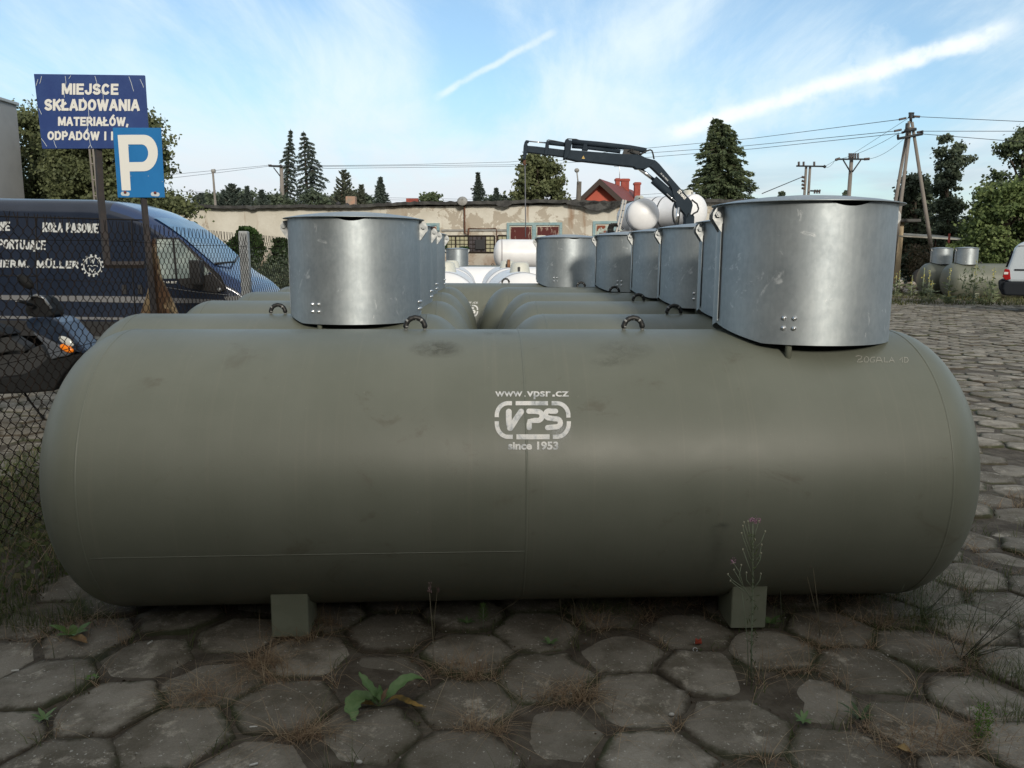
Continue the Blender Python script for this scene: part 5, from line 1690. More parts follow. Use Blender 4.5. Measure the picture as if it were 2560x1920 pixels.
mb = MB(); mb.tube([at(84, 764, YB - .15), at(60, 756, YB - .3), at(46, 752, YB - .38)], 0.015, 8); mb.build('handlebar', m_scblack, sc_)
mb = MB(); mb.tube([at(60, 756, YB - .3), at(48, 752, YB - .37), at(38, 754, YB - .4)], 0.005, 5); mb.build('brake_lever', m_rim, sc_)
mb = MB(); c = at(167, 871, YB - 0.17); mb.sphere(c, 0.055, 12, (1.25, 0.35, 0.62)); o = mb.build('indicator', m_orange, sc_)
o.data.transform(Matrix.Translation(c - sc_.location) @ Matrix.Rotation(R(24), 4, 'Y') @ Matrix.Translation(-(c - sc_.location)))
mb = MB(); c = at(166, 853, YB - 0.17); mb.sphere(c, 0.06, 12, (1.3, 0.3, 0.6)); o = mb.build('headlamp', mat('clear_lamp', (0.5, 0.52, 0.5), 0.15), sc_)
o.data.transform(Matrix.Translation(c - sc_.location) @ Matrix.Rotation(R(30), 4, 'Y') @ Matrix.Translation(-(c - sc_.location)))
fwx = at(225, 900, YB).x
for (x, nm) in ((fwx, 'wheel'), (fwx - 1.35, 'wheel')):
    mb = MB(); mb.lathe([(0.14, -0.05), (0.21, -0.06), (0.235, -0.02), (0.235, 0.02), (0.21, 0.06), (0.14, 0.05)], 28, Matrix.Translation((x, YB, 0.24)) @ Matrix.Rotation(R(90), 4, 'X')); w_ = mb.build(nm, m_tyre, sc_)
    mb = MB(); mb.lathe([(0.001, 0.03), (0.05, 0.04), (0.12, 0.01), (0.14, 0.05)], 20, Matrix.Translation((x, YB, 0.24)) @ Matrix.Rotation(R(90), 4, 'X')); mb.build('rim', m_rim, w_)
mb = MB(); mb.tube([at(60, 980, YB + .1), at(75, 1003, YB + .1)], 0.010, 6); a = at(75, 1003, YB + .1); mb.tube([a, (a.x + 0.12, a.y, 0.0)], 0.010, 6); mb.build('side_stand', m_scblack, sc_)
slab('seat', [(-120, 800), (-60, 805), (-10, 822), (18, 838), (0, 842), (-60, 846), (-120, 850)], m_scblack, -0.12, 0.26)

# ================================================================== WHITE VAN AT THE RIGHT
m_wvan = mat('white_van_paint', (0.50, 0.57, 0.63), 0.25, c2=(0.53, 0.60, 0.66), ns=1, coat=0.4)
m_bump = mat('dark_blue_grey_bumper', (0.012, 0.016, 0.022), 0.65, spec=0.3)
YW = 24.5
wv = empty('white_van', at(2600, 800, YW), 'small white van with red tail lamp cut off by the right edge', 'van'); wv.location.z = 0
W_ = lambda x, y: at(x, y, YW)
def wslab(name, pts, m, y0, th, bv=0.03, parent=wv):
    mb = MB(); mb.prism([at(p[0], p[1], YW) + Vector((0, y0, 0)) for p in pts], (0, th, 0)); return bevel(fix_normals(mb.build(name, m, parent)), bv, 3)
wslab('body', [(2518, 706), (2516, 690), (2517, 674), (2526, 648), (2534, 622), (2541, 611), (2556, 604), (2580, 601), (2700, 598), (2760, 625), (2800, 665), (2860, 680), (2870, 706)], m_wvan, 0, 1.7, 0.10)
wslab('lower_body', [(2512, 704), (2870, 704), (2870, 738), (2700, 742), (2512, 738), (2508, 722)], m_bump, -0.015, 1.73, 0.05)
wslab('rub_strip', [(2534, 672.5), (2860, 673), (2860, 677), (2534, 676.5)], m_bump, -0.02, 0.03, 0.004)
wslab('roof_rail', [(2543, 614), (2700, 611), (2700, 613), (2543, 616)], m_molding, -0.012, 0.03, 0.004)
wslab('tail_lamp', [(2513, 672), (2524, 674), (2526, 698), (2514, 700), (2508, 692)], m_red, -0.01, 0.3, 0.02)
wslab('lamp_lens', [(2512, 680), (2521, 680), (2520, 686), (2511, 686)], mat('lamp_white', (0.7, 0.68, 0.66), 0.2), -0.03, 0.05, 0.006)
wslab('bumper', [(2498, 702), (2506, 698), (2528, 706), (2528, 740), (2506, 738), (2499, 722)], m_bump, 0.1, 1.6, 0.06)
wslab('rear_window', [(2514, 668), (2516, 664), (2528, 628), (2530, 628), (2519, 668)], m_gap, 0.15, 1.3, 0.01)
for x in (2578, 2840):
    c = W_(x, 762)
    for y in (0.12, 1.58):
        mb = MB(); mb.lathe([(0.20, -0.09), (0.27, -0.10), (0.305, -0.06), (0.31, 0.06), (0.27, 0.10), (0.20, 0.09)], 32, Matrix.Translation((c.x, YW + y, 0.31)) @ Matrix.Rotation(R(90), 4, 'X')); w_ = mb.build('wheel', m_tyre, wv)
        mb = MB(); mb.lathe([(0.001, 0.10), (0.06, 0.11), (0.10, 0.06), (0.19, 0.09), (0.20, 0.1)], 24, Matrix.Translation((c.x, YW + y, 0.31)) @ Matrix.Rotation(R(90), 4, 'X')); mb.build('rim', mat('pale_wheel_cover', (0.5, 0.5, 0.52), 0.35, 0.3), w_)
    wslab('wheel_arch', [(x - 26, 745), (x - 22, 728), (x - 10, 718), (x + 10, 718), (x + 22, 728), (x + 26, 745)], m_gap, -0.022, 0.05, 0.01)

wcorner = at(2518, 706, YW); wcorner.z = 0
wv_M = Matrix.Translation(wcorner) @ Matrix.Rotation(R(-33), 4, 'Z') @ Matrix.Translation(-wcorner)
nl = wv_M @ wv.location
wv.location = nl; wv.rotation_euler.z = R(-33)
# ================================================================== CRANE TRUCK
m_crane = mat('slate_blue_crane_paint', (0.020, 0.032, 0.046), 0.75, c2=(0.025, 0.038, 0.053), ns=3, spec=0.2)
m_chrome = mat('chrome_rod', (0.75, 0.77, 0.78), 0.15, 1.0)
m_hose = mat('hydraulic_hose', (0.02, 0.022, 0.024), 0.6)
YC = 29.5
ct = empty('crane_truck', at(1690, 700, YC), 'flatbed truck carrying a folded slate-blue loader crane and white tanks behind the shafts', 'truck'); ct.location.z = 0
def zc_(p, sx=3.626): return (1250 + p[0] / sx, 320 + p[1] / sx)
def cs(name, pts, m, y0, th, parent=ct, bv=0.02):
    mb = MB(); mb.prism([at(*zc_(p), YC + y0) for p in pts], (0, th, 0)); o = fix_normals(mb.build(name, m, parent)); return bevel(o, bv, 1) if bv else o
cs('outer_boom', [(590, 195), (700, 203), (1110, 235), (1250, 240), (1285, 250), (1325, 270), (1400, 290), (1412, 302), (1325, 369), (1290, 372), (1232, 368), (1220, 352), (750, 300), (700, 300), (688, 296), (590, 272)], m_crane, -0.2, 0.40)
cs('boom_extension', [(236, 158), (330, 166), (590, 198), (590, 264), (430, 242), (236, 218)], m_crane, -0.13, 0.26)
cs('boom_tip', [(235, 108), (264, 112), (263, 126), (246, 132), (252, 160), (246, 222), (236, 262), (228, 288), (211, 285), (209, 240), (214, 160), (222, 128)], m_crane, -0.17, 0.34)
cs('boom_collar', [(416, 122), (436, 112), (444, 140), (444, 176), (428, 246), (400, 242), (411, 172)], m_crane, -0.18, 0.36)
cs('boom_collar', [(594, 102), (612, 98), (630, 110), (650, 108), (652, 140), (642, 196), (616, 262), (588, 280), (576, 276), (588, 190), (590, 130)], m_crane, -0.24, 0.48)
def ct_tube(name, pts, r_, m, y0=0.0, parent=ct):
    mb = MB(); mb.tube([at(*zc_(p), YC + y0) for p in pts], r_, 8); return mb.build(name, m, parent)
ct_tube('extension_ram', [(436, 134), (600, 152)], 0.075, m_crane); ct_tube('ram_rod', [(262, 120), (416, 134)], 0.025, m_chrome)
ct_tube('extension_ram', [(650, 126), (900, 148), (1180, 180), (1325, 206)], 0.095, m_crane); ct_tube('extension_ram', [(652, 166), (780, 176), (1090, 214)], 0.07, m_crane, 0.05)
ct_tube('hydraulic_hose', [(600, 108), (612, 98), (690, 102), (720, 112), (780, 122)], 0.018, m_hose); ct_tube('hydraulic_hose', [(430, 126), (426, 112), (440, 108), (500, 118), (590, 136)], 0.018, m_hose)
cs('ram_bracket', [(760, 140), (788, 142), (800, 204), (742, 200)], m_crane, -0.1, 0.2)
cs('ram_bracket', [(1110, 238), (1130, 176), (1190, 172), (1230, 186), (1290, 240), (1280, 250)], m_hose, -0.06, 0.1, bv=0)
ct_tube('hydraulic_hose', [(1180, 215), (1240, 236), (1290, 232), (1330, 208), (1362, 198), (1378, 206), (1388, 240), (1396, 282)], 0.028, m_hose, -0.1)
ct_tube('hydraulic_hose', [(1190, 225), (1210, 200), (1200, 190), (1160, 212)], 0.02, m_hose, -0.1)
cs('main_arm', [(1400, 288), (1418, 300), (1445, 325), (1560, 462), (1742, 668), (1748, 700), (1724, 800), (1690, 800), (1672, 770), (1640, 735), (1606, 720), (1588, 650), (1566, 590), (1560, 545), (1545, 520), (1395, 372), (1368, 348), (1330, 352), (1405, 292)], m_crane, -0.19, 0.38)
cs('crane_column', [(1684, 784), (1748, 782), (1764, 800), (1756, 1010), (1672, 1010), (1680, 880)], m_crane, -0.22, 0.44)
ct_tube('lift_ram', [(1392, 468), (1592, 645)], 0.155, m_crane, -0.02); ct_tube('ram_rod', [(1256, 362), (1400, 474)], 0.065, m_chrome, -0.02)
ct_tube('ram_pipe', [(1512, 594), (1560, 640), (1600, 668)], 0.02, m_chrome, -0.2)
ct_tube('lift_ram', [(1618, 720), (1596, 885)], 0.06, m_chrome, -0.25); ct_tube('lift_ram', [(1626, 722), (1608, 885)], 0.05, m_hose, -0.23)
ct_tube('hydraulic_hose', [(1738, 650), (1760, 668), (1786, 688), (1800, 730), (1790, 758), (1756, 776), (1744, 790)], 0.03, m_hose, -0.24)
ct_tube('pivot_pin', [(1702, 790), (1703, 790.5)], 0.10, m_hose, -0.24)
tri = MB(); C = lambda a, b: at(*zc_((a, b)), YC - 0.206)
tri.add([C(742, 277), (C(757, 250)), C(769, 279)], [(0, 1, 2)]); tri.build('warning_triangle', mat('warning_yellow', (0.62, 0.42, 0.10), 0.5), ct)
mark = MB(); put_stroke(mark, [(757, 260), (757, 270)], 2.6, lambda a, b: at(*zc_((a, b)), YC - 0.209), False); mark.build('warning_mark', m_hose, ct)
CA = lambda a, b: at(1620 + a / 11.85, 400 + b / 11.85, YC - 0.196)
lb_ = MB(); block_text(lb_, 'HIAB', (950, 1035), (1082, 1175), 88, CA, 0.2, 0.14); lb_.build('lettering', m_white, ct)
lb_ = MB(); block_text(lb_, 'XS 166 HIDUO', (362, 403), (577, 630), 44, CA, 0.18, 0.22); lb_.build('lettering', m_vtext, ct)
lb_ = MB(); lb_.add([CA(866, 945), CA(945, 872), CA(1012, 940), CA(928, 1012)], [(0, 1, 2, 3)]); lb_.build('emblem_plate', m_white, ct)
lb_ = MB(); CB = lambda a, b: at(1620 + a / 11.85, 400 + b / 11.85, YC - 0.199)
put_stroke(lb_, [(908, 960), (905, 935), (920, 912), (945, 915), (965, 935), (968, 965), (952, 990)], 13, CB); put_stroke(lb_, [(925, 945), (945, 940), (958, 960)], 10, CB); lb_.build('emblem', m_hose, ct)
ct_tube('hoist_rope', [(222, 300), (226, 345), (228, 420), (230, 700), (232, 990)], 0.018, mat('hoist_rope', (0.16, 0.17, 0.2), 0.7))
ct_tube('hook', [(219, 280), (222, 300), (216, 318), (224, 332), (230, 318)], 0.05, m_rust)
# chassis, bed, cab, wheels
bx0, bx1 = at(1520, 640, YC).x, at(1800, 640, YC).x
mb = MB(); mb.box(((bx0 + bx1) / 2, YC + 2.3, 1.15), (bx1 - bx0, 7.6, 0.18)); bevel(mb.build('flatbed', m_dark, ct), 0.02, 1)
mb = MB(); mb.box(((bx0 + bx1) / 2, YC + 2.3, 0.9), (1.0, 7.4, 0.25)); mb.build('chassis', m_dark, ct)
mb = MB(); mb.box(((bx0 + bx1) / 2, YC + 7.4, 1.6), (2.3, 2.0, 2.2)); bevel(mb.build('cab', m_wvan, ct), 0.12, 3)
for y in (0.2, 1.4, 7.2):
    for s_ in (-1, 1):
        mb = MB(); mb.lathe([(0.28, -0.14), (0.44, -0.15), (0.50, -0.10), (0.50, 0.10), (0.44, 0.15), (0.28, 0.14)], 28, Matrix.Translation(((bx0 + bx1) / 2 + s_ * 1.05, YC + y, 0.5)) @ Matrix.Rotation(R(90), 4, 'Y')); mb.build('wheel', m_tyre, ct)
# cradle that lifts the tanks
mb = MB()
for y in (1.2, 3.6):
    mb.box(((bx0 + bx1) / 2, YC + y, 2.50), (bx1 - bx0 - 0.1, 0.14, 0.14))
    for x in (bx0 + 0.2, (bx0 + bx1) / 2, bx1 - 0.2): mb.box((x, YC + y, 1.85), (0.12, 0.12, 1.3))
mb.build('cradle_frame', m_molding, ct)
GB = 'white tanks loaded on the crane truck'
c1_ = at(1605, 537.5, 31.0); rr = 39.5 / 1997 * 30.8
t1 = white_tank('loaded_white_tank', 1.2, Vector((c1_.x, c1_.y + 1.2, c1_.z - 0.70)), R(90) + R(2), 'left white tank on the truck bed, seen end-on below the crane arm', GB, -0.3, rad=rr, straps=((-0.95, 0.07), (0.7, 0.07)))
c2_ = at(1731, 530, 32.0); rr2 = 43.0 / 1997 * 31.6
a2 = R(90 + 38)
t2 = white_tank('loaded_white_tank', 1.25, Vector((c2_.x, c2_.y, c2_.z - 0.70)) + Vector((math.cos(a2), math.sin(a2), 0)) * 1.15, a2, 'right white tank on the truck bed with two dark lashing straps behind the crane', GB, -0.9, rad=rr2, straps=((0.1, 0.06), (0.55, 0.06), (-0.75, 0.09)))
# aluminium ladder leaning on the load
ld = empty('ladder', at(1545, 560, 28.9), 'aluminium ladder leaning against the left loaded white tank', 'ladder')
m_alu = mat('aluminium_ladder', (0.52, 0.50, 0.46), 0.45, 0.4)
a, b = at(1562, 500, 29.2), at(1545, 579, 28.6); ext = (b - a).normalized()
b = b + ext * 1.3
for o_ in (Vector((-.06, 0, 0)), Vector((.06, .22, 0))):
    mb = MB(); mb.tube([a + o_, b + o_], 0.045, 4, smooth=False); mb.build('rail', m_alu, ld)
for k in range(9):
    p = a + (b - a) * (0.06 + 0.105 * k); mb = MB(); mb.tube([p + Vector((-.10, -0.03, 0)), p + Vector((.10, .25, 0))], 0.016, 6); mb.build('rung', m_dark, ld)
# equipment rack with black hoses left of the ladder
er = empty('hose_rack', at(1535, 640, 28.8), 'grey box with looped black hoses beside the ladder', 'equipment rack'); er.location.z = 0
c = at(1540, 572, 28.9); mb = MB(); mb.box((c.x, c.y + .4, c.z / 2 - 0.1), (0.55, 0.7, c.z + 0.05)); bevel(mb.build('box', m_molding, er), 0.03, 1)
for k in range(4):
    mb = MB(); x0 = 1521 + k * 4; mb.tube([at(x0, 583, 28.6), at(x0 - 1, 572, 28.6), at(x0 + 3, 562 - k, 28.5), at(x0 + 8, 559, 28.5), at(x0 + 11, 566, 28.6)], 0.03, 6); mb.build('hose', m_hose, er)
# ================================================================== TREES AND PLANTS
def quads(C, size, asp=1.0, D=None):
    """rhombic leaf faces: C (N,3), size (N,), optional long direction D (N,3)"""
    N = len(C)
    if D is None:
        D = rng.normal(size=(N, 3))
    D = D / (np.linalg.norm(D, axis=1)[:, None] + 1e-9)
    E = np.cross(D, rng.normal(size=(N, 3))); E /= np.linalg.norm(E, axis=1)[:, None] + 1e-9
    s_ = np.asarray(size).reshape(-1, 1)
    V = np.stack([C - D * s_ * 0.5, C + E * s_ * 0.5 * asp, C + D * s_ * 0.5, C - E * s_ * 0.5 * asp], 1).reshape(-1, 3)
    F = np.arange(N * 4).reshape(N, 4)
    return V, F

def outline_fn(rows, Y):
    """rows of (py, xl, xr) -> arrays of z, centre x, half width at distance Y"""
    zs, cx, hw = [], [], []
    for (py, xl, xr) in rows:
        a, b = at(xl, py, Y), at(xr, py, Y)
        zs.append(a.z); cx.append((a.x + b.x) / 2); hw.append((b.x - a.x) / 2)
    o = np.argsort(zs)
    return np.array(zs)[o], np.array(cx)[o], np.array(hw)[o]

M_LEAF = {}
def leafm(kind):
    d = {'linden': ((0.070, 0.090, 0.045), (0.165, 0.190, 0.090), (0.25, 0.26, 0.14)),
         'dark': ((0.062, 0.086, 0.066), (0.125, 0.162, 0.105), (0.17, 0.205, 0.13)),
         'green': ((0.062, 0.092, 0.056), (0.135, 0.175, 0.088), (0.19, 0.225, 0.11)),
         'bright': ((0.080, 0.125, 0.045), (0.175, 0.230, 0.085), (0.26, 0.31, 0.13)),
         'spruce': ((0.050, 0.072, 0.064), (0.100, 0.132, 0.112), (0.14, 0.175, 0.14)),  # spruce and dark greens carry the grey-blue of distance haze in their colour
         'grey': ((0.055, 0.065, 0.055), (0.12, 0.14, 0.10), (0.20, 0.21, 0.16)),
         'ivy': ((0.018, 0.042, 0.012), (0.050, 0.100, 0.028), (0.08, 0.14, 0.04))}[kind]
    return foliage('foliage_' + kind, d[0], d[1], d[2])
m_bark = mat('tree_bark', (0.085, 0.065, 0.048), 0.95, c2=(0.055, 0.045, 0.035), ns=8, nmap=(1, 1, 0.3), bump=0.8, bs=20, bd=0.02)

def broadleaf(name, rows, Y, label, kind='linden', nclump=60, nleaf=9000, leaf=0.16, group=None, cl_r=0.22, depth=0.8, trunk=0.16, drop=0.0, cat='tree'):
    zs, cxs, hws = outline_fn(rows, Y)
    zlo, zhi = zs[0], zs[-1]
    cxm = float(np.interp(zlo + (zhi - zlo) * 0.3, zs, cxs))
    t = empty(name, (cxm, Y, 0), label, cat, group)
    wmax = hws.max()
    C = []; Rc = []
    tries = 0
    while len(C) < nclump and tries < 20000:
        tries += 1
        z = rng.uniform(zlo, zhi); h_ = np.interp(z, zs, hws)
        if rng.random() > (h_ / wmax) ** 1.0 + 0.08: continue
        r_ = cl_r * wmax * rng.uniform(0.6, 1.15)
        r_ = min(r_, max(0.12 * wmax, h_ * 0.75))
        a = rng.uniform(0, 2 * math.pi); q = math.sqrt(rng.uniform(0.15, 1.0))
        x = np.interp(z, zs, cxs) + math.cos(a) * q * max(0, h_ - r_ * 0.55); y = Y + math.sin(a) * q * max(0, h_ - r_ * 0.5) * depth
        C.append((x, y, min(z, zhi - r_ * 0.5))); Rc.append(r_)
    C = np.array(C); Rc = np.array(Rc)
    wts = Rc ** 2 / (Rc ** 2).sum()
    idx = rng.choice(len(C), nleaf, p=wts)
    d = rng.normal(size=(nleaf, 3)); d /= np.linalg.norm(d, axis=1)[:, None]
    rad = Rc[idx] * np.abs(rng.normal(0, 0.62, nleaf) + 0.35)
    # leaves gather on sprays that reach out of each clump
    spray = rng.normal(size=(len(C), 9, 3)); spray[:, :, 2] *= 0.55; spray /= np.linalg.norm(spray, axis=2)[:, :, None]
    sd_ = spray[idx, rng.integers(0, 9, nleaf)]
    mixk = (rng.random(nleaf) < 0.55)[:, None]
    d = np.where(mixk, sd_ + rng.normal(0, 0.20, (nleaf, 3)), d)
    rad = np.where(mixk[:, 0], Rc[idx] * rng.uniform(0.15, 1.45, nleaf), rad)
    P = C[idx] + d * rad[:, None] * np.array([1, 1, 0.8])
    # small drooping sprays
    P[:, 2] -= np.abs(rng.normal(0, 0.06 * wmax, nleaf)) * drop
    sz = leaf * rng.uniform(0.6, 1.3, nleaf)
    V, F = quads(P, sz, 0.75)
    ct_ = rng.uniform(0, 1, len(C))
    tint = np.clip(0.45 * ct_[idx] + 0.45 * rng.random(nleaf) + 0.12 * d[:, 2], 0, 1)
    obj_np('crown', V, F, leafm(kind), t, tint=tint)
    tb = MB(); base = Vector((cxm, Y, 0)); top = Vector((float(np.interp(zlo + (zhi - zlo) * .75, zs, cxs)), Y, zlo + (zhi - zlo) * 0.8))
    tr = max(0.06, trunk * wmax)
    tb.tube([base, base.lerp(top, 0.35) + Vector((rng.normal(0, .05), 0, 0)), base.lerp(top, 0.7), top], [tr, tr * 0.75, tr * 0.45, tr * 0.12], 10)
    for k in rng.choice(len(C), min(len(C), 22), replace=False):
        e = Vector(C[k]); f_ = min(0.9, max(0.15, (e.z - 0.25 * wmax) / max(0.5, top.z) * 0.85)); s_ = base.lerp(top, f_)
        mid = s_.lerp(e, 0.5) + Vector((0, 0, 0.08 * wmax))
        tb.tube([s_, mid, e], [tr * 0.32 * (1 - f_ * 0.6), tr * 0.2 * (1 - f_ * 0.5), 0.015], 5)
    tb.build('trunk', m_bark, t)
    return t

def conifer(name, rows, Y, label, kind='spruce', whorls=26, per=9, leaf=0.22, group=None, droop=0.25, upturn=0.0, dens=60, cat='tree'):
    zs, cxs, hws = outline_fn(rows, Y)
    zlo, zhi = zs[0], zs[-1]
    cxm = float(np.interp(zlo, zs, cxs))
    t = empty(name, (cxm, Y, 0), label, cat, group)
    P, D, T, S = [], [], [], []
    tb = MB()
    tr = 0.03 * (zhi - zlo) ** 0.8 + 0.04
    xt = float(np.interp(zhi, zs, cxs))
    tb.tube([(cxm, Y, 0), (cxm, Y, zlo), ((cxm + xt) / 2, Y, (zlo + zhi) / 2), (xt, Y, zhi)], [tr * 1.3, tr, tr * 0.6, 0.02], 8)
    for w_i in range(whorls):
        f_ = (w_i + 0.5) / whorls
        z = zlo + (zhi - zlo) * f_
        for k in range(per):
            a = 2 * math.pi * k / per + w_i * 0.7 + rng.normal(0, 0.25)
            hw = np.interp(z, zs, hws) * rng.uniform(0.45, 1.10)
            if rng.random() < 0.14: hw *= 1.25
            x0 = np.interp(z, zs, cxs)
            hw = max(hw, 0.12)
            dirx, diry = math.cos(a), math.sin(a) * 0.85
            n = max(8, int(dens * (0.3 + hw / (hws.max() + 1e-6))))
            s_ = rng.random(n) ** 0.7
            dz = -droop * hw * s_ + upturn * hw * s_ ** 2
            lat = rng.normal(0, 1, n) * 0.075 * hw * (1.1 - s_ * 0.8) + rng.normal(0, 0.03, n)
            px_ = x0 + dirx * hw * s_ - math.sin(a) * lat
            py_ = Y + diry * hw * s_ + math.cos(a) * lat
            pz_ = z + dz - np.abs(rng.normal(0, 0.05, n)) * (1 + 2.2 * droop) * (0.5 + s_)
            P.append(np.stack([px_, py_, pz_], -1))
            dd = np.stack([dirx + rng.normal(0, .5, n), diry + rng.normal(0, .5, n), -droop * 1.2 + upturn + rng.normal(0, .35, n)], -1)
            D.append(dd); T.append(np.clip(rng.uniform(0.0, 0.5) + rng.random(n) * 0.5, 0, 1)); S.append(leaf * rng.uniform(0.6, 1.3, n))
            if k % 2 == 0:
                tb.tube([(x0, Y, z), (x0 + dirx * hw * 0.9, Y + diry * hw * 0.9, z - droop * hw * 0.9 + upturn * hw * .8)], [0.025 + 0.01 * hw, 0.008], 4, cap=False)
    P = np.concatenate(P); D = np.concatenate(D); T = np.concatenate(T); S = np.concatenate(S)
    V, F = quads(P, S, 0.34, D)
    obj_np('crown', V, F, leafm(kind), t, tint=T)
    tb.build('trunk', m_bark, t)
    return t

GTB = 'trees behind the garage'
# big lindens on the left
broadleaf('linden_tree', [(540, 130, 470), (500, 120, 484), (450, 110, 470), (400, 110, 440), (360, 110, 420), (330, 120, 405), (300, 130, 392), (280, 200, 375)], 33, 'large bushy tree behind both blue signs, its right edge stepping down toward the van', 'linden', 120, 44000, 0.155, cl_r=0.19, drop=0.5)
broadleaf('linden_tree', [(540, -120, 230), (500, -140, 240), (440, -120, 240), (380, -80, 235), (330, -40, 225), (300, 10, 200), (278, 30, 110)], 36, 'bushy tree between the grey building and the blue signs', 'linden', 110, 38000, 0.16, cl_r=0.19, drop=0.5)
# twin spruces
conifer('spruce_tree', [(520, 672, 752), (480, 690, 745), (430, 705, 742), (390, 700, 740), (360, 712, 738), (340, 718, 733), (322, 725, 728)], 70, 'left and taller tree of the twin spruces', 'spruce', 21, 8, 0.23, droop=0.35, group='twin spruces')
conifer('spruce_tree', [(520, 725, 815), (480, 735, 812), (450, 740, 822), (430, 740, 826), (400, 742, 805), (375, 745, 798), (350, 748, 782), (335, 752, 765), (327, 757, 760)], 71.5, 'right tree of the twin spruces, lopsided with longer right branches', 'spruce', 19, 9, 0.24, droop=0.30, group='twin spruces')
# pines and firs in a row
for (rows, Y, lab, up, nm, kd, wh) in [
    ([(525, 484, 512), (500, 490, 512), (482, 498, 506)], 62, 'small dark pine at the left end of the low row, beside the street lamp', 0.5, 'pine_tree', 'spruce', 9),
    ([(525, 540, 610), (500, 545, 605), (480, 556, 600), (466, 568, 592), (460, 576, 582)], 62, 'bushy young pine just right of the thin street lamp', 0.7, 'pine_tree', 'spruce', 13),
    ([(525, 600, 632), (500, 606, 630), (480, 612, 624), (466, 616, 619)], 64, 'narrow spiky young pine next to the bushy one', 0.7, 'pine_tree', 'spruce', 12),
    ([(525, 636, 680), (500, 642, 672), (484, 648, 662), (474, 653, 656)], 63, 'small round-topped pine left of the twin spruces', 0.5, 'pine_tree', 'spruce', 10),
    ([(525, 815, 890), (500, 825, 885), (480, 832, 888), (460, 842, 880), (440, 850, 875), (424, 856, 861)], 58, 'pale open pine with upswept branches right of the twin spruces', 0.9, 'pine_tree', 'grey', 11),
    ([(525, 880, 925), (500, 885, 918), (480, 895, 912), (462, 902, 905)], 60, 'small pale pine left of the neat fir', 0.9, 'pine_tree', 'grey', 10),
    ([(525, 923, 982), (505, 928, 978), (480, 934, 968), (460, 942, 960), (441, 950, 952)], 58, 'neat dark cone-shaped fir in the middle of the row', 0.1, 'fir_tree', 'spruce', 20),
    ([(525, 1168, 1225), (500, 1174, 1222), (475, 1180, 1212), (450, 1188, 1202), (429, 1194, 1196)], 62, 'dark fir just left of the round tree behind the hoist rope', 0.15, 'fir_tree', 'spruce', 18),
    ([(525, 1222, 1262), (500, 1228, 1254), (480, 1234, 1248), (468, 1239, 1242)], 64, 'small fir tucked between the dark fir and the round tree', 0.15, 'fir_tree', 'spruce', 12)]:
    conifer(nm, rows, Y, lab, kd, wh, 8, 0.22 if up < 0.6 else 0.26, GTB, droop=0.15 if up < 0.3 else -0.1, upturn=up * 0.6, dens=42)
broadleaf('round_shrub', [(525, 1046, 1108), (505, 1048, 1106), (492, 1055, 1098), (484, 1066, 1086)], 66, 'small rounded green tree over the garage roof right of the fir', 'green', 22, 4000, 0.24, GTB, cl_r=0.4)
# low dark hedge belt of treetops behind the roof
for i, (x0, x1, yt_, Y, kd) in enumerate([(470, 570, 486, 66, 'dark'), (545, 660, 484, 68, 'dark'), (630, 740, 486, 66, 'dark'), (745, 850, 482, 66, 'dark'), (820, 910, 478, 64, 'dark'), (870, 950, 490, 64, 'dark'), (1205, 1290, 490, 66, 'dark')]):
    broadleaf('hedge_tree', [(530, x0, x1), (510, x0 + 2, x1 - 2), (yt_ + 6, x0 + 12, x1 - 12), (yt_, x0 + 30, x1 - 30)], Y,
              'low dark treetop over the garage roof, %s counting from the left' % ['first', 'second', 'third', 'fourth', 'fifth', 'sixth', 'seventh'][i], kd, 26, 3600, 0.26, 'low dark treetops over the garage roof', cl_r=0.3)
broadleaf('linden_tree', [(525, 1270, 1425), (505, 1272, 1428), (480, 1275, 1412), (455, 1282, 1405), (430, 1288, 1400), (410, 1292, 1398), (395, 1312, 1352), (386, 1322, 1345)], 60, 'large round-crowned tree behind the hoist rope left of the red house', 'linden', 70, 17000, 0.26, GTB, cl_r=0.22, drop=0.5)
conifer('conifer_tree', [(530, 1700, 1925), (500, 1712, 1915), (470, 1712, 1908), (440, 1718, 1892), (410, 1730, 1888), (385, 1738, 1872), (360, 1746, 1862), (335, 1756, 1846), (318, 1768, 1842), (300, 1772, 1815), (293, 1778, 1786)], 52, 'big dark ragged conifer with forked drooping top behind the crane truck', 'green', 24, 12, 0.27, droop=0.30, upturn=0.05, dens=120)
# right-hand group
broadleaf('dark_tree', [(690, 2230, 2350), (640, 2225, 2360), (580, 2232, 2355), (520, 2235, 2345), (480, 2240, 2330), (455, 2248, 2320), (438, 2262, 2310)], 54, 'dark tree directly behind the legs of the A-frame power pole', 'dark', 80, 20000, 0.28, 'trees on the right', cl_r=0.24)
broadleaf('dark_tree', [(690, 2320, 2440), (620, 2325, 2440), (560, 2330, 2425), (520, 2325, 2418), (490, 2335, 2405), (455, 2325, 2400), (420, 2330, 2402), (395, 2340, 2440), (370, 2335, 2425), (350, 2345, 2385), (340, 2345, 2365)], 50, 'tall open tree with gaps and a long right branch, right of the A-frame pole', 'dark', 120, 32000, 0.19, 'trees on the right', cl_r=0.22, drop=0.4)
broadleaf('dark_tree', [(690, 2400, 2640), (600, 2410, 2640), (520, 2440, 2640), (470, 2455, 2640), (430, 2480, 2640), (400, 2480, 2620), (370, 2500, 2610), (345, 2520, 2600), (325, 2540, 2590)], 44, 'tall tree at the right edge of the photo, tallest of its group', 'green', 110, 26000, 0.20, 'trees on the right', cl_r=0.2)
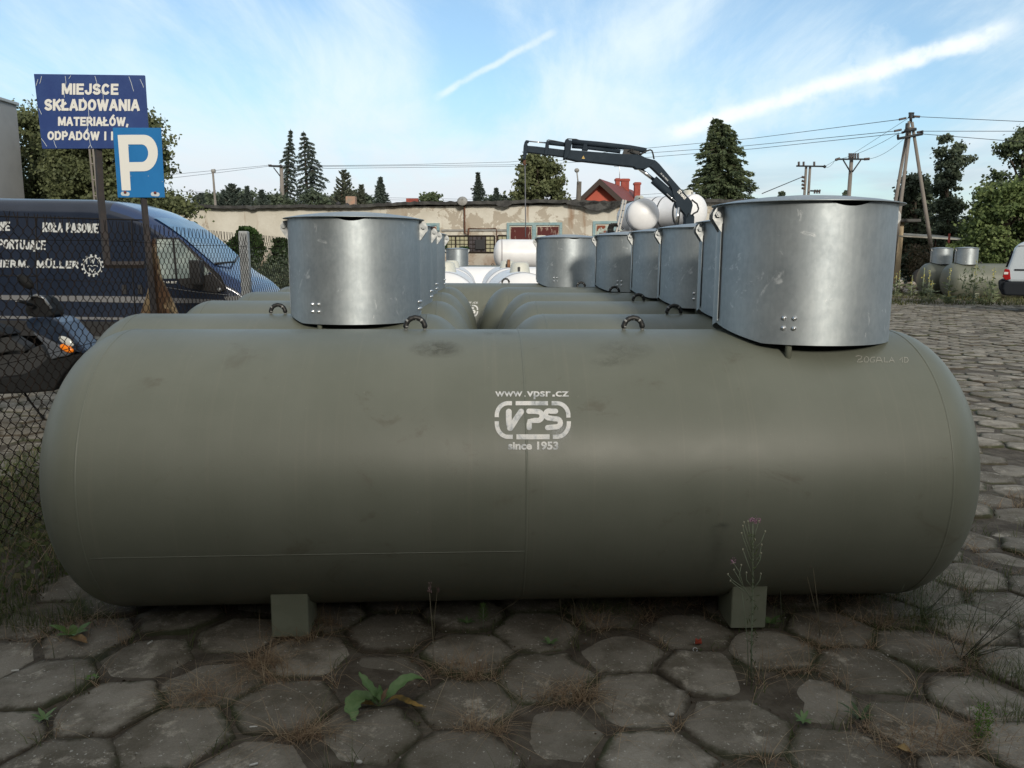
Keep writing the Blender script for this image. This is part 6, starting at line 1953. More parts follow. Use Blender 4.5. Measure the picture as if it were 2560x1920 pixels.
broadleaf('bright_tree', [(700, 2395, 2640), (650, 2385, 2640), (600, 2375, 2640), (560, 2400, 2640), (520, 2425, 2620), (485, 2455, 2600), (460, 2465, 2580)], 38, 'broad light green bush-like tree behind the far right tanks', 'bright', 110, 34000, 0.17, 'trees on the right', cl_r=0.2)
broadleaf('dark_tree', [(690, 2220, 2420), (640, 2225, 2430), (600, 2235, 2440), (560, 2250, 2430)], 56, 'low dark undergrowth tree filling the gap below the A-frame pole', 'dark', 60, 12000, 0.3, 'trees on the right', cl_r=0.3)
broadleaf('distant_tree', [(500, 1940, 1962), (490, 1945, 1960), (480, 1950, 1961)], 90, 'tiny distant treetop above the nearest shaft, under the twin-shaft pole', 'dark', 10, 900, 0.3, 'tiny distant treetops', cl_r=0.5)
broadleaf('distant_tree', [(500, 2103, 2120), (488, 2107, 2119), (474, 2111, 2116)], 90, 'tiny distant treetop above the nearest shaft, beside the single pole', 'dark', 10, 900, 0.3, 'tiny distant treetops', cl_r=0.5)
# far wood closing the horizon
def wood():
    P = []; N = 42000
    x = rng.uniform(-95, 150, N); hgt = 5.2 + 1.3 * np.sin(x * 0.13) + 0.9 * np.sin(x * 0.41 + 1) + 0.6 * np.sin(x * 1.1)
    hgt = np.where((x > 16) & (x < 42), hgt * 0.45, hgt); hgt = np.where((x < 20) & (x > -20), hgt * 0.75, hgt)
    z = hgt * rng.random(N) ** 0.7; y = 100 + rng.uniform(-2.5, 2.5, N) + 0.0 * x
    V, F = quads(np.stack([x, y, z], -1), rng.uniform(0.4, 0.9, N), 0.8)
    tag(obj_np('distant_wood', V, F, leafm('dark'), tint=np.clip(0.3 * rng.random(N) + 0.35 * np.sin(x * 0.5) ** 2, 0, 1)), 'low dark belt of distant woodland along the horizon', 'wood', kind='stuff')
wood()
# bramble and scrub behind the far right tanks
def scrub(name, x0, x1, y0, y1, h0, n, kind, label, leaf=0.12, cat='scrub'):
    x = rng.uniform(x0, x1, n); y = rng.uniform(y0, y1, n)
    top = h0 * (0.65 + 0.35 * np.sin(x * 1.3 + y) * np.cos(x * 0.6)) 
    z = top * rng.random(n) ** 0.8
    V, F = quads(np.stack([x, y, z], -1), leaf * rng.uniform(0.5, 1.4, n), 0.6)
    return tag(obj_np(name, V, F, kind, tint=rng.random(n)), label, cat, kind='stuff')
m_scrub = foliage('foliage_scrub', (0.050, 0.050, 0.028), (0.10, 0.085, 0.055), (0.16, 0.12, 0.09))
scrub('bramble_scrub', at(2268, 640, 43).x, at(2268, 640, 43).x + 13, 41.5, 43.5, 2.4, 15000, m_scrub, 'brown bramble scrub along the old fence behind the far right tanks', 0.16)
mred = mat('rusty_red_fence_post', (0.16, 0.035, 0.03), 0.85)
for (px_, y0_, y1_, Y, lab) in [(2508, 588, 640, 37.5, 'rusty red fence post standing in front of the light green tree'), (2374, 584, 610, 39, 'short rusty red fence post between the two far shafts and the dark trees')]:
    a = at(px_, y0_, Y); mb = MB(); mb.tube([a, (a.x, Y, 0)], 0.055, 4, smooth=False); tag(mb.build('fence_post', mred), lab, 'post', 'rusty red fence posts')
# rubble, tyre
def rubble():
    mt = mat('pale_rubble', (0.38, 0.36, 0.33), 0.9, c2=(0.16, 0.13, 0.10), ns=3)
    c = at(2272, 672, 38)
    mb = MB()
    for k in range(42):
        p = Vector((c.x + rng.normal(0, 0.9), 38 + rng.normal(0, 0.8), 0)); r_ = rng.uniform(0.08, 0.28); p.z = max(0.05, 0.62 - 0.45 * (abs(p.x - c.x) + abs(p.y - 38) * .5)) * rng.uniform(0.2, 1)
        mb.sphere(p, r_, 5, (rng.uniform(.7, 1.4), rng.uniform(.7, 1.3), rng.uniform(.4, .9)))
    for f in range(len(mb.S)): mb.S[f] = False
    tag(mb.build('rubble_heap', mt), 'heap of pale rubble and scrap beside the cream shed end', 'rubble', kind='stuff')
rubble()
c = at(2308, 662, 38.5)
mb = MB(); mb.lathe([(0.33, -0.13), (0.47, -0.15), (0.55, -0.08), (0.55, 0.08), (0.47, 0.15), (0.33, 0.13), (0.33, -0.13)], 28, Matrix.Translation((c.x, 38.5, 0.56)) @ Matrix.Rotation(R(80), 4, 'X') @ Matrix.Rotation(R(15), 4, 'Y'))
tag(mb.build('old_tyre', m_tyre), 'large old black tyre leaning behind the far tanks', 'tyre')

# ivy on the garage wall
def ivy(rows, label, n=5000):
    V0 = []
    for k in range(n):
        py = rng.uniform(rows[0][0], rows[-1][0]); xl = np.interp(py, [r_[0] for r_ in rows], [r_[1] for r_ in rows]); xr2 = np.interp(py, [r_[0] for r_ in rows], [r_[2] for r_ in rows])
        px_ = rng.uniform(xl, xr2) + rng.normal(0, 2.0)
        s_, z_ = wpx(px_, py + rng.normal(0, 1.2)); p = wp(s_, max(0.02, z_), abs(rng.normal(0, 0.20)) + 0.05); V0.append(tuple(p))
    V, F = quads(np.array(V0), 0.17 * rng.uniform(0.6, 1.3, n), 0.9)
    t = np.clip(rng.random(n) * 0.7 + 0.15 * np.sin(V[::4, 0] * 3), 0, 1)
    return tag(obj_np('ivy', V, F, leafm('ivy'), tint=t), label, 'ivy', 'ivy on the garage wall')
ivy([(568, 612, 626), (578, 604, 645), (596, 590, 656), (612, 572, 660), (640, 570, 662), (672, 578, 640)], 'dome-shaped green ivy on the cream wall behind the concrete fence post')
ivy([(597, 696, 724), (640, 690, 730), (680, 650, 735)], 'square-topped ivy clump on the wall beside the left galvanised shaft', 3200)
# weeds in the window
ivy([(592, 1108, 1122), (610, 1106, 1116), (628, 1106, 1114)], 'thin climbing weed at the left end of the barred window', 260)
ivy([(618, 1160, 1172), (628, 1156, 1176)], 'small climbing weed under the broken window pane', 120)
# low shrubs by the wall left
def bush(cx, cy, r_, h_, n, label, kd, cat='bush', leaf=0.10):
    P = rng.normal(0, 0.42, (n, 3)) * np.array([r_, r_, 0]) + np.array([cx, cy, 0]); P[:, 2] = np.abs(rng.normal(0, 0.45, n)) * h_
    V, F = quads(P, leaf * rng.uniform(0.6, 1.3, n), 0.7)
    return tag(obj_np('bush', V, F, leafm(kd) if isinstance(kd, str) else kd, tint=rng.random(n)), label, cat)
p = at(660, 660, 40); bush(p.x, 40, 3.8, 1.5, 5000, 'low dark bush along the foot of the wall behind the wire fence', 'dark', leaf=0.16)

# ------------------------------------------------------------------ grass and weeds
def blades(name, pts, hmin, hmax, kindm, width=0.004, lean=0.5, tint=None, seg=3):
    """curved blades; pts (N,3) roots"""
    N = len(pts); P = np.array(pts)
    a = rng.uniform(0, 2 * math.pi, N); L = rng.uniform(hmin, hmax, N); ln = np.abs(rng.normal(lean, lean * 0.5, N))
    d = np.stack([np.cos(a), np.sin(a), np.zeros(N)], -1); side = np.stack([-np.sin(a), np.cos(a), np.zeros(N)], -1)
    # face the blade sideways at random
    b = rng.uniform(0, 2 * math.pi, N); side = np.stack([np.cos(b), np.sin(b), np.zeros(N)], -1)
    V = []
    for k in range(seg + 1):
        t_ = k / seg
        c = P + d * (L * ln * t_ ** 1.8)[:, None]; c[:, 2] += L * t_ * (1 - 0.35 * ln * t_)
        w_ = width * (1 - t_ * 0.92) * 0.5
        V.append(c - side * w_); V.append(c + side * w_)
    V = np.stack(V, 1)   # N, 2(seg+1), 3
    base = (np.arange(N) * 2 * (seg + 1))[:, None]
    F = np.concatenate([base + np.array([[2 * k, 2 * k + 1, 2 * k + 3, 2 * k + 2]]) for k in range(seg)], 0)
    tt = rng.random(N) if tint is None else tint
    o = obj_np(name, V.reshape(-1, 3), F, kindm, tint=np.tile(tt, seg))
    return o
m_grass = foliage('green_grass', (0.055, 0.080, 0.028), (0.13, 0.165, 0.060), (0.28, 0.24, 0.14), trans=0.3)
m_dry = foliage('dry_grass', (0.24, 0.155, 0.10), (0.44, 0.33, 0.21), (0.55, 0.45, 0.31), trans=0.25)
# fence strip on the left
def strip_pts(n, x0, x1, y0, y1):
    return np.stack([rng.uniform(x0, x1, n), rng.uniform(y0, y1, n), np.full(n, -0.012)], -1)
pt = strip_pts(9000, -3.9, -2.25, 2.2, 6.6)
cl_ = np.sin(pt[:, 0] * 5) * np.sin(pt[:, 1] * 4) + rng.normal(0, .5, len(pt)) > -0.2
tag(blades('grass', pt[cl_], 0.05, 0.20, m_grass, 0.0055, 0.6), 'rough green grass and weeds along the foot of the wire fence', 'grass', kind='stuff')
pt = strip_pts(5200, -3.7, -2.25, 2.2, 6.4); V, F = quads(pt + np.array([0, 0, 1.0]) * np.abs(rng.normal(0.05, 0.06, (len(pt), 1))), rng.uniform(0.012, 0.05, len(pt)), 0.6)
tag(obj_np('low_weeds', V, F, m_grass, tint=rng.random(len(pt))), 'small leafy weeds mixed into the fence-side grass', 'weeds', kind='stuff')
pt = strip_pts(500, -3.7, -2.3, 2.2, 6.0)
tag(blades('dry_stalks', pt, 0.12, 0.42, m_dry, 0.003, 0.7), 'dry straw stalks standing in the fence-side grass', 'dry grass', kind='stuff')
# dry tufts lying in the joints
sp_g = 0.213
c0_g = gp(1159, 1631)
def joint_point():
    """random point on the joints of the hexagon grid"""
    while True:
        i = random.randint(-12, 16); j = random.randint(-6, 10)
        lx = i * 1.5 * sp_g; ly = (j + 0.5 * (i % 2)) * math.sqrt(3) * sp_g
        k = random.random() * 6; a0 = math.floor(k) * math.pi / 3; f_ = k - math.floor(k)
        p0 = (lx + sp_g * math.cos(a0), ly + sp_g * math.sin(a0)); p1 = (lx + sp_g * math.cos(a0 + math.pi / 3), ly + sp_g * math.sin(a0 + math.pi / 3))
        qx, qy = p0[0] + (p1[0] - p0[0]) * f_, p0[1] + (p1[1] - p0[1]) * f_
        x = c0_g.x + qx * math.cos(R(2)) - qy * math.sin(R(2)); y = c0_g.y + qx * math.sin(R(2)) + qy * math.cos(R(2))
        if 2.2 < y < 5.5 and abs(x) < 0.7 * y + 0.3: return x, y
def tuft(cx, cy, n, r_, hmin, hmax, m, lean, width=0.003, nm='dry_tuft', lab=None, kind='stuff', cat='dry grass', rows=None):
    pts = np.stack([rng.normal(cx, r_, n), rng.normal(cy, r_ * 0.6, n), np.full(n, -0.008)], -1)
    o = blades(nm, pts, hmin, hmax, m, width, lean)
    return o
allp = []
for (px_, py_, n, w_) in [(660, 1660, 120, .05), (740, 1600, 80, .05), (690, 1700, 60, .07), (510, 1745, 130, .09), (760, 1840, 110, .05), (800, 1560, 60, .05), (1130, 1680, 70, .06), (1200, 1690, 60, .05), (1210, 1830, 90, .05),
                          (1440, 1745, 90, .06), (1380, 1740, 40, .05), (1480, 1560, 60, .06), (1660, 1500, 160, .10), (2060, 1620, 70, .07), (2120, 1560, 60, .08), (2300, 1860, 120, .12), (2430, 1850, 110, .10), (2210, 1560, 50, .05),
                          (220, 1560, 60, .08), (130, 1590, 60, .08), (1990, 1680, 40, .05), (2390, 1640, 70, .09), (1950, 1500, 60, .05), (2150, 1500, 50, .1)]:
    p = gp(px_, py_)
    allp.append(np.stack([rng.normal(p.x, w_, n), rng.normal(p.y, w_ * 0.45, n), np.full(n, -0.008)], -1))
for _ in range(230):
    x, y = joint_point(); n = random.randint(3, 16)
    if x < 0.6 and random.random() < 0.35: continue
    allp.append(np.stack([rng.normal(x, .022, n), rng.normal(y, .022, n), np.full(n, -0.008)], -1))
tag(blades('dry_grass', np.concatenate([a for a in allp for _ in (0, 1)]) + rng.normal(0, .006, (2 * sum(len(a) for a in allp), 3)) * np.array([1, 1, 0]), 0.035, 0.15, m_dry, 0.0030, 1.6), 'dry straw-coloured grass tufts lying in the joints between the pavers', 'dry grass', kind='stuff')
allp = []
for _ in range(520):
    x, y = joint_point(); n = random.randint(2, 10)
    if x < 0.9 and y < 3.2 and random.random() < 0.5: continue
    allp.append(np.stack([rng.normal(x, .02, n), rng.normal(y, .02, n), np.full(n, -0.010)], -1))
for (px_, py_, n, w_) in [(1500, 1530, 140, .07), (1660, 1495, 260, .12), (2330, 1560, 300, .12), (2250, 1500, 240, .16), (2100, 1480, 120, .1), (2560, 1700, 260, .10), (2540, 1800, 120, .08), (60, 1560, 240, .12), (200, 1540, 160, .12), (2380, 1470, 120, .12)]:
    p = gp(px_, py_)
    allp.append(np.stack([rng.normal(p.x, w_, n), rng.normal(p.y, w_ * 0.45, n), np.full(n, -0.008)], -1))
tag(blades('joint_grass', np.concatenate(allp), 0.03, 0.16, m_grass, 0.003, 0.7), 'short green grass sprouting from the paver joints', 'grass', kind='stuff')
# grit and crumbs on the stones
n = 1500; xy = np.stack([rng.uniform(-2.4, 2.8, n), rng.uniform(2.2, 4.3, n)], -1)
V, F = quads(np.concatenate([xy, np.full((n, 1), 0.004)], 1), rng.uniform(0.002, 0.009, n), 0.8)
tag(obj_np('grit', V, F, mat('pale_grit', (0.42, 0.40, 0.36), 0.9)), 'pale grit and crumbs scattered on the near pavers', 'grit', kind='stuff')
# small debris and dark plant litter
n = 2600; jp = np.array([joint_point() for _ in range(n)]) + rng.normal(0, 0.02, (n, 2))
V, F = quads(np.concatenate([jp, rng.uniform(-0.008, 0.006, (n, 1))], 1), rng.uniform(0.005, 0.022, n), 0.5)
tag(obj_np('leaf_litter', V, F, foliage('litter', (0.05, 0.035, 0.022), (0.11, 0.075, 0.045), (0.05, 0.07, 0.02), trans=0.0), tint=rng.random(n)), 'brown crumbs of leaf litter and moss in the paver joints', 'leaf litter', kind='stuff')

# tall thin grass stems with seed heads in front of the tank
m_stalk = mat('thin_straw_stem', (0.20, 0.17, 0.11), 0.8)
m_seed = mat('seed_head', (0.20, 0.13, 0.13), 0.9)
def stem(pts, Y, r_=0.0012):
    mb = MB(); mb.tube([at(x, y, Y) for x, y in pts], [r_ * (1.3 - 0.6 * k / (len(pts) - 1)) for k in range(len(pts))], 4); return mb
def seeded(base, tip, bend, label, nseed=14):
    b = gp(*base); Y = b.y
    pts = [base, (base[0] + (tip[0] - base[0]) * .35 + bend, base[1] + (tip[1] - base[1]) * .4), tip]
    t = empty('grass_stem', (b.x, b.y, 0), label, 'grass stem', 'tall seeding grass stems')
    mb = stem(pts, Y); mb.build('stem', m_stalk, t)
    hd = MB(); e = at(*tip, Y)
    for k in range(nseed):
        p = e + Vector((rng.normal(0, .006), rng.normal(0, .006), rng.normal(-0.006, .012)))
        hd.sphere(p, 0.0021, 4, (1, 1, 1.6))
        hd.tube([e - Vector((0, 0, 0.02)), p], 0.0005, 3)
    hd.build('seed_head', m_seed, t)
for base, tip, bend, lab in [((1082, 1690), (1073, 1470), 4, 'tall seeding stem below the left end of the weld seam, left of the leafy seedling'), ((1086, 1600), (1094, 1468), -3, 'shorter seeding stem beside the tall one left of the seedling'),
                       ((1200, 1560), (1375, 1435), 20, 'long slanting stem with a seed head under the tank middle'), ((1405, 1550), (1392, 1445), 0, 'seeding stem just right of the tank middle'),
                       ((1440, 1560), (1412, 1440), 6, 'curved seeding stem right of the tank middle'), ((1570, 1540), (1562, 1436), 6, 'lone thin seeding stem halfway to the right tank foot'),
                       ((2050, 1600), (2030, 1395), 2, 'dark seeding stem right of the right tank foot, tallest there'), ((2060, 1590), (2004, 1385), -6, 'slender stem leaning left near the right tank foot'),
                       ((2170, 1520), (2270, 1420), 10, 'stem slanting right below the right end of the tank')]:
    seeded(base, tip, bend, lab)
# pink-flowered knapweed in front of the right foot
kw = empty('knapweed', gp(1876, 1700), 'tall thin wild plant with small pink flowers in front of the right tank foot', 'wildflower'); YK = gp(1876, 1700).y
m_kst = mat('grey_green_stem', (0.22, 0.26, 0.18), 0.8); m_bud = mat('pale_bud', (0.30, 0.30, 0.22), 0.8); m_pink = mat('pink_petals', (0.42, 0.22, 0.33), 0.8)
mb = stem([(1878, 1700), (1879, 1600), (1881, 1520), (1882, 1440), (1882, 1370), (1882, 1310)], YK, 0.0026); mb.build('stem', m_kst, kw)
mb = stem([(1872, 1700), (1868, 1600), (1862, 1540), (1855, 1480)], YK, 0.0014); mb.build('stem', m_kst, kw)
tips = [((1881, 1440), (1857, 1374)), ((1882, 1415), (1863, 1360), (1854, 1333)), ((1882, 1395), (1864, 1345), (1857, 1315)), ((1882, 1380), (1868, 1330), (1860, 1306)), ((1882, 1375), (1874, 1330), (1870, 1304)),
        ((1883, 1375), (1903, 1355), (1913, 1329)), ((1882, 1410), (1899, 1390), (1904, 1362)), ((1882, 1430), (1900, 1400), (1903, 1383)), ((1883, 1360), (1887, 1349)), ((1882, 1350), (1892, 1320), (1897, 1303)),
        ((1881, 1470), (1866, 1450), (1866, 1432)), ((1881, 1475), (1900, 1450), (1902, 1435)), ((1880, 1500), (1858, 1465), (1835, 1425)), ((1858, 1465), (1848, 1430), (1834, 1408)), ((1860, 1470), (1830, 1450), (1820, 1436)), ((1862, 1480), (1838, 1462), (1826, 1452)), ((1857, 1460), (1848, 1440), (1853, 1413))]
for tp in tips:
    mb = stem(tp, YK, 0.0014); mb.build('branch', m_kst, kw)
    bb = MB(); bb.sphere(at(*tp[-1], YK), 0.0042, 6, (0.8, 0.8, 1.25)); bb.build('bud', m_bud, kw)
for (x, y, s_) in [(1876, 1301, 1.0), (1882, 1299, 1.2), (1888, 1302, 1.0), (1897, 1301, 1.0), (1832, 1402, 1.3)]:
    P = rng.normal(0, 0.004 * s_, (26, 3)) + np.array(tuple(at(x, y, YK))); V, F = quads(P, np.full(26, 0.008), 0.4)
    obj_np('flower', V, F, m_pink, kw)
pk = np.array([tuple(at(1881 + rng.normal(0, 3), y_, YK)) for y_ in rng.uniform(1330, 1690, 150)]); pk += rng.normal(0, 0.008, pk.shape); V, F = quads(pk, rng.uniform(.010, .028, 150), 0.16); obj_np('leaves', V, F, m_grass, kw, tint=rng.random(150) * .6)
# white flower
c = at(1950, 1457, gp(1960, 1560).y); fl_ = empty('white_flower', (c.x, c.y, 0), 'single small white flower right of the right tank foot', 'wildflower')
mb = MB(); mb.tube([c, (c.x + 0.02, c.y, 0.0)], 0.001, 4); mb.build('stem', m_kst, fl_)
P = rng.normal(0, 0.005, (22, 3)) + np.array(tuple(c)); V, F = quads(P, np.full(22, 0.012), 0.7); obj_np('petals', V, F, mat('white_petals', (0.6, 0.6, 0.58), 0.6), fl_)

# broad-leaved rosette in the foreground
ml = mat('broad_leaf_green', (0.10, 0.18, 0.06), 0.6, c2=(0.14, 0.22, 0.085), ns=30, bump=0.3, bs=120, bd=0.002); ml2 = mat('yellowing_leaf', (0.32, 0.20, 0.05), 0.7, c2=(0.16, 0.12, 0.04), ns=40)
rc = gp(950, 1762); ro = empty('leafy_rosette', rc, 'young broad-leaved plant with three large green leaves in the foreground', 'plant')
def leaf_obj(parent, pts, wid, m, up, fold=0.25, name='leaf'):
    """pts: list of pixel points along the midrib lifted to heights up"""
    P = []
    for (x, y), z in zip(pts, up):
        P.append(gp(x, y, z))
    P = [Vector(p) for p in P]
    # resample with Catmull-like smoothing
    Q = []
    for i in range(len(P) - 1):
        for k in range(5):
            Q.append(P[i].lerp(P[i + 1], k / 5))
    Q.append(P[-1])
    for _ in range(3):
        Q = [Q[0]] + [(Q[i - 1] + Q[i] * 2 + Q[i + 1]) / 4 for i in range(1, len(Q) - 1)] + [Q[-1]]
    n = len(Q); V, F = [], []
    for i, q in enumerate(Q):
        t = (Q[min(i + 1, n - 1)] - Q[max(i - 1, 0)]).normalized(); s_ = t.cross(Vector((0, 0, 1))).normalized()
        f_ = i / (n - 1); w_ = wid * (0.10 + 0.90 * math.sin(math.pi * min(1, max(0, (f_ - 0.12) / 0.88)) ** 0.75) ** 0.9) if f_ > 0.12 else wid * 0.10
        wob = 0.06 * wid * math.sin(i * 1.9)
        nrm = s_.cross(t).normalized()
        V += [q - s_ * (w_ / 2 + wob) + nrm * w_ * fold, q - s_ * w_ / 4 + nrm * w_ * fold * 0.35, q, q + s_ * w_ / 4 + nrm * w_ * fold * 0.35, q + s_ * (w_ / 2 - wob) + nrm * w_ * fold]
    for i in range(n - 1):
        for k in range(4):
            a = i * 5 + k; F.append((a, a + 1, a + 6, a + 5))
    mb = MB(); mb.add(V, F, True); return mb.build(name, m, parent)
leaf_obj(ro, [(950, 1765), (936, 1745), (914, 1712), (897, 1680)], 0.052, ml, [0.01, .05, .10, .14])
leaf_obj(ro, [(950, 1765), (975, 1740), (1010, 1705), (1040, 1695), (1066, 1702)], 0.056, ml, [0.01, .05, .08, .085, .06])
leaf_obj(ro, [(948, 1765), (925, 1748), (895, 1750), (878, 1775), (888, 1803)], 0.075, ml, [0.01, .035, .045, .03, .01])
leaf_obj(ro, [(952, 1762), (950, 1735), (948, 1712)], 0.026, ml, [0.01, .04, .07]); leaf_obj(ro, [(950, 1762), (962, 1740), (968, 1720)], 0.022, m_dry, [0.01, .04, .06]); leaf_obj(ro, [(948, 1762), (938, 1738), (940, 1718)], 0.018, ml, [0.01, .04, .06])
for pts, w_ in (([(955, 1765), (990, 1742), (1010, 1752), (1040, 1765), (1066, 1768)], 0.030), ([(945, 1765), (905, 1757), (860, 1760)], 0.030)):
    tag(leaf_obj(ro, pts, w_, ml2, [0.01] + [0.014] * (len(pts) - 1)), 'withered yellow-brown lower leaf')
def rosette(px_, py_, n, L, w_, lab, kd=None, nm='seedling', up=1.0):
    b = gp(px_, py_); o = empty(nm, b, lab, 'plant', None)
    for k in range(n):
        a = 2 * math.pi * k / n + rng.normal(0, .2); l_ = L * rng.uniform(.6, 1.1)
        Q = [b + Vector((math.cos(a), math.sin(a), 0)) * l_ * t_ + Vector((0, 0, l_ * up * (t_ * 0.9 - 0.45 * t_ * t_))) for t_ in (0, .25, .5, .75, 1)]
        V, F = [], []
        s_ = Vector((-math.sin(a), math.cos(a), 0))
        for i, q in enumerate(Q): wv_ = w_ * (0.25, .8, 1, .7, .05)[i] / 2; V += [q - s_ * wv_, q + s_ * wv_]
        for i in range(4): F.append((2 * i, 2 * i + 1, 2 * i + 3, 2 * i + 2))
        mb = MB(); mb.add(V, F, True); mb.build('leaf', kd or ml, o)
    return o
m_yg = mat('fresh_yellow_green_leaf', (0.11, 0.20, 0.045), 0.6)
# upright leafy seedling: whorls on a stem
sd_ = empty('leafy_seedling', gp(1208, 1572), 'small upright bright green seedling below the tank near its middle', 'plant'); b = gp(1208, 1572)
mb = MB(); mb.tube([b, b + Vector((0, 0, 0.10))], 0.0018, 5); mb.build('stem', m_kst, sd_)
for lv in range(7):
    for k in range(6):
        a = k * 1.05 + lv * 0.6; z = 0.04 + lv * 0.011; l_ = 0.038 - lv * 0.003
        q = b + Vector((0, 0, z)); e = q + Vector((math.cos(a) * l_, math.sin(a) * l_, 0.010)); s_ = Vector((-math.sin(a), math.cos(a), 0)) * 0.0032; m_ = q.lerp(e, .5) + Vector((0, 0, .004))
        mb = MB(); mb.add([q, m_ - s_, e, m_ + s_], [(0, 1, 2, 3)]); mb.build('leaf', m_yg, sd_)
rosette(1168, 1560, 8, 0.05, 0.012, 'tiny dull green seedling left of the bright one'); rosette(2150, 1800, 8, 0.075, 0.014, 'small dark green rosette with pointed leaves at lower right', mat('dark_leaf', (0.05, 0.085, 0.03), .7), 'leafy_rosette', 1.3)
rosette(2008, 1805, 9, 0.05, 0.012, 'tiny rosette left of the dark green one at lower right'); rosette(1925, 1560, 9, 0.06, 0.02, 'small leafy weed at the base of the right tank foot'); rosette(232, 1698, 8, 0.04, 0.012, 'tiny bright green seedling in a joint at lower left', m_yg)
rosette(1375, 1610, 7, 0.04, 0.012, 'tiny seedling in a joint below the tank middle'); rosette(185, 1590, 6, 0.10, 0.035, 'broad weed with yellowing leaves at the left by the grass', m_yg); rosette(110, 1800, 9, 0.05, 0.012, 'tiny weed in a joint near the left edge')
# fluffy bright green sprout bottom right
b = gp(2452, 1850); n = 420; P = np.stack([rng.normal(b.x, .018, n), rng.normal(b.y, .018, n), rng.uniform(0.0, 0.13, n)], -1); V, F = quads(P, rng.uniform(.006, .016, n), .35)
tag(obj_np('feathery_sprout', V, F, foliage('sprout_green', (0.07, 0.14, 0.02), (0.15, 0.27, 0.05)), tint=rng.random(n)), 'feathery bright green sprout near the lower right corner', 'plant')
# litter
def litter(name, px_, py_, label, cat, build):
    p = gp(px_, py_, 0.004); return p
for (x, y, a, lab) in [(375, 1606, 70, 'white cigarette end lying left of the left tank foot'), (634, 1817, 8, 'white cigarette end in the foreground left of the leafy rosette'), (634, 1911, 30, 'white cigarette end at the bottom edge of the photo'), (38, 1676, 15, 'white cigarette end near the left edge')]:
    p = gp(x, y, 0.006); d = Vector((math.cos(R(a)), math.sin(R(a)), 0)) * 0.013
    mb = MB(); mb.tube([p - d, p + d], 0.0034, 8); tag(mb.build('cigarette_end', mat('white_paper', (0.66, 0.66, 0.62), 0.8)), lab, 'cigarette end', 'cigarette ends')
p = gp(1746, 1610, 0.01); mb = MB(); mb.prism([p + Vector((-.014, 0, 0)), p + Vector((.016, .004, 0)), p + Vector((.012, .004, .02)), p + Vector((0, 0, .013)), p + Vector((-.012, 0, .022))], (0.002, .012, 0)); tag(mb.build('red_wrapper', mat('red_paper', (0.42, 0.07, 0.04), 0.6)), 'torn scrap of red wrapper right of the tank middle in the foreground', 'wrapper')
p = gp(1738, 1624, 0.008); mb = MB(); mb.tube([p + Vector((0.009 * math.cos(a), 0.004 * math.sin(a), 0.007 * math.sin(a))) for a in [k * .55 for k in range(12)]], 0.0013, 6); tag(mb.build('ring_pull', m_zinc), 'small shiny ring-pull beside the red wrapper', 'ring pull')
mo = mat('brown_dead_leaf', (0.34, 0.24, 0.10), 0.8, c2=(0.22, 0.13, 0.06), ns=30)
for (x, y, lab) in [(196, 1600, 'large curled tan dead leaf on the left pavers'), (2258, 1875, 'curled pale dead leaf near the bottom right')]:
    o = empty('dead_leaf', gp(x, y), lab, 'leaf'); leaf_obj(o, [(x - 22, y - 8), (x, y), (x + 22, y + 8)], 0.045, mo, [.012, .02, .012], 0.3)
for (x, y, lab) in [(1200, 1652, 'largest white pebble, in the row of three in the foreground'), (1188, 1658, 'small pale pebble next to the largest one'), (1679, 1786, 'white pebble on the bright worn paver'), (898, 1905, 'grey pebble at the bottom edge'), (2528, 1690, 'white chip of stone near the right edge')]:
    mb = MB(); mb.sphere(gp(x, y, 0.006), 0.008, 6, (1.3, 0.9, 0.8)); tag(mb.build('pebble', mat('white_stone', (0.50, 0.49, 0.45), 0.8)), lab, 'pebble', 'pebbles on the pavers')

# far right weeds: mulleins and a grass belt
xg = at(2240, 700, 32).x
m_gfar = foliage('far_grass', (0.045, 0.055, 0.020), (0.10, 0.11, 0.045), (0.19, 0.16, 0.085))
n = 14000; pts = np.stack([rng.uniform(xg - 3.5, xg + 16, n), rng.uniform(27.5, 38, n), np.zeros(n)], -1)
k_ = (np.sin(pts[:, 0] * 1.1) + np.sin(pts[:, 1] * 1.7 + pts[:, 0]) + rng.normal(0, .6, n)) > -0.4
tag(blades('rough_grass', pts[k_], 0.06, 0.24, m_gfar, 0.035, 0.6), 'rough grass belt around the far right tanks', 'grass', kind='stuff')
m_mull = foliage('mullein_leaf', (0.10, 0.13, 0.07), (0.20, 0.23, 0.13)); m_yel = mat('yellow_flowers', (0.46, 0.42, 0.12), 0.8)
proto = None
mulls = [(2306, 726, 668, 29.5, 'mullein, tallest yellow spike before the left far tank'), (2321, 722, 676, 30.5, 'mullein with thinner spike just right of the tallest'), (2329, 722, 700, 29.8, 'short mullein between the two far tanks on the left'), (2370, 735, 670, 28.8, 'mullein with yellow spike in front of the right far tank'),
         (2481, 725, 670, 29.5, 'mullein with sparse spike before the flank of the right far tank'), (2240, 700, 682, 33.0, 'small yellow mullein beside the nearest shaft edge'), (2280, 702, 688, 33.0, 'small yellow mullein in front of the rubble heap'), (2434, 735, 650, 28.5, 'leafy mullein with a tall thin stem before the right far shaft'), (2373, 738, 728, 28.2, 'very short mullein at the edge of the paved yard'),
         (2248, 700, 674, 33.5, 'mullein close beside the cream shed end')]
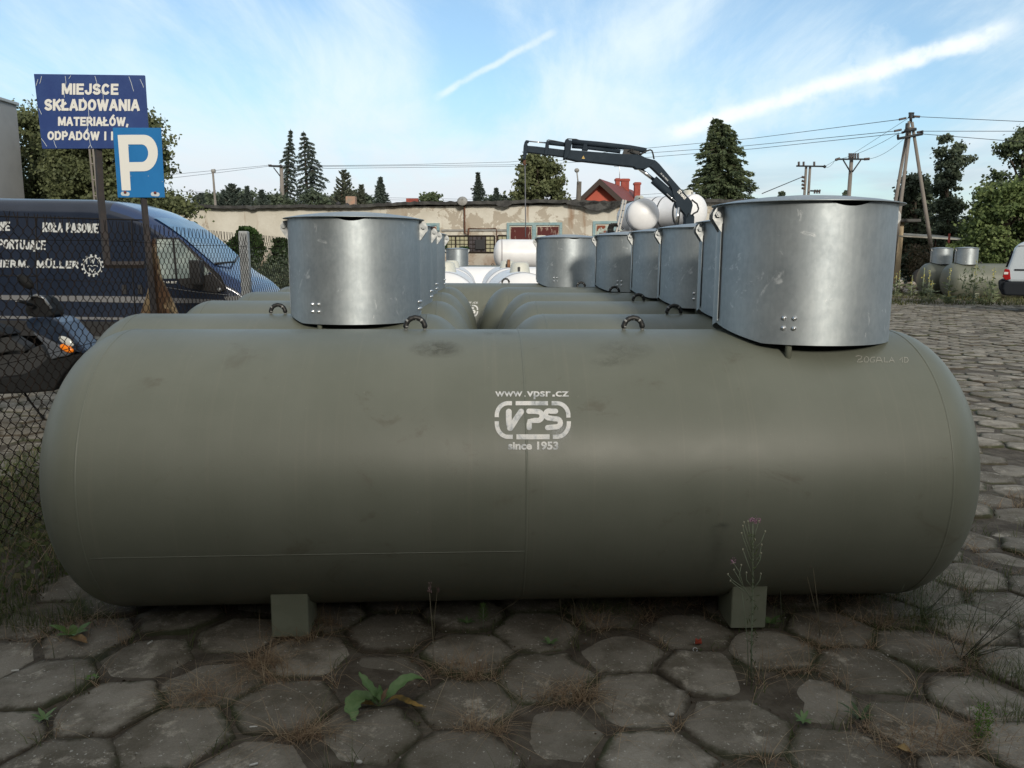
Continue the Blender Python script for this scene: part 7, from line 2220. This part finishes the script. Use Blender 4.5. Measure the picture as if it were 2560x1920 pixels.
for (px_, yb_, yt_, Y, lab) in mulls:
    p = at(px_, yb_, Y); H_ = at(px_, yt_, Y).z
    H_ = max(0.35, H_)
    o = empty('mullein', (p.x, Y, 0), lab, 'wildflower', 'yellow mulleins on the right')
    mb = MB(); mb.tube([(p.x, Y, 0), (p.x + .01, Y, H_)], [0.02, 0.012], 6); mb.build('stem', m_kst, o)
    n = 34; zz = rng.uniform(H_ * 0.6, H_, n); P = np.stack([rng.normal(p.x, .022, n), rng.normal(Y, .022, n), zz], -1); V, F = quads(P, rng.uniform(.03, .06, n), .9); obj_np('flower_spike', V, F, m_yel, o)
    n = 34; zz = rng.uniform(0, H_ * 0.55, n) ; d = rng.normal(size=(n, 3)); d[:, 2] = 0.4; P = np.stack([np.full(n, p.x), np.full(n, Y), zz], -1) + d * 0.10; V, F = quads(P, rng.uniform(.12, .3, n), .35, d); obj_np('leaves', V, F, m_mull, o, tint=rng.random(n))
# tall leafy weeds between camera and right far tank
for (px_, Y, h_, lab) in [(2412, 28.6, 1.15, 'tall dark leafy weed hiding the middle of the right far tank'), (2440, 28.9, 1.35, 'taller pale-leaved weed beside the dark one before the right far tank'), (2468, 29.2, 0.9, 'leafy weed nearest the white van')]:
    p = at(px_, 720, Y); n = 100; zz = h_ * rng.random(n) ** 1.1; w_ = 0.30 * (1 - zz / h_ * .6)
    P = np.stack([p.x + rng.normal(0, 1, n) * w_, Y + rng.normal(0, 1, n) * w_, zz], -1); V, F = quads(P, rng.uniform(.08, .22, n), .3)
    tag(obj_np('tall_weed', V, F, m_mull if 'pale' in lab else leafm('green'), tint=rng.random(n)), lab, 'weed', 'tall weeds before the far tanks')
# wiry dark bush at lower right and beside the tank end
def wiry(px_, py_, n, L, lab, m):
    b = gp(px_, py_); mb = MB()
    for k in range(n):
        a = rng.uniform(0.1, 2.2) ; l_ = L * rng.uniform(.5, 1); d = Vector((math.cos(a), rng.normal(0, .5), abs(math.sin(a)) * .8)).normalized()
        pts = [b + d * l_ * t_ + Vector((0, 0, -.1 * l_ * t_ * t_)) + Vector((rng.normal(0, .01), rng.normal(0, .01), 0)) for t_ in (0, .33, .66, 1)]
        mb.tube(pts, [.0018, .0014, .001, .0006], 4)
        for q in range(5):
            s0 = pts[1].lerp(pts[3], rng.random()); mb.tube([s0, s0 + Vector(tuple(rng.normal(0, .05, 3)))], .0006, 3)
    return tag(mb.build('wiry_weed', m), lab, 'weed', 'wiry weeds on the right')
wiry(2310, 1540, 16, .5, 'wiry dark green weed spreading under the right end of the tank', m_kst)
wiry(2400, 1650, 12, .55, 'wiry dark weed reaching right across the pavers', mat('dark_stem', (0.05, 0.055, 0.03), .8))
